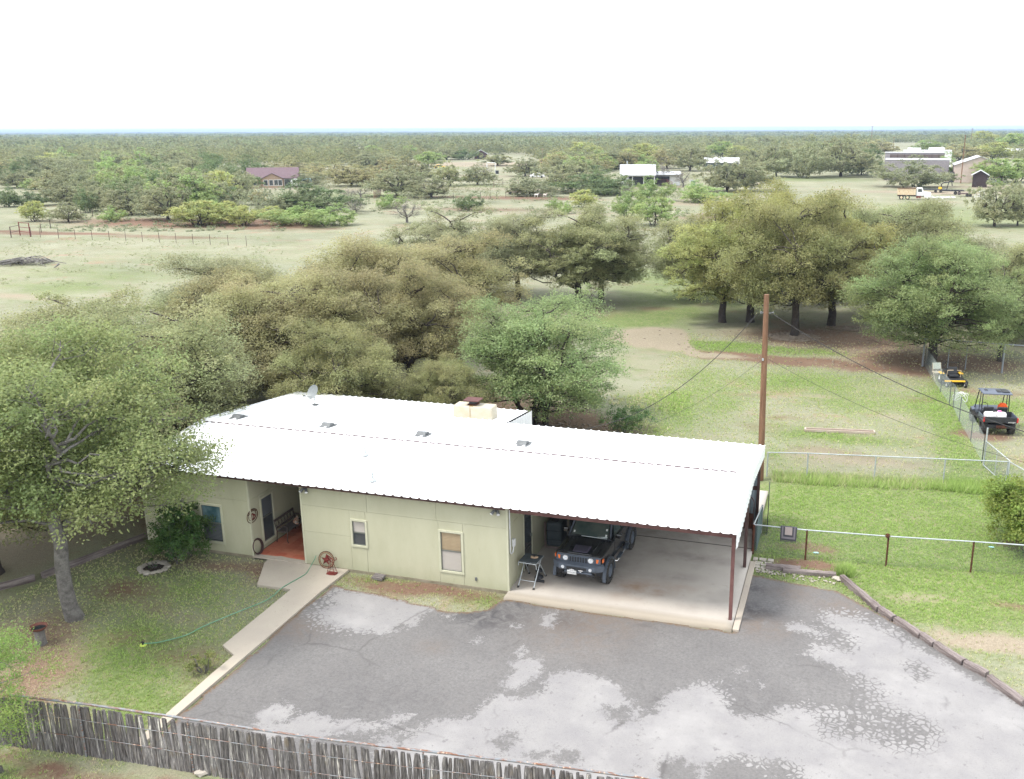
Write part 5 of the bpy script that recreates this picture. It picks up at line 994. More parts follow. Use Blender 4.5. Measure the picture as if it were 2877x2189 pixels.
# ============================================================ VEHICLES
M_carblk = simple('black_car_paint', (.008, .009, .011), None, rough=.22, spec=.6, coat=.6); M_cargrey = simple('grey_car_plastic', A(100, 108, 120, 1.4), A(86, 94, 104, 1.4), 5, .5); M_lens = simple('clear_lens', (.78, .80, .82), (.5, .52, .55), 30, .15, spec=.8); M_amber = simple('amber_lens', (.85, .22, .05), (.7, .12, .03), 20, .25, spec=.6); M_chrome = simple('chrome', (.78, .78, .78), None, rough=.22, metal=.9); M_red = simple('red_lens', (.45, .03, .03), None, rough=.3)
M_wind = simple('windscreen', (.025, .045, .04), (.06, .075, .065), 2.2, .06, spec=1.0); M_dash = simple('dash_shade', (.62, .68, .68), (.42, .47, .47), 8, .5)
def wheel(t_, c, r_=.41, w=.27, side=1, rim=.23, lugs=28, rimmat=None, tyre=None):
    m = MB(); h = w / 2; m.lathe([(r_ * .60, -h), (r_ * .86, -h), (r_ * .965, -h * .82), (r_, -h * .5), (r_, h * .5), (r_ * .965, h * .82), (r_ * .86, h), (r_ * .60, h)], (0, 0, 0), 32, 'x', closed=True)
    for i in range(lugs):
        a = i / lugs * 2 * math.pi
        for s_ in (-1, 1):
            q = a + (.5 if s_ > 0 else 0) * 2 * math.pi / lugs; m.obox((s_ * h * .52, math.cos(q) * r_ * 1.0, math.sin(q) * r_ * 1.0), (w * .42, r_ * .1, r_ * .05), (q + math.pi / 2, 0, 0))
    w_ = m.build('wheel', tyre or M_rubber, t_, smooth=45); w_.location = c
    m = MB().lathe([(0, side * h * .55), (rim * .35, side * h * .7), (rim * .6, side * h * .45), (rim, side * h * .9), (rim * 1.05, side * h * .6), (rim * 1.05, -side * h * .6), (0, -side * h * .5)], (0, 0, 0), 20, 'x')
    m.build('rim', rimmat or M_cargrey, w_, smooth=40); return w_
def slab(name, pts, mat, parent, th=.01):                    # thin panel from 4 corner points with thickness
    a = [Vector(p) for p in pts]; n = (a[1] - a[0]).cross(a[2] - a[0]).normalized() * th; V = a + [p - n for p in a]; k = len(a)
    return MB().add(V, [tuple(range(k)), tuple(range(2 * k - 1, k - 1, -1))] + [(i, (i + 1) % k, k + (i + 1) % k, k + i)[::-1] for i in range(k)]).build(name, mat, parent)
def text_obj(name, s, size, mat, parent, loc, rot, ext=.002):
    cu = bpy.data.curves.new(name, 'FONT'); cu.body = s; cu.size = size; cu.extrude = ext; cu.align_x = 'CENTER'; cu.align_y = 'CENTER'
    tmp = bpy.data.objects.new('tmp_text', cu); COL.objects.link(tmp); dg = bpy.context.evaluated_depsgraph_get(); me = bpy.data.meshes.new_from_object(tmp.evaluated_get(dg)); bpy.data.objects.remove(tmp)
    o = bpy.data.objects.new(name, me); COL.objects.link(o); me.materials.clear(); me.materials.append(mat); o.parent = parent; o.location = loc; o.rotation_euler = rot; return o
car = thing('parked_car', 'black boxy off-road SUV with amber lamps parked under the carport', 'car', (-7.53, 28.02, .1), R(-2.2))
def S(y, z0, zs, zt, ws, wt, wb=None):                       # body section seen from the front
    wb = wb or ws
    return [(-wb, y, z0), (wb, y, z0), (ws, y, z0 + .12), (ws, y, zs), (wt, y, zt), (-wt, y, zt), (-ws, y, zs), (-ws, y, z0 + .12)]
MB().loft([S(-2.02, .66, 1.00, 1.03, .80, .76), S(-1.93, .56, 1.05, 1.10, .86, .78), S(-.9, .50, 1.11, 1.16, .88, .80), S(0, .48, 1.13, 1.17, .89, .82), S(1.6, .50, 1.14, 1.18, .89, .82), S(2.12, .58, 1.12, 1.18, .86, .8), S(2.2, .62, 1.05, 1.15, .82, .78)]).build('body', M_carblk, car, bevel=.02, seg=2)
MB().loft([[(-.44, -1.98, 1.06), (.44, -1.98, 1.06), (.44, -1.98, 1.095), (-.44, -1.98, 1.095)], [(-.50, -.85, 1.14), (.50, -.85, 1.14), (.50, -.85, 1.215), (-.50, -.85, 1.215)]]).build('hood_bulge', M_carblk, car, bevel=.015, seg=2)
for s_ in (-1, 1):
    MB().loft([[(s_ * .80, -1.98, 1.03), (s_ * .60, -1.98, 1.08), (s_ * .62, -.8, 1.17), (s_ * .80, -.8, 1.13)], [(s_ * .80, -1.98, 1.07), (s_ * .62, -1.98, 1.10), (s_ * .64, -.8, 1.19), (s_ * .82, -.8, 1.17)]]).build('fender_ridge', M_carblk, car)
    for y in (-1.40, 1.40):                                  # wheel arch flares
        m = MB(); ao = [(y + math.cos(a) * .60, .36 + math.sin(a) * .58) for a in np.linspace(-.15, math.pi + .15, 13)]; ai = [(y + math.cos(a) * .52, .36 + math.sin(a) * .50) for a in np.linspace(-.15, math.pi + .15, 13)]
        m.loft([[(s_ * .86, p[0], p[1]), (s_ * .97, p[0], p[1] - .02), (s_ * .97, q[0], q[1]), (s_ * .86, q[0], q[1])] for p, q in zip(ao, ai)]).build('wheel_arch', M_cargrey, car)
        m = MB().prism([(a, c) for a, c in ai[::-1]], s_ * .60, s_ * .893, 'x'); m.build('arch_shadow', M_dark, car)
    m = MB(); m.tube([(s_ * .86, -.86, .42), (s_ * 1.02, -.78, .40), (s_ * 1.02, .72, .40), (s_ * .86, .80, .42)], .036, 8); m.build('side_step', M_chrome, car, smooth=50)
    for y in (-.35, .45): MB().obox((s_ * 1.0, y, .425), (.13, .5, .03)).build('step_pad', M_cargrey, car)
    slab('side_window', [(s_ * .845, -.55, 1.2), (s_ * .845, .25, 1.2), (s_ * .735, .25, 1.60), (s_ * .735, -.32, 1.60)][::s_], M_wind, car); slab('side_window', [(s_ * .845, .32, 1.2), (s_ * .845, 1.05, 1.2), (s_ * .735, 1.05, 1.6), (s_ * .735, .32, 1.6)][::s_], M_wind, car); slab('side_window', [(s_ * .845, 1.15, 1.22), (s_ * .845, 1.75, 1.22), (s_ * .735, 1.7, 1.58), (s_ * .735, 1.15, 1.58)][::s_], M_wind, car)
    slab('pillar', [(s_ * .80, -.86, 1.17), (s_ * .70, -.83, 1.17), (s_ * .645, -.36, 1.66), (s_ * .72, -.38, 1.66)][::-s_], M_cargrey, car, .02)
    mr = MB().obox((s_ * 1.0, -.52, 1.24), (.2, .12, .16)).build('mirror', M_carblk, car, bevel=.03, seg=2); MB().obox((s_ * 1.0, -.455, 1.24), (.15, .01, .12)).build('mirror_glass', M_chrome, mr)
    MB().obox((s_ * .893, .1, 1.02), (.012, .16, .035)).build('door_handle', M_cargrey, car)
    for y in (-.62, .28, 1.12): MB().box(s_ * .885 - .006, s_ * .885 + .006, y - .004, y + .004, .58, 1.12).build('door_seam', M_dark, car)
    wheel(car, (s_ * .84, -1.42, .455), .455, .30, s_, .24); wheel(car, (s_ * .84, 1.42, .455), .455, .30, s_, .24)
    hl = MB().cyl((s_ * .46, -2.085, .925), .092, .05, 20, 'y').build('headlight', M_lens, car, smooth=40); MB().torus((s_ * .46, -2.10, .925), .094, .014, 24, 6, 'y').build('lamp_ring', M_chrome, hl)
    MB().loft([[(s_ * .66, -2.09, .86), (s_ * .80, -2.06, .86), (s_ * .80, -2.06, .99), (s_ * .66, -2.09, .99)], [(s_ * .66, -2.0, .86), (s_ * .80, -2.0, .86), (s_ * .80, -2.0, .99), (s_ * .66, -2.0, .99)]]).build('turn_signal', M_amber, car)
    MB().box(min(s_ * .855, s_ * .885), max(s_ * .855, s_ * .885), -2.0, -1.88, .86, .98).build('side_marker', M_amber, car)
    MB().cyl((s_ * .50, -2.265, .66), .058, .04, 16, 'y').build('fog_lamp', M_lens, car, smooth=40)
    MB().torus((s_ * .16, -2.30, .59), .036, .013, 12, 5, 'y').tube([(s_ * .08, -2.29, .60), (s_ * .24, -2.29, .60)], .014, 6).build('tow_hook', M_chrome, car)
MB().loft([S(-.84, 1.14, 1.17, 1.18, .80, .78), S(-.34, 1.14, 1.64, 1.68, .735, .69), S(-.25, 1.14, 1.70, 1.74, .72, .66), S(1.85, 1.14, 1.70, 1.74, .72, .66), S(2.15, 1.14, 1.2, 1.25, .80, .76)]).build('cabin', M_carblk, car, bevel=.02, seg=2)
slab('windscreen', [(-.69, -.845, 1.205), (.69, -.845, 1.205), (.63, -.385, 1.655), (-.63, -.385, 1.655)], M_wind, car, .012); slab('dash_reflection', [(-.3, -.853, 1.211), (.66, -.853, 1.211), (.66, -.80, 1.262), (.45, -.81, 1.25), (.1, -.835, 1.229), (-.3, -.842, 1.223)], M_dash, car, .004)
for x, z_ in ((-.6, 1.29), (.6, 1.27), (.585, 1.42)): y = -.845 + (z_ - 1.205) * 1.022; slab('sticker', [(x - .028, y - .008, z_), (x + .028, y - .008, z_), (x + .028, y + .045, z_ + .052), (x - .028, y + .045, z_ + .052)], M_white, car, .003)
MB().tube([(-.5, -.87, 1.19), (.0, -.88, 1.205), (.08, -.86, 1.2)], .01, 5).tube([(.05, -.88, 1.19), (.5, -.89, 1.2), (.6, -.86, 1.2)], .01, 5).build('wiper', M_black, car)
m = MB().torus((.36, -.53, 1.35), .15, .012, 20, 5, 'y'); m.build('steering_wheel', M_cargrey, car)
v = MB().loft([[(-.27, -1.90, 1.096), (.27, -1.90, 1.096), (.27, -1.90, 1.12), (-.27, -1.90, 1.12)], [(-.30, -1.45, 1.13), (.30, -1.45, 1.13), (.30, -1.45, 1.158), (-.30, -1.45, 1.158)]]).build('hood_vent', simple('vent_purple_grey', A(94, 88, 108, 1.6), None, rough=.6), car, bevel=.012)
for i in range(7): y = -1.86 + i * .06; MB().obox((0, y, 1.126 + i * .0052), (.48, .02, .012)).build('louvre', M_black, v)
g_ = MB().loft([[(-.80, -2.08, .79), (.80, -2.08, .79), (.80, -2.07, 1.02), (-.80, -2.07, 1.02)], [(-.80, -1.98, .79), (.80, -1.98, .79), (.80, -1.98, 1.04), (-.80, -1.98, 1.04)]]).build('grille', M_cargrey, car, bevel=.02, seg=2)
for i in range(7): x = -.285 + i * .095; MB().box(x - .024, x + .024, -2.092, -2.06, .815, .995).build('grille_slot', M_dark, g_)
MB().loft([[(-.90, -2.06, .54), (-.62, -2.24, .54), (.62, -2.24, .54), (.90, -2.06, .54)], [(-.95, -2.0, .64), (-.64, -2.28, .62), (.64, -2.28, .62), (.95, -2.0, .64)], [(-.95, -2.0, .74), (-.64, -2.26, .76), (.64, -2.26, .76), (.95, -2.0, .74)], [(-.88, -1.94, .79), (-.6, -2.1, .80), (.6, -2.1, .80), (.88, -1.94, .79)]]).build('front_bumper', M_cargrey, car, bevel=.02, seg=2)
MB().box(-.36, .36, -2.285, -2.262, .60, .70).build('bumper_slot', M_black, car); MB().box(-.45, .55, -2.26, -2.18, .46, .53).build('skid_bar', M_cargrey, car, bevel=.01)
for x in (-.42, .5): MB().box(x - .12, x + .12, -2.24, -2.15, .38, .47).build('hitch_bracket', M_black, car)
np_ = MB().box(-.17, .17, -2.305, -2.29, .43, .58).build('licence_plate', M_white, car, bevel=.008); np_.location = (-.16, 0, 0)
text_obj('plate_number', 'DWH 6415', .078, simple('plate_ink', (.03, .03, .05), None), np_, (0, -2.306, .498), (R(90), 0, 0), .001); text_obj('plate_state', 'TEXAS', .028, simple('plate_blue', (.05, .07, .25), None), np_, (0, -2.306, .557), (R(90), 0, 0), .001)
MB().box(-.9, .9, 2.18, 2.3, .5, .68).build('rear_bumper', M_cargrey, car, bevel=.02); 
sp = wheel(car, (0, 0, 0), r_=.40, side=1); sp.location = (.1, 2.42, .98); sp.rotation_euler = (0, 0, R(90)); sp.name = 'spare_wheel'
for s_ in (-1, 1): MB().tube([(s_ * .62, -.1, 1.77), (s_ * .62, 1.7, 1.77)], .018, 6).build('roof_rail', M_black, car); MB().box(s_ * .8 - .06, s_ * .8 + .06, 2.17, 2.21, .8, 1.05).build('tail_light', M_red, car)

for _o in [o for o in bpy.data.objects if o.parent is car and not o.name.startswith('wheel')]: _o.location.z += .14
car.scale = (.90, .94, .90)
# ------------------------------------------------------------ side-by-side utility vehicle (front towards local +Y)
def zu(x, y): return 2680 + x * .09526, 1080 + y * .09526
ga, gb_, gc = G(*zu(890, 1425)), G(*zu(1615, 1455)), G(*zu(640, 1095))
ctr = (ga + gb_) / 2; hd = math.atan2((gb_ - ga).y, (gb_ - ga).x)
utv = thing('utility_vehicle', 'black side-by-side utility vehicle with roof and white tank in its bed', 'utility vehicle', (ctr.x - math.sin(hd) * .95, ctr.y + math.cos(hd) * .95, 0), hd)
M_utvg = simple('blue_grey_plastic', A(104, 112, 130, 1.6), A(92, 100, 116, 1.6), 4, .4, spec=.5)
for s_ in (-1, 1):
    for y in (-.95, .98): wheel(utv, (s_ * .62, y, .34), .34, .25, s_, .15, 18, M_black)
    MB().tube([(s_ * .62, .85, .75), (s_ * .60, .45, 1.75), (s_ * .60, -.25, 1.78), (s_ * .62, -.35, .75)], .024, 7).build('roll_cage', M_black, utv, smooth=50); MB().tube([(s_ * .6, .1, 1.78), (s_ * .62, .1, .8)], .02, 6).build('roll_cage_post', M_black, utv)
    MB().loft([[(s_ * .45, .75, .62), (s_ * .76, .75, .62), (s_ * .76, .75, .66), (s_ * .45, .75, .70)], [(s_ * .42, 1.0, .68), (s_ * .76, 1.0, .68), (s_ * .76, 1.0, .72), (s_ * .42, 1.0, .78)], [(s_ * .4, 1.3, .62), (s_ * .72, 1.3, .62), (s_ * .72, 1.3, .66), (s_ * .4, 1.3, .72)]]).build('front_fender', M_utvg, utv)
    MB().box(min(s_ * .73, s_ * .77), max(s_ * .73, s_ * .77), -1.36, -.42, .66, .92).build('bed_side', M_utvg, utv, bevel=.012); MB().box(s_ * .75 - .035, s_ * .75 + .035, -1.41, -1.37, .68, .90).build('tail_light', M_red, utv)
MB().box(-.72, .72, -1.40, -1.36, .64, .92).build('tailgate', M_black, utv, bevel=.012); MB().box(-.73, .73, -1.36, -.42, .62, .66).build('bed_floor', M_black, utv); MB().box(-.73, .73, -.46, -.42, .66, .94).build('bed_front', M_black, utv)
MB().box(-.60, .60, -1.3, 1.2, .34, .52).build('chassis', M_black, utv, bevel=.02); MB().box(-.62, .62, .5, 1.25, .52, .80).build('hood', M_utvg, utv, bevel=.08, seg=2); MB().box(-.6, .6, -.35, .25, .52, .62).build('seat_base', M_black, utv)
for x in (-.32, .32): sb = MB().box(x - .24, x + .24, -.34, .1, .62, .72).build('seat', M_black, utv, bevel=.03); MB().obox((x, -.36, .9), (.46, .1, .5), (R(12), 0, 0)).build('seat_back', M_black, sb, bevel=.03)
MB().torus((-.32, .35, .98), .16, .015, 20, 5, 'y').build('steering_wheel', M_black, utv); MB().tube([(-.1, -1.3, .45), (.3, -1.35, .4), (.3, -1.0, .4)], .03, 6).cyl((.05, -1.25, .42), .1, .4, 10, 'x').build('exhaust', M_rust, utv)
rf = MB().loft([[(-.68, -.55, 1.78), (.68, -.55, 1.78), (.66, -.55, 1.83), (-.66, -.55, 1.83)], [(-.70, .1, 1.82), (.70, .1, 1.82), (.66, .1, 1.88), (-.66, .1, 1.88)], [(-.66, .62, 1.76), (.66, .62, 1.76), (.62, .62, 1.80), (-.62, .62, 1.80)]]).build('roof', M_utvg, utv, bevel=.02, seg=2)
for x0, x1, y0_, y1_ in ((.02, .2, -.3, .1), (.24, .58, -.35, .2), (-.5, -.36, -.1, .1)): MB().box(x0, x1, y0_, y1_, 1.868, 1.884).build('roof_recess', M_black, rf)
text_obj('tailgate_lettering', 'RANGER', .085, M_white, utv, (.5, -1.404, .68), (R(90), 0, 0))
tk = thing('spray_tank', 'white plastic spray tank lying in the bed of the utility vehicle', 'tank', utv.location + Vector((-.02, -.0, .66)), hd)
tk.location = utv.matrix_basis @ Vector((-.12, -.86, .665)) if False else Vector((utv.location.x + math.sin(hd) * .86 - .12 * math.cos(hd), utv.location.y - math.cos(hd) * .86 - .12 * math.sin(hd), .665))
m = MB().loft([[(x, math.cos(a) * r_, .19 + math.sin(a) * r_ * .95) for a in np.linspace(0, 2 * math.pi, 17)[:-1]] for x, r_ in ((-.50, .05), (-.49, .15), (-.44, .19), (-.1, .2), (-.08, .18), (.06, .18), (.08, .2), (.40, .19), (.47, .15), (.48, .05))]); m.build('tank_body', simple('white_poly', (.82, .80, .77), None, rough=.4), tk, smooth=60)
MB().cyl((.17, 0, .40), .09, .05, 14).build('tank_lid', simple('pink_lid', (.75, .22, .42), None, rough=.5), tk); MB().cyl((-.1, 0, .4), .05, .08, 10).tube([(-.1, 0, .42), (0, -.1, .44), (.02, -.2, .2)], .012, 5).build('pump', M_black, tk)
fd = utv.location + Vector((math.cos(hd) * .42, math.sin(hd) * .42, 1.02))
tag(MB().loft([[(-.2, -.14, 0), (.2, -.14, 0), (.2, .14, 0), (-.2, .14, 0)], [(-.2, -.15, .2), (.2, -.15, .2), (.2, .14, .2), (-.2, .14, .2)], [(-.1, -.1, .34), (.12, -.1, .34), (.1, .1, .34), (-.1, .1, .34)]]).build('orange_jacket', simple('safety_orange', (.90, .13, .02), (.80, .10, .02), 9, .7), None, bevel=.04, seg=2), 'bright orange jacket hung over the right seat of the utility vehicle', 'jacket').location = fd - Vector((0, 0, .12))
bpy.data.objects['orange_jacket'].rotation_euler = (0, 0, hd)
# ------------------------------------------------------------ zero-turn mower (front local -Y)
mg = G(2560 + 870 * .1359, 950 + 1010 * .1359); mw = thing('ride_on_mower', 'yellow and black ride-on mower parked under the green oak', 'mower', (mg.x, mg.y + .55, 0), R(12)); M_yel = simple('mower_yellow', (.80, .50, .04), (.72, .42, .03), 6, .5)
for s_ in (-1, 1): wheel(mw, (s_ * .5, .55, .27), .27, .22, s_, .13, 16, M_white); wheel(mw, (s_ * .5, -.65, .15), .15, .12, s_, .07, 8, M_white)
MB().prism([(-.75, -.35), (.75, -.35), (.8, -.1), (.8, .2), (.5, .35), (-.5, .35), (-.75, .2)], .1, .24).build('deck', M_black, mw, bevel=.02); MB().box(-.62, .5, -.62, -.5, .30, .38).build('front_bar', M_yel, mw, bevel=.02, seg=2); MB().box(-.55, .55, -.55, .7, .28, .42).build('frame', M_black, mw, bevel=.03); MB().box(-.35, .35, .3, .85, .42, .75).build('engine', M_black, mw, bevel=.05, seg=2)
st_ = MB().box(-.26, .26, -.2, .2, .48, .60).build('seat', M_black, mw, bevel=.04, seg=2); MB().obox((0, .22, .78), (.5, .1, .42), (R(-10), 0, 0)).build('seat_back', M_black, st_, bevel=.04, seg=2)
for s_ in (-1, 1): MB().tube([(s_ * .38, -.05, .45), (s_ * .38, -.1, .85), (s_ * .1, -.25, .9)], .018, 6).build('control_lever', simple('tan_tube', A(226, 206, 176, 1.5), None), mw); MB().box(s_ * .52 - .12, s_ * .52 + .12, .25, .75, .54, .58).build('fender', M_yel, mw, bevel=.01)
MB().tube([(-.45, .6, .4), (-.45, .65, 1.15), (.45, .65, 1.15), (.45, .6, .4)], .025, 7).build('roll_bar', M_black, mw)
ch2 = thing('folding_chair', 'pale folding chair standing behind the mower', 'chair', (mg.x - .75, mg.y + 1.5, 0), R(25)); Mct = simple('cream_tube', A(236, 222, 196, 1.5), None)
for s_ in (-1, 1): MB().tube([(s_ * .25, -.25, 0), (s_ * .25, .1, .45), (s_ * .25, .22, .95)], .015, 6).build('leg', Mct, ch2); MB().tube([(s_ * .25, .28, 0), (s_ * .25, -.22, .45), (s_ * .25, -.22, .65)], .015, 6).build('leg', Mct, ch2)
MB().obox((0, -.02, .45), (.5, .45, .02)).build('seat', Mct, ch2); MB().obox((0, .19, .78), (.5, .03, .36), (R(-16), 0, 0)).build('backrest', simple('pale_sling', A(214, 222, 210, 1.5), None), ch2)
# ============================================================ FENCES
# stay fence of old cedar staves along the bottom edge
HF = 1.38; FA, FB, FC = G(30, 1955, HF), G(900, 2065, HF), G(1800, 2189, HF)
d_ = Vector((FC.x - FA.x, FC.y - FA.y, 0)); L_ = d_.length; d_.normalize(); fz = math.atan2(d_.y, d_.x)
sf = thing('stave_fence', 'old fence of rough grey cedar staves with a rusty pipe rail at the bottom edge', 'fence', (FA.x, FA.y, 0), fz)
T0, T1 = -2.4, L_ + 3.6
def sag(u): return math.sin(u * .55 + .4) * .05 - .0
t = NT('cedar_stave'); P = t.co('Object'); oi = t.n.new('ShaderNodeObjectInfo'); off = t.n.new('ShaderNodeVectorMath'); off.operation = 'ADD'; t.l.new(P, off.inputs[0]); sc2 = t.n.new('ShaderNodeVectorMath'); sc2.operation = 'SCALE'; sc2.inputs['Scale'].default_value = 37.0
cmb = t.n.new('ShaderNodeCombineXYZ'); t.l.new(oi.outputs['Random'], cmb.inputs[0]); t.l.new(oi.outputs['Random'], cmb.inputs[2]); t.l.new(cmb.outputs[0], sc2.inputs[0]); t.l.new(sc2.outputs[0], off.inputs[1]); q = off.outputs[0]
n1 = t.noise(22, 4, .7, t.mapv((1, 1, .07), (0, 0, 0), q), 1.0); n2 = t.noise(70, 3, .7, t.mapv((1, 1, .1), (0, 0, 0), q)); n3 = t.noise(3, 3, .6, q)
c = t.mix(t.ramp(n1, .35, .68), A(70, 67, 67, 1.2), A(172, 167, 165, 1.2)); c = t.mix(t.ramp(n1, .60, .68), c, A(240, 234, 222, 1.1)); c = t.mix(t.ramp(n3, .55, .75), c, A(132, 120, 104, 1.2)); c = t.mix(t.ramp(oi.outputs['Random'], .1, .9), c, t.mix(.55, c, A(84, 78, 76, 1.2)))
c = t.mix(1.0, c, t.ramp(n2, .3, .7, (.5,) * 3, (1.45,) * 3), 'MULTIPLY'); t.color(c).set(rough=.95, spec=.1).bump(t.math('ADD', n1, n2), .9, .02); M_stave = t.m
rs = random.Random(21); SV = []
for i in range(16):
    w = .07 + .085 * (i / 15) ** 1.2; n = 7; loops = []; ph = rs.uniform(0, 6); tw_ = rs.uniform(-.01, .01); top_w = rs.uniform(.55, 1.05)
    for k in range(n + 1):
        z = k / n; ww = w * (1 + .12 * math.sin(ph + z * 5) + rs.uniform(-.08, .08)) * (1 if k < n else top_w); cx = .016 * math.sin(ph * 2 + z * 4) + tw_ * z * 2; dd = .026 + rs.uniform(-.004, .006)
        loops.append([(cx - ww / 2, -dd * .4, z), (cx - ww * .2, -dd, z), (cx + ww * .25, -dd * .95, z), (cx + ww / 2, -dd * .3, z), (cx + ww * .4, dd * .6, z), (cx - ww * .4, dd * .6, z)])
    me = MB().loft(loops).mesh('stave'); me.materials.append(M_stave); SV.append((me, w))
u = T0
while u < T1:
    me, w = SV[rs.randrange(16)]; o = bpy.data.objects.new('stave', me); COL.objects.link(o); o.parent = sf; hh = HF - .05 - abs(rs.gauss(0, .022)); u += w / 2
    o.location = (u, sag(u) + rs.uniform(-.008, .012), -.03); o.scale = (rs.choice((-1, 1)), 1, hh); o.rotation_euler = (0, rs.gauss(0, .022), rs.uniform(-.15, .15)); u += w / 2 + rs.choice((-.014, -.01, -.006, -.002, .002, .008))
t = NT('rusty_galvanised'); n = t.noise(7, 5, .7, t.mapv((.6, 4, 4))); c = t.mix(t.ramp(n, .48, .6), A(178, 184, 190, 2.4), A(172, 118, 88, 2.4)); c = t.mix(t.ramp(t.noise(14, 4, .7), .58, .66), c, A(226, 196, 172, 1.6)); t.color(c).set(rough=.6, metal=.15); M_rgalv = t.m
def railpts(z, y0=-.045, j=.006): return [(x, sag(x) + y0 + rs.uniform(-j, j), z + rs.uniform(-j, j)) for x in np.arange(T0, T1 + .4, .45)]
MB().tube([p for p in railpts(HF, -.0, .003) if p[0] > -.15], .03, 10).build('top_rail', M_rgalv, sf, smooth=60)
for z in (.52, .98): MB().tube(railpts(z, -.055), .0095, 6).build('rod', M_rgalv, sf, smooth=60)
for gx_ in (z6(660, 1000), z6(1400, 1100), z6(2190, 1250), z7(935, 1150), z7(1710, 1250)):
    g = G(*gx_, .8); uu = (Vector((g.x, g.y, 0)) - Vector((FA.x, FA.y, 0))).dot(d_); MB().cyl((uu, sag(uu) - .042, HF / 2 - .02), .024, HF, 10).build('fence_post', M_rgalv, sf, smooth=60)
MB().cyl((-.1, .06, HF / 2), .04, HF, 10).build('fence_post', M_rgalv, sf, smooth=60)
# chain-link fences
M_wire = simple('fence_wire', A(150, 160, 158, 1.5), None, rough=.5, metal=.4)
def chain(parent, a, b, h, z0=.03, sp=.075, r=.0022):
    a = Vector((a[0], a[1], 0)); b = Vector((b[0], b[1], 0)); L = (b - a).length; d = (b - a) / L; V = []; F = []; h -= z0
    def seg(u0, w0, u1, w1):
        k = len(V); p = a + d * u0; q = a + d * u1; nrm = Vector((-d.y, d.x, 0)) * r
        for P_, z in ((p, z0 + w0), (q, z0 + w1)):
            for o_ in (nrm, -nrm * .5 + Vector((0, 0, r)), -nrm * .5 - Vector((0, 0, r))): V.append(tuple(P_ + o_ + Vector((0, 0, z))))
        F.extend([(k, k + 1, k + 4, k + 3), (k + 1, k + 2, k + 5, k + 4), (k + 2, k, k + 3, k + 5)])
    x = -h
    while x < L:
        u0, w0, u1, w1 = x, 0, x + h, h
        if u0 < 0: w0 -= u0; u0 = 0
        if u1 > L: w1 -= (u1 - L); u1 = L
        if w1 > w0: seg(u0, w0, u1, w1); seg(u0, h - w0, u1, h - w1)
        x += sp
    m = MB(); m.v = V; m.f = F; return m
def link_fence(name, label, pts, h, rail=M_galv, posts=None, pm=None, pr=.03, sp=.075, group=None, railr=.024, cap=True, wire=M_wire, mesh=True):
    L0 = Vector((pts[0][0], pts[0][1], 0)); f_ = thing(name, label, 'fence', L0, 0, group)
    q = [Vector((p[0], p[1], 0)) - L0 for p in pts]
    if railr: MB().tube([p + Vector((0, 0, h)) for p in q], railr, 8).build('top_rail', rail, f_, smooth=60)
    for i, p in enumerate(q):
        MB().cyl((p.x, p.y, h / 2), pr if not (pm and i in pm) else pm[i][1], h + .02, 8).build('fence_post', (pm[i][0] if pm and i in pm else (posts or M_galv)), f_, smooth=60)
    if mesh:
        for i in range(len(q) - 1): chain(f_, q[i], q[i + 1], h - .03, sp=sp).build('wire_mesh', wire, f_)
    return f_
ff = link_fence('chain_link_fence', 'chain-link fence with rusty posts at the front of the green lawn', [(-2.61, 30.27), (-.85, 30.3), (1.75, 30.53), (4.40, 30.86), (7.1, 31.15), (9.8, 31.45)], 1.07, posts=M_rust, pm={0: (M_rust, .045)})
ff2 = link_fence('chain_link_fence', 'short chain-link return between the carport post and the front fence', [(-2.61, 30.33), (-2.50, 32.1)], 1.07, posts=M_galv)
MB().box(-.02, .02, .1, 1.8, .05, 1.0).build('screen_panel', simple('green_grey_screen', A(96, 116, 116, 1.5), None, rough=.8), ff2).location = (.1, 0, 0)
tag(MB().prism([(-2.30, 32.0), (-2.27, 32.0), (-2.37, 33.4), (-2.40, 33.4)], .02, 1.5).build('dark_gate_leaf', simple('dark_screen', (.03, .035, .038), None, rough=.7)), 'tall black screened gate leaf seen edge-on behind the carport post', 'gate')
bfn = link_fence('chain_link_fence', 'galvanised chain-link fence at the back of the green lawn', [(-2.85, 38.0), (-1.24, 38.35), (1.45, 38.75), (4.15, 39.15), (6.55, 39.5)], 1.06)
ga_ = thing('chain_link_gate', 'open galvanised gate standing askew at the corner of the lawn', 'gate', (5.97, 41.87, 0)); e = Vector((.62, -2.45, 0))
m = MB().tube([(0, 0, .05), (0, 0, 1.13), (e.x, e.y, 1.13), (e.x, e.y, .05), (0, 0, .05)], .022, 8).tube([(e.x * .5, e.y * .5, .05), (e.x * .5, e.y * .5, 1.13)], .016, 6); m.build('gate_frame', M_galv, ga_, smooth=60); chain(ga_, (0, 0), e, 1.1, .06).build('wire_mesh', M_wire, ga_)
MB().cyl((0.02, .06, .85), .035, 1.7, 10).build('gate_post', M_galv, ga_, smooth=60)
ga2 = thing('chain_link_gate', 'second gate leaf running towards the round bush', 'gate', (6.6, 39.45, 0)); e = Vector((1.0, -2.2, 0))
MB().tube([(0, 0, .05), (0, 0, 1.08), (e.x, e.y, 1.08), (e.x, e.y, .05), (0, 0, .05)], .022, 8).build('gate_frame', M_galv, ga2, smooth=60); chain(ga2, (0, 0), e, 1.05, .06).build('wire_mesh', M_wire, ga2)
tp = [(5.97, 42.3), tuple(G(*zr(1680, 1655)))[:2], tuple(G(*zr(1597, 1508)))[:2], tuple(G(*zr(1553, 1410)))[:2], tuple(G(*zr(1525, 1385)))[:2], tuple(G(*zr(1462, 1295)))[:2], (4.6, 59.9)]
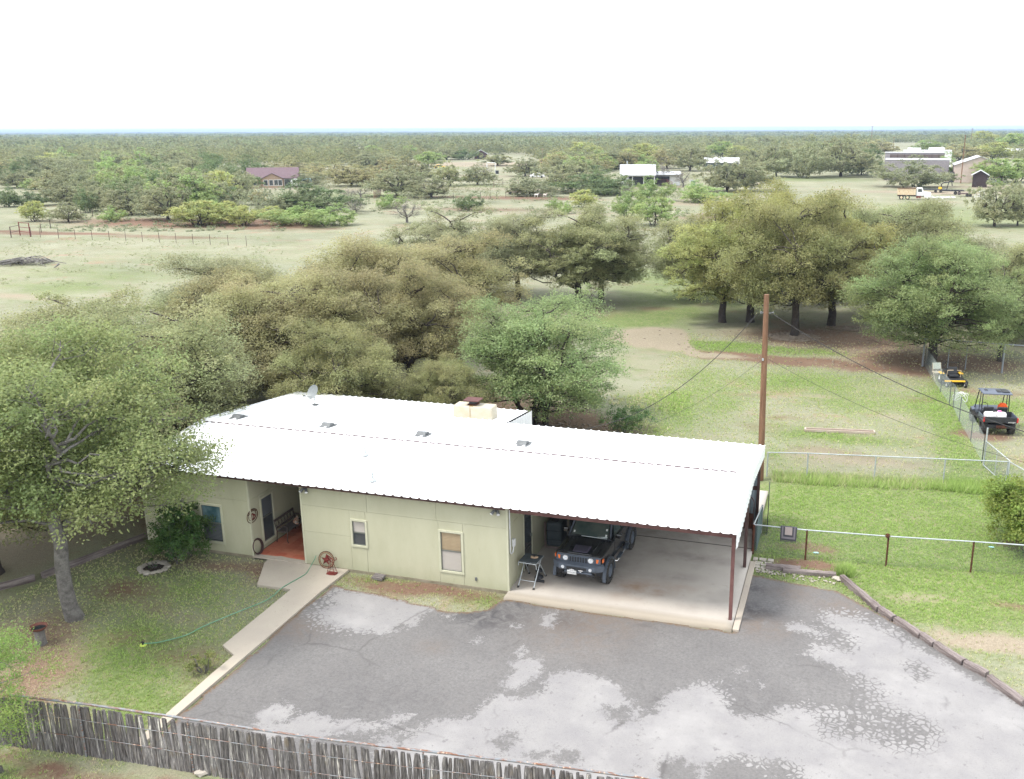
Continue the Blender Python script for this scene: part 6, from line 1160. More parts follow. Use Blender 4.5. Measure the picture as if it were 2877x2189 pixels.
M_tpost = simple('dark_tpost', (.05, .06, .055), (.08, .085, .08), 8, .7); sfn = link_fence('wire_field_fence', 'sagging wire fence on dark steel posts beside the utility vehicle', tp, 1.25, posts=M_tpost, pr=.022, railr=None, sp=.11)
M_wirg = simple('grey_pipe', A(176, 182, 190, 1.6), None, rough=.5, metal=.4)
cf = link_fence('pipe_corner_fence', 'grey pipe and chain-link pen corner under the green oak', [(4.48, 59.98), (8.9, 59.5), (12.5, 59.2)], 1.75, posts=M_wirg, rail=M_wirg, pr=.055, sp=.12, railr=.035, mesh=True)
for x, h in ((5.9, 1.5), (6.9, 1.45)): MB().cyl((x - 4.48, -.15, h / 2), .035, h, 8).build('fence_post', M_wirg, cf)
MB().cyl((0, 0, 1.3), .06, 2.6, 10).build('corner_post', M_wirg, cf)
# rug over the fence
rug = thing('rug', 'grey striped rug hung over the chain-link fence', 'rug', (-1.45, 30.28, 1.10), R(1)); cols = [A(84, 84, 90, 1.4), A(146, 140, 146, 1.4), A(84, 84, 90, 1.4), A(196, 182, 178, 1.4)]; rows = [(0, .0), (.045, .05), (.10, .11), (.15, .17)]
for i, (mx, mz) in enumerate(rows): 
    o = MB().box(-.27 + mx, .27 - mx, -.036 - .003 * i, -.03 - .003 * i, -.46 + mz * 1.2, .03).build('rug_field' if i else 'rug_front', simple('rug_%d' % i, cols[i], tuple(v * .85 for v in cols[i]), 50, .95), rug)
MB().box(-.27, .27, -.036, .036, .028, .036).box(-.27, .27, .03, .036, -.35, .03).build('rug_fold', simple('rug_dark', cols[0], None, rough=.95), rug); m = MB()
for i in range(26): x = -.265 + i * .0208; m.box(x, x + .011, -.035, -.031, -.52, -.46)
m.build('fringe', simple('rug_fringe', cols[0], None, rough=.95), rug)
g = G(*z5(1117, 870), 1.07); t_ = thing('rusty_clamp', 'rusty red metal cap on a front fence post', 'post cap', (1.72, 30.5, 1.03)); MB().box(-.05, .05, -.05, .03, 0, .13).build('cap', M_rust, t_, bevel=.02); MB().torus((0, -.02, .08), .07, .012, 12, 5, 'y').build('loop', M_rust, t_)
for px, py, lb in ((545, 1010, 'scrap of pale blue plastic by the rusty fence post'), (1945, 965, 'scrap of blue plastic in the grass at the right end of the fence')):
    g = G(*z5(px, py)); tag(MB().prism([(-.09, -.02), (-.02, -.05), (.1, -.03), (.07, .03), (-.03, .02)], .03, .05).build('plastic_scrap', simple('pale_blue_plastic', (.35, .65, .72), None), None), lb, 'litter').location = (g.x, g.y, 0)
g = G(2560 + 960 * .1359, 950 + 1400 * .1359); t_ = thing('white_hose_tangle', 'tangle of white pipe on the wire fence by the utility vehicle', 'pipe', (g.x, g.y, .2))
for k in range(4): MB().tube([(math.cos(a * 1.3 + k) * .3 + a * .04, math.sin(a * .9 + k) * .14, .3 + math.sin(a * 1.7 + k * 2) * .25) for a in np.linspace(0, 4, 12)], .016, 5).build('pipe_loop', M_white, t_)
# wood-rail line at the far left of the house and the sandy pen
for i, ((x0, y0), (x1, y1), lb) in enumerate((((-24.6, 22.0), (-23.3, 26.3), 'dark rail timber between the left lawn and the sandy ground'), ((-27.0, 18.5), (-24.7, 21.8), 'dark rail timber under the yard oak, nearer the picture edge'))): tie((x0, y0), (x1, y1), lb, .18, .2)
# ============================================================ MID AND FAR TREES
variant('mid_a', seed=31, droop=.5, Rr=4.5, H=6.5, zb=1.0, nclump=60, nleaf=9000, leaf=(.30, .17), cl=(.8, 1.5), wood=1, inner=.15)
variant('mid_b', seed=32, droop=.5, Rr=4.5, H=6.5, zb=1.1, nclump=48, nleaf=7000, leaf=(.30, .16), cl=(.7, 1.4), wood=1, shell=.6)
variant('mid_c', seed=33, Rr=4.5, H=6.5, zb=.5, nclump=62, nleaf=9000, leaf=(.28, .16), cl=(.8, 1.4), wood=1, stems=6, brown=.2, bark_r=.18)
variant('mid_bush', seed=34, Rr=4.5, H=6.0, zb=.25, nclump=64, nleaf=10000, leaf=(.28, .16), cl=(.9, 1.5), wood=0, stems=5, brown=.1, bark_r=.12)
variant('mid_bare', seed=35, Rr=4.0, H=6.5, zb=1.6, nclump=60, nleaf=1100, leaf=(.22, .12), cl=(.7, 1.3), wood=2, bark=M_barkl, brown=.6)
TY = {0: ('mid_a', GREYG), 1: ('mid_a', BROWN), 2: ('mid_c', BRIGHT), 3: ('mid_bush', DARKG), 4: ('mid_c', YEL), 5: ('mid_bare', (.17, .16, .13)), 6: ('mid_bush', BRIGHT), 7: ('mid_b', OLIVE), 8: ('mid_bush', GREYG)}
CN = {0: 'grey-green oak', 1: 'brown-tinged oak', 2: 'fresh green tree', 3: 'dark green cedar bush', 4: 'yellow-green tree', 5: 'bare grey twiggy tree', 6: 'low bright green mesquite', 7: 'olive oak', 8: 'grey-green scrub tree'}
Z_ = {1: zf(0, 340, .326), 2: zf(720, 340, .326), 3: zf(1440, 340, .326), 4: zf(2160, 340, .3247)}
WHERE = {1: 'left field', 2: 'middle distance left of centre', 3: 'middle distance around the white barn', 4: 'right background by the long grey shed'}
TL = [(1, 60, 740, 590, 75, 3), (1, 260, 735, 615, 112, 3), (1, 300, 865, 700, 88, 4), (1, 590, 872, 712, 92, 0), (1, 600, 720, 555, 140, 0), (1, 740, 790, 600, 60, 3), (1, 870, 775, 590, 110, 0), (1, 1130, 808, 570, 165, 0), (1, 1450, 855, 540, 165, 0), (1, 1700, 740, 520, 190, 8), (1, 1720, 902, 700, 180, 4), (1, 970, 865, 760, 70, 6), (1, 2120, 900, 740, 110, 4), (1, 1960, 730, 580, 100, 8), (1, 150, 575, 440, 115, 0), (1, 290, 590, 500, 80, 2), (1, 470, 600, 470, 90, 1), (1, 720, 640, 500, 130, 4), (1, 900, 620, 470, 130, 1), (1, 1080, 640, 500, 130, 0), (1, 1300, 610, 440, 130, 6), (1, 1500, 610, 410, 120, 4), (1, 1250, 740, 600, 110, 8), (1, 1850, 860, 690, 120, 6), (1, 2000, 880, 700, 110, 4), (1, 1600, 640, 480, 110, 8), (1, 1800, 620, 480, 110, 7),
      (1, 60, 470, 380, 110, 2), (1, 250, 470, 370, 110, 6), (1, 420, 480, 380, 100, 4), (1, 560, 400, 290, 130, 3), (1, 800, 410, 300, 120, 0), (1, 980, 470, 370, 100, 2), (1, 1430, 420, 300, 130, 3), (1, 1680, 410, 320, 80, 2), (1, 2150, 560, 350, 140, 3), (1, 400, 560, 470, 90, 7), (1, 1150, 520, 420, 110, 7), (1, 1900, 490, 400, 90, 7), (1, 640, 560, 460, 100, 1), (1, 1380, 520, 430, 90, 4),
      (2, 20, 545, 370, 85, 3), (2, 430, 572, 450, 95, 0), (2, 660, 492, 370, 160, 1), (2, 820, 560, 400, 155, 1), (2, 960, 557, 410, 90, 1), (2, 1215, 652, 415, 180, 0), (2, 1510, 662, 490, 125, 0), (2, 1420, 520, 360, 115, 0), (2, 1250, 490, 320, 150, 1), (2, 1670, 560, 370, 115, 7), (2, 1905, 550, 385, 95, 0), (2, 1995, 497, 390, 60, 5), (2, 1480, 390, 270, 105, 2), (2, 2080, 385, 280, 115, 7), (2, 300, 450, 350, 120, 1), (2, 480, 440, 370, 90, 0), (2, 500, 775, 555, 235, 3), (2, 350, 790, 640, 130, 8), (2, 20, 720, 600, 70, 1), (2, 1155, 752, 640, 85, 6), (2, 1840, 770, 640, 90, 3), (2, 1300, 880, 680, 130, 5), (2, 350, 890, 740, 170, 6), (2, 620, 900, 750, 170, 6), (2, 860, 800, 680, 85, 5), (2, 800, 700, 580, 60, 5), (2, 1000, 430, 270, 140, 0), (2, 1130, 410, 290, 120, 0), (2, 700, 320, 245, 65, 2), (2, 1010, 310, 215, 65, 2), (2, 1340, 300, 215, 55, 2), (2, 1640, 335, 235, 110, 0), (2, 1790, 335, 250, 80, 3), (2, 540, 420, 340, 70, 7), (2, 900, 660, 590, 90, 5), (2, 150, 860, 740, 90, 4),
      (3, 110, 477, 330, 105, 0), (3, 340, 385, 250, 65, 0), (3, 165, 462, 340, 50, 0), (3, 150, 645, 490, 150, 8), (3, 430, 605, 360, 150, 0), (3, 700, 620, 440, 200, 3), (3, 620, 745, 600, 90, 4), (3, 830, 640, 520, 130, 3), (3, 985, 822, 620, 95, 6), (3, 1230, 902, 670, 150, 2), (3, 1190, 690, 520, 130, 6), (3, 1640, 700, 550, 150, 6), (3, 1850, 612, 355, 170, 0), (3, 2010, 600, 340, 150, 0), (3, 1470, 570, 420, 75, 5), (3, 1275, 552, 350, 95, 5), (3, 870, 410, 250, 120, 0), (3, 600, 350, 190, 120, 4), (3, 1530, 430, 215, 115, 0), (3, 1650, 415, 230, 60, 7), (3, 1800, 320, 185, 100, 2), (3, 1100, 395, 205, 130, 4), (3, 1330, 410, 230, 120, 1), (3, 2100, 410, 240, 110, 0), (3, 750, 420, 290, 110, 4), (3, 580, 480, 330, 100, 7), (3, 980, 700, 560, 60, 5), (3, 1140, 460, 340, 90, 6), (3, 730, 560, 420, 90, 0), (3, 1960, 330, 220, 110, 4), (3, 1420, 330, 200, 110, 0),
      (3, 360, 760, 690, 45, 6), (3, 460, 800, 710, 40, 6), (4, 60, 480, 195, 115, 0), (4, 300, 490, 205, 165, 8), (4, 620, 480, 165, 175, 0), (4, 800, 465, 260, 150, 3), (4, 1250, 575, 355, 215, 8), (4, 1480, 505, 320, 110, 6), (4, 1330, 440, 305, 70, 6), (4, 1950, 912, 540, 155, 0), (4, 2150, 905, 560, 95, 0), (4, 1960, 540, 335, 140, 2), (4, 2140, 530, 335, 130, 2), (4, 1650, 345, 215, 165, 1), (4, 1950, 340, 195, 130, 4), (4, 2100, 280, 120, 125, 2), (4, 1370, 275, 175, 105, 2), (4, 700, 280, 140, 130, 7), (4, 950, 290, 175, 120, 1), (4, 1850, 230, 100, 95, 4), (4, 1980, 575, 535, 42, 6), (4, 2100, 640, 545, 80, 8), (4, 1780, 290, 190, 80, 7), (4, 500, 300, 200, 90, 2)]
n_ind = 0
LMK = [(215, 565, 'the red gate corner'), (60, 480, 'the far left edge'), (620, 490, 'the white shed'), (398, 470, 'the left-hand pole'), (790, 520, 'the maroon-roofed house'), (930, 590, 'the dark bush mound'), (1110, 545, 'the twin-trunked oak'), (1300, 470, 'the pale caliche yard'), (1380, 480, 'the ranch gateway'), (1500, 550, 'the three goats'), (1524, 455, 'the far white road'), (1800, 500, 'the white barn'), (1945, 520, 'the green feed hut'), (1990, 460, 'the metal-roofed shed'), (2150, 560, 'the right grove'), (2350, 450, 'the skyline pole'), (2560, 480, 'the long grey shed'), (2600, 420, 'the white flat house'), (2740, 480, 'the beige building'), (2560, 560, 'the dump truck'), (2800, 600, 'the right field edge')]
SEEN = {}
def tree_label(px, py, tp_, hw):
    d, lx, ly, nm = min((math.hypot(px - a, (py - b) * 2.2), a, b, n) for a, b, n in LMK); dx = px - lx; dy = py - ly
    size = 'small' if hw < 82 else ('medium' if hw < 120 else 'wide'); rel = ('just ' if abs(dx) < 90 else '') + ('left' if dx < 0 else 'right') + ' of' ; dep = ', set back' if dy < -14 else (', nearer' if dy > 14 else '')
    lb = '%s %s %s %s%s' % (size, CN[tp_], rel, nm, dep); k = SEEN.get(lb, 0); SEEN[lb] = k + 1
    return lb if k == 0 else ('next', 'third', 'fourth', 'fifth', 'sixth', 'seventh', 'eighth')[min(k - 1, 6)] + ' ' + lb
for i, (zz, bx, by, ty, hw, tp_) in enumerate(TL):
    px, py = Z_[zz](bx, by); s_ = {1: .326, 2: .326, 3: .326, 4: .3247}[zz]; g = G(px, py)
    dep = (CM @ np.array([g.x, g.y, -H_CAM]))[2]; tx, tyy = Z_[zz](bx, ty); tz = onY(tx, tyy, g.y).z; R_ = hw * s_ * dep / F_PX
    key, c = TY[tp_]; v0 = rr.uniform(.88, 1.12); sx_ = R_ / 4.5 * 1.62; sz_ = max(.3, tz / (6.5 if 'bush' not in key else 6.0)) * 1.08
    if dep < 90: continue
    plant(key, g.x, g.y, (sx_, sx_, sz_), rr.uniform(0, 6.28), tuple(v * v0 for v in c), 'tree', tree_label(px, py, tp_, hw), 'tree', 'scattered trees beyond the yard'); n_ind += 1
# the dense scrub band on the left
_r = random.Random(8); _n = 0
while _n < 62:
    px8 = _r.uniform(20, 575); lo_ = 352; hi_ = float(np.interp(px8, [0, 100, 110, 230, 300, 420, 575], [395, 402, 430, 445, 452, 455, 470])); py8 = lo_ + (hi_ - lo_) * _r.random() ** .8
    if ((px8 - 480) / 45) ** 2 + ((py8 - 385) / 18) ** 2 < 1 or (px8 > 505 and py8 < 450): continue
    g = G(px8 * 1.303, py8 * 1.303); s_ = _r.uniform(.75, 1.25); tp_ = _r.choice([0, 0, 8, 8, 4, 0, 7, 1, 6, 3, 8]); key, c = TY[tp_]; v0 = _r.uniform(.88, 1.15); _n += 1; n_ind += 1
    plant(key, g.x, g.y, (s_ * 1.3, s_ * 1.3, s_ * _r.uniform(.8, 1.1)), _r.uniform(0, 6.28), tuple(v * v0 for v in c), 'tree', tree_label(px8 * 1.303, py8 * 1.303, tp_, _r.choice((70, 100, 130))), 'tree', 'scattered trees beyond the yard')
# woodland that fills the distance
rg = np.random.default_rng(77)
bxs = np.array([0, 300, 520, 560, 640, 820, 950, 955, 1120, 1205, 1330, 1450, 1560, 1700, 1850, 1900, 2040, 2208, 2500]); bys = np.array([388, 372, 366, 356, 364, 356, 350, 338, 338, 384, 368, 358, 348, 372, 360, 326, 326, 352, 366])
EX = [(1530, 366, 55, 12), (1390, 392, 80, 22), (1000, 365, 70, 14), (1140, 366, 60, 14), (480, 380, 60, 22), (1100, 350, 60, 16), (560, 380, 80, 15), (1535, 350, 50, 14), (1960, 322, 90, 14), (240, 324, 80, 3), (900, 324, 80, 2.4), (770, 326, 20, 4), (1040, 345, 60, 10)]
def fields(px, py, d):
    bad = np.zeros(px.shape, bool)
    for ex, ey, rx, ry in EX: bad |= (((px - ex) / rx) ** 2 + ((py - ey) / ry) ** 2 < 1)
    return bad
def candidates(r0, r1, dens, seed):
    r_ = np.random.default_rng(seed); n = int(.5 * 1.3 * (r1 ** 2 - r0 ** 2) * dens); rad = np.sqrt(r_.uniform(r0 ** 2, r1 ** 2, n)); a = r_.uniform(-.78 - .12, .38 + .02, n)
    x = rad * np.sin(a); y = rad * np.cos(a); P = KM @ np.stack([x, y, np.full(n, -H_CAM)]); px = P[0] / P[2] / 1.303; py = P[1] / P[2] / 1.303
    ok = (P[2] > 0) & (py < np.interp(px, bxs, bys) - 1) & (px > -120) & (px < 2330) & ~fields(px, py, rad)
    mm = masks(x, y); clump = fbm(x / 60 + 9, y / 60, 3); ok &= (mm[2] < .5) & (clump > .36)
    return x[ok], y[ok], rad[ok]
x1, y1, r1 = candidates(230, 620, 1 / 28, 1); order = np.argsort(r1); x1, y1, r1 = x1[order], y1[order], r1[order]
kx = []; acc = np.zeros((0, 2))
for x, y in zip(x1, y1):
    if len(acc) == 0 or np.min(np.hypot(acc[:, 0] - x, acc[:, 1] - y)) > 4.0: acc = np.vstack([acc, (x, y)])
_q = np.random.default_rng(91); _X = []; _Y = []
while len(_X) < 260:                       # low brush scattered in the middle distance
    px8, py8 = _q.uniform(600, 1560), _q.uniform(352, 440)
    if fbm(px8 / 60, py8 / 14, 3) < .5 or any(((px8 - a) / b) ** 2 + ((py8 - c) / d) ** 2 < 1 for a, b, c, d in ((1400, 90, 400, 26), (600, 60, 400, 20), (1040, 80, 352, 18), (1120, 60, 385, 14), (1100, 120, 425, 10))): continue
    g = G(px8 * 1.303, py8 * 1.303); _X.append(g.x); _Y.append(g.y)
_X = np.array(_X); _Y = np.array(_Y)
nI = max(0, 300 - len(NEAR) - n_ind - 4); keys = [(0, .3), (1, .14), (7, .2), (8, .12), (2, .06), (4, .1), (3, .08)]; kk_ = np.array([k for k, _ in keys]); pw = np.array([p for _, p in keys]); pw = pw / pw.sum()
def wood_key(x, y, tp_):
    P_ = proj((x, y, 0)); d, nm, a_ = min((abs(P_[0] - a) + abs(P_[1] - b), n, a) for a, b, n in LMK if b < 500); side = 'right of' if P_[0] > a_ else 'left of'
    row = ('front', 'second', 'third', 'back')[min(3, int((math.hypot(x, y) - 230) / 45))]; return (P_[0], '%s in %s woodland row %s %s' % (CN[tp_], row, side, nm))
BW = [(float(x), float(y), int(rg.choice(kk_, p=pw))) for x, y in acc[:nI]]; KEYS = [wood_key(*q) for q in BW]
ORD = ['first', 'second', 'third', 'fourth', 'fifth', 'sixth', 'seventh', 'eighth', 'ninth', 'tenth', 'eleventh', 'twelfth', 'thirteenth', 'fourteenth', 'fifteenth']
for (x, y, tp_), (px_, lb_) in zip(BW, KEYS):
    same = sorted(p for p, l in KEYS if l == lb_); lab = lb_ if len(same) == 1 else lb_ + ', %s' % ORD[min(14, same.index(px_))]
    key, c = TY[tp_]; s_ = rg.uniform(.85, 1.35); v0 = rg.uniform(.85, 1.15)
    plant(key, x, y, (s_ * 1.1, s_ * 1.1, s_ * rg.uniform(.7, .9)), rg.uniform(0, 6.28), tuple(v * v0 for v in c), 'tree', lab, 'tree', 'background woodland trees')
rest = acc[nI:]
_sx = []; _sy = []
while len(_sx) < 230:
    px8 = _r.uniform(-10, 585); hi_ = float(np.interp(px8, [0, 100, 110, 230, 300, 420, 585], [400, 405, 425, 440, 448, 450, 468])); py8 = 345 + (hi_ - 345) * _r.random()
    if ((px8 - 480) / 50) ** 2 + ((py8 - 385) / 20) ** 2 < 1 or (px8 > 505 and py8 < 452) or fbm(px8 / 40, py8 / 15, 2) < .38: continue
    g = G(px8 * 1.303, py8 * 1.303); _sx.append(g.x); _sy.append(g.y)
def template(seed, n, leaf):
    (Vw, Fw), (Vl, Fl, At) = tree_data(seed=seed, Rr=4.5, H=6.2, zb=.6, nclump=26, nleaf=n, leaf=leaf, cl=(1.1, 1.9), wood=0, shell=.7, inner=.1)
    return Vl.reshape(-1, 4, 3), At
def far_wood(name, label, X, Y, n, leaf, sc, seed, col):
    r_ = np.random.default_rng(seed); T = [template(seed + i, n, leaf) for i in range(3)]; VV = []; AA = []
    for k in range(3):
        idx = np.arange(k, len(X), 3); v, a = T[k]; m_ = len(idx)
        if m_ == 0: continue
        ang = r_.uniform(0, 6.28, m_); s_ = r_.uniform(*sc, m_); sz_ = np.minimum(s_, 1.35) * r_.uniform(.7, 1.05, m_); c, s2 = np.cos(ang), np.sin(ang); z0 = terrain(X[idx], Y[idx])
        q = v[None]; x_ = (q[..., 0] * c[:, None, None] - q[..., 1] * s2[:, None, None]) * s_[:, None, None] + X[idx][:, None, None]; y_ = (q[..., 0] * s2[:, None, None] + q[..., 1] * c[:, None, None]) * s_[:, None, None] + Y[idx][:, None, None]; z_ = q[..., 2] * sz_[:, None, None] + z0[:, None, None]
        VV.append(np.stack([x_, y_, z_], -1).reshape(-1, 3)); aa = np.repeat(a[None], m_, 0).copy(); aa[..., 0] = np.clip(aa[..., 0] * .3 + r_.uniform(.0, .75, m_)[:, None], 0, 1); aa[..., 1] = np.clip(r_.normal(.35, .3, m_), 0, 1)[:, None]; aa[..., 2] = r_.uniform(0, 1, m_)[:, None]; AA.append(aa.reshape(-1, 4))
    V = np.vstack(VV); o = np_mesh(name, V, np.arange(len(V)).reshape(-1, 4), M_leaf, attrs={'lf': ('FACE', np.vstack(AA))}); o.color = (*col, 1); return tag(o, label, 'woodland', kind='stuff')
far_wood('scrub', 'low grey-green brush dotted over the middle distance', _X, _Y, 260, (.42, .28), (.16, .5), 45, (.26, .28, .16))
far_wood('scrub', 'dense low scrub filling between the trees of the left field', np.array(_sx), np.array(_sy), 420, (.5, .34), (.45, .85), 40, (.255, .275, .165))
far_wood('woodland', 'continuous oak woodland behind the scattered houses', rest[:, 0], rest[:, 1], 260, (.75, .5), (.7, 1.2), 50, (.23, .25, .125))
x2, y2, r2 = candidates(620, 1500, 1 / 120, 2); far_wood('woodland', 'hazy woodland in the far middle of the plain', x2, y2, 70, (1.5, 1.0), (.9, 1.6), 60, (.21, .24, .125))
x3, y3, r3 = candidates(1500, 4200, 1 / 1100, 3); far_wood('woodland', 'blue-grey band of woodland close to the horizon', x3, y3, 26, (3.0, 2.2), (1.6, 3.4), 70, (.19, .23, .12))
x4, y4, r4 = candidates(4200, 12000, 1 / 15000, 4); far_wood('woodland', 'faint blue woodland line on the horizon', x4, y4, 14, (5, 3.4), (3.5, 8), 80, (.18, .22, .12))
print('far trees', len(rest), len(x2), len(x3), len(x4), 'individual mid', n_ind, nI)
# ============================================================ FAR BUILDINGS AND THINGS
M_wroof = simple('pale_metal_roof', (.46, .47, .48), (.36, .37, .38), 2, .5); M_beige = simple('beige_metal', A(226, 208, 196, 1.6), A(214, 196, 184, 1.6), 2, .6); M_greyb = simple('grey_siding', A(176, 170, 172, 1.6), A(160, 154, 158, 1.6), 2, .7); M_maroof = simple('maroon_roof', A(150, 126, 132, 2.2), A(134, 110, 118, 2.2), 3, .7, fine=.1); M_tanw = simple('tan_wall', A(200, 176, 152, 1.6), A(186, 160, 136, 1.6), 3, .8); M_redr = simple('red_pipe', A(150, 86, 80, 1.6), A(120, 70, 64, 1.6), 6, .8); M_dwin = M_glassd
def gable(name, label, px, py, L, D, hw_, hr, wallm, roofm, rz=0.0, ridge='x', wins=(), over=.4, cat='building', siding=None, opening=None, scale=1.0):
    g = G(px, py); z = float(terrain(g.x, g.y)); t_ = thing(name, label, cat, (g.x, g.y, z), rz - math.atan2(g.x, g.y))
    if ridge == 'x': poly = [(0, 0), (D, 0), (D, hw_), (D / 2, hr), (0, hw_)]; MB().prism(poly, 0, L, 'x').build('wall', wallm, t_)
    else: poly = [(0, 0), (L, 0), (L, hw_), (L / 2, hr), (0, hw_)]; MB().prism(poly[::-1], 0, D, 'y').build('wall', wallm, t_)
    A_ = (D if ridge == 'x' else L) / 2; sl = (hr - hw_) / A_
    for s_ in (-1, 1):
        if ridge == 'x':
            y0_, y1_ = (-over, A_) if s_ < 0 else (A_, D + over); z0_, z1_ = (hw_ - sl * over, hr) if s_ < 0 else (hr, hw_ - sl * over)
            MB().loft([[(-over, y0_, z0_ + .03), (L + over, y0_, z0_ + .03), (L + over, y0_, z0_ + .15), (-over, y0_, z0_ + .15)], [(-over, y1_, z1_ + .03), (L + over, y1_, z1_ + .03), (L + over, y1_, z1_ + .15), (-over, y1_, z1_ + .15)]]).build('roof', roofm, t_)
        else:
            x0, x1 = (-over, A_) if s_ < 0 else (A_, L + over); z0_, z1_ = (hw_ - sl * over, hr) if s_ < 0 else (hr, hw_ - sl * over)
            MB().loft([[(x0, -over, z0_ + .03), (x0, D + over, z0_ + .03), (x0, D + over, z0_ + .15), (x0, -over, z0_ + .15)], [(x1, -over, z1_ + .03), (x1, D + over, z1_ + .03), (x1, D + over, z1_ + .15), (x1, -over, z1_ + .15)]]).build('roof', roofm, t_)
    for (x0, x1, z0_, z1_) in wins: f_ = MB().box(x0 - .1, x1 + .1, -.06, .02, z0_ - .1, z1_ + .1).build('window', M_white, t_); MB().box(x0, x1, -.09, -.061, z0_, z1_).build('pane', M_dwin, f_)
    if siding:
        for k in range(int(hw_ / siding)): MB().box(.05, L - .05, -.05, -.002, k * siding + .02, (k + 1) * siding - .04).build('siding_board', wallm, t_)
    if opening: MB().box(opening[0], opening[1], -.04, .5, 0.05, opening[2]).build('doorway', M_dark, t_)
    return t_
w_ = lambda px, py: z7
za = zf(1720, 440, .1268); zb4 = zf(2480, 400, .18); zt = zf(2480, 500, .1359); zh = zf(560, 440, .154); zg = zf(1220, 430, .136)
b1 = gable('white_barn', 'white barn with a pale hip-like roof and dark open front', *za(200, 655), 8.6, 9, 3.0, 5.2, M_white, M_wroof, 0, 'x', wins=[(.6, 1.2, 1.6, 2.3)], opening=(1.9, 8.4, 2.4)); MB().box(8.6, 15.4, 3, 9, 0, 2.9).build('lean_to', M_white, b1); MB().box(8.7, 12.6, 2.6, 3.05, .05, 2.3).build('doorway', M_dark, b1); MB().obox((12, 4.5, 3.1), (7.4, 5.8, .12), (R(6), 0, 0)).build('roof', M_wroof, b1)
for x in (0, 2.9, 5.8, 8.6): MB().cyl((x, -.9, 1.4), .08, 2.8, 8).build('porch_post', M_white, b1)
MB().obox((4.3, -.5, 2.85), (9.2, 1.4, .08), (R(8), 0, 0)).build('porch_roof', M_wroof, b1); MB().cyl((1.5, 5, 5.4), .15, 1.6, 8).build('stove_pipe', M_galv, b1)
gable('metal_roof_shed', 'dark walled shed with a bright metal roof, right of the barn', *za(2050, 300), 12, 8, 2.6, 4.2, simple('dark_green_wall', A(110, 124, 116, 1.5), None), M_wroof, 0, 'x', wins=[(1, 2, .9, 2), (4, 5, .9, 2)], opening=(7, 11, 2.2))
b2 = gable('ranch_house', 'tan house with a maroon roof among the trees on the left', *zh(900, 585), 12.2, 8, 2.6, 4.9, M_tanw, M_maroof, R(-4), 'x', wins=[(.8, 2.0, .9, 2.1), (8.9, 11.4, .5, 2.2)])
MB().prism([(3.6, 0), (8.4, 0), (8.4, 2.5), (6.0, 3.7), (3.6, 2.5)][::-1], -1.6, 0, 'y').build('front_gable', M_tanw, b2); MB().loft([[(3.3, -1.9, 2.4), (3.3, .6, 2.4), (3.3, .6, 2.52), (3.3, -1.9, 2.52)], [(6, -1.9, 3.75), (6, .6, 3.75), (6, .6, 3.87), (6, -1.9, 3.87)], [(8.7, -1.9, 2.4), (8.7, .6, 2.4), (8.7, .6, 2.52), (8.7, -1.9, 2.52)]]).build('gable_roof', M_maroof, b2)
for x in (3.9, 5.2, 6.4, 7.4): f_ = MB().box(x - .04, x + 1.0, -1.64, -1.6, .7, 2.2).build('window', M_white, b2); MB().box(x + .04, x + .92, -1.66, -1.641, .78, 2.1).build('pane', M_dwin, f_)
MB().box(3, 13.5, -3.6, -1.6, -.1, .12).build('patio', M_conc, b2)
for k, (px, py, mt, lb) in enumerate(((1680, 575, M_white, 'small white camper beside the maroon-roofed house'), (1870, 565, simple('pale_blue_metal', A(190, 216, 214, 1.5), None), 'pale blue trailer half behind an oak, right of the maroon-roofed house'))):
    g = G(*zh(px, py)); t_ = thing('camper', lb, 'camper', (g.x, g.y, 0), -math.atan2(g.x, g.y)); MB().prism([(0, .5), (2.6, .5), (2.7, 1.4), (2.4, 2.3), (.2, 2.3), (-.1, 1.4)], 0, 2, 'y').build('body', mt, t_, bevel=.08, seg=2)
    MB().box(.4, 1.9, -.02, -.0, 1.3, 1.9).build('window', M_dwin, t_)
    for x in (.9, 1.8): MB().cyl((x, .1, .33), .33, .2, 14, 'y').build('wheel', M_rubber, t_)
gable('white_shed', 'white metal shed with a sloping pale roof at the upper left', *zh(275, 385), 7.2, 6, 2.6, 3.9, M_white, M_wroof, 0, 'y'); gable('low_white_shed', 'low white roof left of the white shed among the trees', *zh(5, 360), 5.0, 5, 1.6, 2.4, M_white, M_wroof, 0, 'x')
gable('small_dark_barn', 'small dark barn behind the pale caliche yard', *zg(830, 128), 6.5, 6, 2.6, 4.4, simple('dark_red_wood', A(96, 66, 64, 1.5), None), M_wroof, 0, 'y', opening=(1.5, 5, 2.2))
gable('long_grey_shed', 'long grey shed with horizontal metal siding on the right', *zb4(20, 590), 17, 9, 5.6, 5.9, M_greyb, M_wroof, R(-2), 'x', siding=.36, over=.1)
b3 = gable('flat_roofed_store', 'flat-roofed building with a dark parapet band above the grey shed', *zb4(10, 560), 16.5, 6, 7.3, 7.4, M_greyb, M_wroof, 0, 'x', over=.1); MB().box(1.4, 16.3, -.1, -.01, 5.9, 6.9).build('parapet_band', simple('dark_band', A(120, 108, 104, 1.5), None), b3)
for k in range(8): MB().box(1.5 + k * 1.9, 1.62 + k * 1.9, -.2, -.1, 5.9, 6.95).build('bracket', M_brownst, b3)
b4 = gable('white_flat_house', 'large white building with stepped roof on the right skyline', *zb4(300, 400), 17, 10, 6.2, 6.4, M_white, M_wroof, 0, 'x', over=.05, wins=[(1.4, 4.6, 3.6, 5.2), (9.5, 11, 3.6, 5)]); MB().box(1.5, 6.2, 1, 9, 6.4, 7.2).build('roof_unit', M_white, b4); MB().box(9, 14.5, 1, 9, 6.4, 7.3).build('roof_unit', M_white, b4)
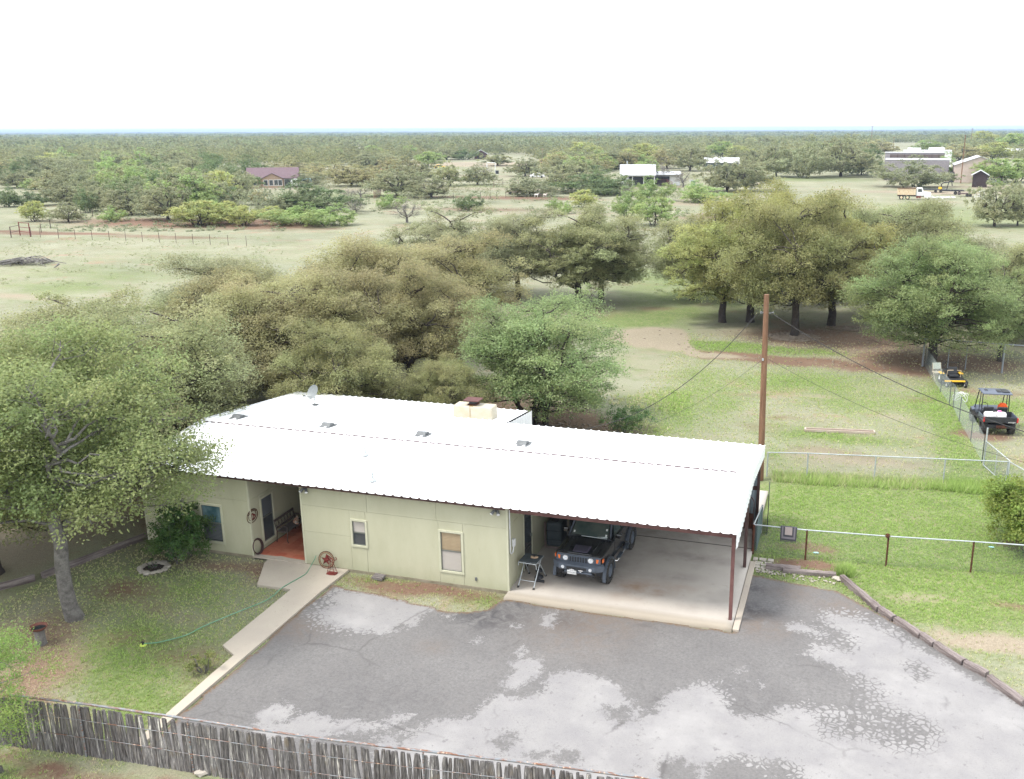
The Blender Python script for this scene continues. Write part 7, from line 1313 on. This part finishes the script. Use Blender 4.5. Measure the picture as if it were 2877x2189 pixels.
b5 = gable('beige_metal_building', 'beige metal building with a gable end and white roof at the right', *zb4(1110, 625), 12.2, 14, 4.6, 6.8, M_beige, M_wroof, R(3), 'y', over=.3); MB().box(-1.0, 0, .2, 6, 0, 2.6).build('side_lean_to', M_dark, b5)
b6 = gable('dark_shed', 'small dark plank shed with pale roof in front of the beige building', *zb4(1390, 700), 3.4, 4, 3.0, 4.0, simple('dark_planks', A(88, 72, 72, 1.5), A(60, 50, 52, 1.5), 8), M_wroof, 0, 'y', siding=.5)
gable('far_white_shed', 'white roofed shed glimpsed between trees at the right back', *Z_[4](430, 290), 9, 6, 2.6, 3.6, M_white, M_wroof); gable('far_white_shed', 'bright roof behind the right-hand trees at the picture edge', *zb4(1900, 240), 10, 8, 3, 4.2, M_white, M_wroof)
# dump truck
g = G(*zt(290, 448)); k_ = .92; dt = thing('dump_truck', 'old dump truck with a rusty cream bed and white cab', 'truck', (g.x, g.y, 0)); dt.scale = (k_,) * 3
t = NT('rusty_cream'); n = t.noise(3.5, 5, .7, t.mapv((1, 1, 2.0))); t.color(t.mix(t.ramp(n, .53, .63), A(240, 222, 190, 1.4), A(206, 146, 100, 1.4))).set(rough=.8); M_rc = t.m
MB().prism([(.15, 1.05), (3.9, 1.05), (3.9, 2.55), (.0, 2.45)], 0, 2.2, 'y').build('dump_bed', M_rc, dt)
for i in range(7): x = .3 + i * .58; MB().box(x, x + .09, -.09, 0, 1.05, 2.5).build('bed_rib', M_rc, dt)
MB().box(-.05, 3.95, -.1, .02, 2.45, 2.62).build('bed_rail', M_rust, dt); MB().box(.1, 7.0, .5, 1.7, .7, 1.0).build('chassis', M_brownst, dt)
MB().prism([(4.05, .9), (5.6, .9), (5.6, 1.7), (5.3, 2.6), (4.15, 2.6), (4.05, 2.3)], .1, 2.1, 'y').build('cab', M_white, dt, bevel=.04); MB().prism([(4.35, 1.75), (5.25, 1.75), (5.1, 2.4), (4.35, 2.4)], .08, .1, 'y').build('cab_window', M_dwin, dt)
MB().prism([(5.6, .8), (7.2, .8), (7.2, 1.5), (7.0, 1.65), (5.6, 1.7)], .2, 2.0, 'y').build('bonnet', M_white, dt, bevel=.06); MB().prism([(5.75 + .75 - math.cos(a) * .72, .55 + math.sin(a) * .62) for a in np.linspace(0, math.pi, 11)], .0, .4, 'y').build('fender', M_white, dt)
MB().box(4.1, 5.1, .1, .5, .35, .85).build('fuel_tank', M_redr, dt)
for x in (.95, 2.25, 6.5):
    w2 = MB().cyl((0, 0, 0), .5, .32, 20, 'y').build('wheel', M_rubber, dt); w2.location = (x, .22, .5); MB().cyl((0, -.165, 0), .27, .04, 16, 'y').build('rim', M_rc if x < 6 else M_white, w2)
g = G(*zt(1180, 345)); gt = thing('gooseneck_trailer', 'black gooseneck trailer with arched neck parked beside the dump truck', 'trailer', (g.x, g.y, 0)); m = MB().box(.3, 5.0, 0, .25, .75, 1.0).box(.3, 5.0, 2.0, 2.25, .75, 1.0)
for i in range(8): m.box(.4 + i * .62, .5 + i * .62, .2, 2.0, .8, .95)
m.build('bed_frame', M_black, gt); MB().tube([(.3, 1.1, .9), (.2, 1.1, 2.2), (.7, 1.1, 2.55), (2.3, 1.1, 2.75), (2.5, 1.1, 1.9)], .12, 8).tube([(1.4, 1.1, .9), (1.7, 1.1, 2.6)], .09, 8).build('gooseneck', M_black, gt, smooth=50); MB().box(-.3, .35, .7, 1.5, 1.15, 1.6).build('tool_box', M_yel, gt)
for x in (3.2, 4.0): MB().cyl((x, -.05, .38), .38, .25, 16, 'y').build('wheel', M_rubber, gt)
MB().prism([(2.7, .78), (4.5, .78), (4.3, .95), (2.9, .95)], -.2, .1, 'y').build('fender', M_black, gt)
for px, py, L, mt, lb in ((1560, 385, 3.2, M_brownst, 'low brown flat trailer right of the gooseneck trailer'), (800, 300, 5.5, M_black, 'dark flat trailer behind the dump truck bonnet')):
    g = G(*zt(px, py)); t_ = thing('flat_trailer', lb, 'trailer', (g.x, g.y, 0)); MB().box(0, L, 0, 2, .55, .72).build('deck', mt, t_); MB().tube([(0, 0, .72), (0, 0, 1.2), (L, 0, 1.2), (L, 0, .72)], .04, 6).build('side_rail', mt, t_)
    for x in (L * .55, L * .75): MB().cyl((x, -.1, .33), .33, .22, 14, 'y').build('wheel', M_rubber, t_)
g = G(*zt(990, 430)); t_ = thing('scrap_row', 'row of white scrap metal sheets in front of the trailers', 'scrap', (g.x, g.y, 0))
for i in range(9): MB().obox((i * .55, rr.uniform(-.2, .2), .25 + rr.uniform(0, .2)), (.8, .5, .08), (rr.uniform(-.4, .4), rr.uniform(-.4, .4), rr.uniform(-.5, .5))).build('metal_sheet', M_white, t_)
# simple far cars
def far_car(px, py, col, label, rz=0.0, name='parked_car', pick=False):
    g = G(px, py); t_ = thing(name, label, 'car', (g.x, g.y, float(terrain(g.x, g.y))), rz - math.atan2(g.x, g.y)); mt = simple('car_' + name + str(int(px)), col, None, rough=.35, spec=.5)
    MB().prism([(0, .35), (4.5, .35), (4.5, .85), (3.6, .95), (3.0, 1.45), (1.3, 1.45), (.7, .95), (0, .85)], 0, 1.75, 'y').build('body', mt, t_, bevel=.06, seg=2); MB().prism([(1.0, .95), (3.4, .95), (2.95, 1.36), (1.4, 1.36)], -.02, 0, 'y').build('side_window', M_dwin, t_)
    for x in (.85, 3.6):
        for y in (.1, 1.65): MB().cyl((x, y, .33), .33, .22, 16, 'y').build('wheel', M_rubber, t_)
    return t_
far_car(*zg(1500, 860), A(226, 200, 196, 1.5), 'faded pinkish-white old car by the clump of stems in the middle distance', R(6)); far_car(*Z_[3](205, 372), A(190, 90, 76, 1.5), 'red car beside the pole at the far white road'); far_car(*Z_[3](150, 492), (.7, .7, .7), 'white pickup on the pale road left of the barn'); far_car(*Z_[2](1040, 452), A(220, 120, 90, 1.5), 'orange-red machine between the oaks left of the caliche yard'); far_car(*Z_[2](1530, 410), (.8, .5, .08), 'yellow machine behind the oaks by the caliche yard'); far_car(*Z_[4](20, 425), (.7, .7, .7), 'white car under the trees at the far right of the barn'); far_car(*Z_[4](1840, 545), A(150, 150, 160, 1.5), 'grey car beside the dark shed on the right')
# goats
for i, (px, col, lb) in enumerate(((205, (.72, .68, .62), 'white goat standing left of the other two on red soil'), (238, (.09, .07, .06), 'dark goat between the two pale goats'), (280, (.66, .58, .52), 'pale tan goat on the right, under the multi-stemmed tree'))):
    g = G(*Z_[3](px, 658)); t_ = thing('goat', lb, 'goat', (g.x, g.y, 0), rr.uniform(-.5, .5) + (3.1 if i == 1 else 0), 'goats under the clump of stems')
    blobmesh('goat_body', [((x, 0, .58), (.16, .15, .17)) for x in np.linspace(-.3, .3, 6)] + [((.36 + .04 * k, 0, .66 + .06 * k), (.08, .07, .1)) for k in range(4)] + [((.56, 0, .88), (.13, .06, .07)), ((.66, 0, .85), (.06, .045, .045)), ((.48, .1, .9), (.03, .06, .02)), ((.48, -.1, .9), (.03, .06, .02)), ((-.42, 0, .66), (.07, .02, .03))] + [((sx * (.30 - .0 * k) - (.03 * (k == 3) if sx < 0 else 0), sy * .09, .06 + .08 * k), (.04 + .006 * k, .04 + .005 * k, .07)) for sx in (-1, 1) for sy in (-1, 1) for k in range(6)], simple('goat_coat_%d' % i, col, None, rough=.9), t_, .025)
# green tank hut, pen rails, gate, poles
g = G(*za(1720, 690)); t_ = thing('green_feed_hut', 'small green and white hut on the bare ground right of the barn', 'hut', (g.x, g.y, 0)); MB().box(.3, 1.2, 0, 1, 0, 1.75).build('green_body', simple('teal_paint', A(70, 120, 110, 1.5), None), t_); MB().box(-.1, .29, 0, 1, 0, 1.7).build('white_side', M_white, t_); MB().box(-.2, 1.3, -.1, 1.1, 1.76, 1.84).build('roof', M_wroof, t_)
def pen(pz, pts, h, nr, label, mat=M_redr, name='pipe_pen', r=.045, sp_=2.5, mids=None):
    P = [G(*pz(*q)) for q in pts]; L0 = P[0].copy(); t_ = thing(name, label, 'fence', L0)
    for a, b in zip(P[:-1], P[1:]):
        d = b - a; n = max(1, int(d.length / sp_))
        for k in range(n + 1): p = a + d * k / n - L0; MB().cyl((p.x, p.y, h / 2), r, h, 6).build('fence_post', mat, t_)
        if nr: m = MB(); [m.tube([a - L0 + Vector((0, 0, h * (k + 1) / nr - .06)), b - L0 + Vector((0, 0, h * (k + 1) / nr - .06))], r * .6, 5) for k in range(nr)]; m.build('rails', mat, t_)
pen(zg, [(1230, 715), (1420, 712), (1740, 700)], 1.7, 4, 'rusty pipe pen beside the pale road'); pen(za, [(360, 640), (640, 650)], 1.7, 4, 'red pipe rails across the barn front'); pen(za, [(900, 640), (1200, 650), (1340, 720)], 1.7, 4, 'red pipe rails right of the barn opening')
pen(zg, [(395, 960), (960, 945), (1160, 950), (1290, 950), (1480, 930)], 1.4, 0, 'dark wire fence crossing the bare ground in the middle distance', M_brownst, 'field_fence', .05, 6)
pen(Z_[2], [(1015, 668), (1075, 640)], 1.6, 5, 'short wooden gate panel in the scrub', simple('old_gate_wood', A(150, 110, 90, 1.5), None), 'gate_panel', .06, 1.2)
pen(zl, [(78, 166), (140, 152)], 1.5, 2, 'dark fence corner left of the red gate', M_brownst, 'field_fence', .06, 4); pen(zl, [(140, 152), (210, 160)], 1.9, 3, 'red pipe gate at the corner of the left field', M_redr, 'pipe_gate', .07, 3)
pen(zl, [(280, 166), (405, 172), (755, 186), (1100, 200), (1450, 214), (1700, 224)], 1.3, 0, 'brown wire fence with thin posts along the left field', M_brownst, 'field_fence', .03, 2.4); pen(zl, [(215, 158), (350, 104), (480, 70), (640, 20)], 1.3, 0, 'dark post fence running back from the red gate', M_brownst, 'field_fence', .05, 5)
pen(zr, [(1210, 372), (1700, 300), (2068, 345)], 1.4, 0, 'thin post fence at the far side of the right field', M_brownst, 'field_fence', .04, 7); pen(Z_[4], [(1780, 668), (1860, 660)], 1.4, 4, 'small white rail gate right of the trailers', M_white, 'rail_gate', .05, 2)
def far_pole(px, pb, pt, label, r=.16, cross=True):
    g = G(px, pb); z = float(terrain(g.x, g.y)); top = onY(px, pt, g.y).z; t_ = thing('distant_utility_pole', label, 'utility pole', (g.x, g.y, z), 0, 'distant utility poles'); MB().tube([(0, 0, 0), (0, 0, top - z)], [r, r * .7], 8).build('pole', simple('far_pole', A(176, 160, 146, 1.5), None) if px < 1600 else Mpole, t_)
    if cross: MB().box(-1.0, 1.0, -.06, .06, top - z - .7, top - z - .55).build('crossarm', Mpole, t_)
for a in ((39, 461, 426, 'pole above the trees near the left picture edge', .16), (398, 484, 430, 'pole with a light, above the green trees at the left', .16), (571, 495, 444, 'left pole of the pair beside the white shed', .13), (602, 502, 439, 'right pole of the pair beside the white shed', .15), (1524, 463, 415, 'pole behind the far white road in the middle', .17), (2699, 515, 379, 'tall thin pole in front of the beige building', .14), (2446, 420, 353, 'tall pole breaking the skyline on the right', .2), (2726, 420, 360, 'pole on the skyline above the right-hand trees', .18), (2509, 425, 384, 'pole of the far power line left of the white building', .18), (2280, 425, 392, 'pole far behind the grove at the right', .16), (1271, 488, 440, 'thin pole on the pale caliche yard', .1)): far_pole(*a[:5], cross=a[0] not in (1271, 571, 602, 2699))
g = G(*zg(1265, 430)); t_ = thing('ranch_gateway', 'white pipe ranch gateway with a dark sign by the pale road', 'gateway', (g.x, g.y, 0)); MB().cyl((0, 0, 1.8), .12, 3.6, 8).build('gate_post', M_white, t_); MB().cyl((-3.4, 1, 1.8), .12, 3.6, 8).build('gate_post', M_white, t_); MB().tube([(0, 0, 3.6), (-3.4, 1, 3.6)], .1, 8).build('header', M_white, t_); MB().box(.1, 1.1, -.3, .3, .0, 1.1).build('bin', M_black, t_)
# brush pile in the left field
g = G(*zl(200, 352)); t_ = thing('brush_pile', 'heap of grey cut branches and logs in the left field', 'brush pile', (g.x, g.y, 0)); rb = random.Random(5)
for i in range(46): a = rb.gauss(0, .5); x = rb.gauss(-1.0, 2.0); y = rb.gauss(0, .6); h = max(.05, .75 - abs(x) * .2 + rb.uniform(-.2, .25)); L = rb.uniform(.8, 2.3); MB().tube([(x - math.cos(a) * L, y - math.sin(a) * L, max(.05, h - .3)), (x, y, h), (x + math.cos(a) * L, y + math.sin(a) * L, max(.05, h - rb.uniform(.1, .6)))], [rb.uniform(.05, .11), .05, .03], 5).build('branch', M_barkl, t_)
# ============================================================ AIR
hz_ = MB().box(-17000, 17000, -3500, 17000, -70, 48).build('haze', None); t = bpy.data.materials.new('air'); t.use_nodes = True; n_ = t.node_tree.nodes; n_.clear(); o_ = n_.new('ShaderNodeOutputMaterial'); pv = n_.new('ShaderNodeVolumePrincipled')
pv.inputs['Color'].default_value = (.46, .60, .80, 1); pv.inputs['Density'].default_value = 1.5e-4; pv.inputs['Anisotropy'].default_value = 0.0; t.node_tree.links.new(pv.outputs[0], o_.inputs['Volume']); hz_.data.materials.append(t); tag(hz_, 'pale blue air haze over the plain', 'haze', kind='stuff')
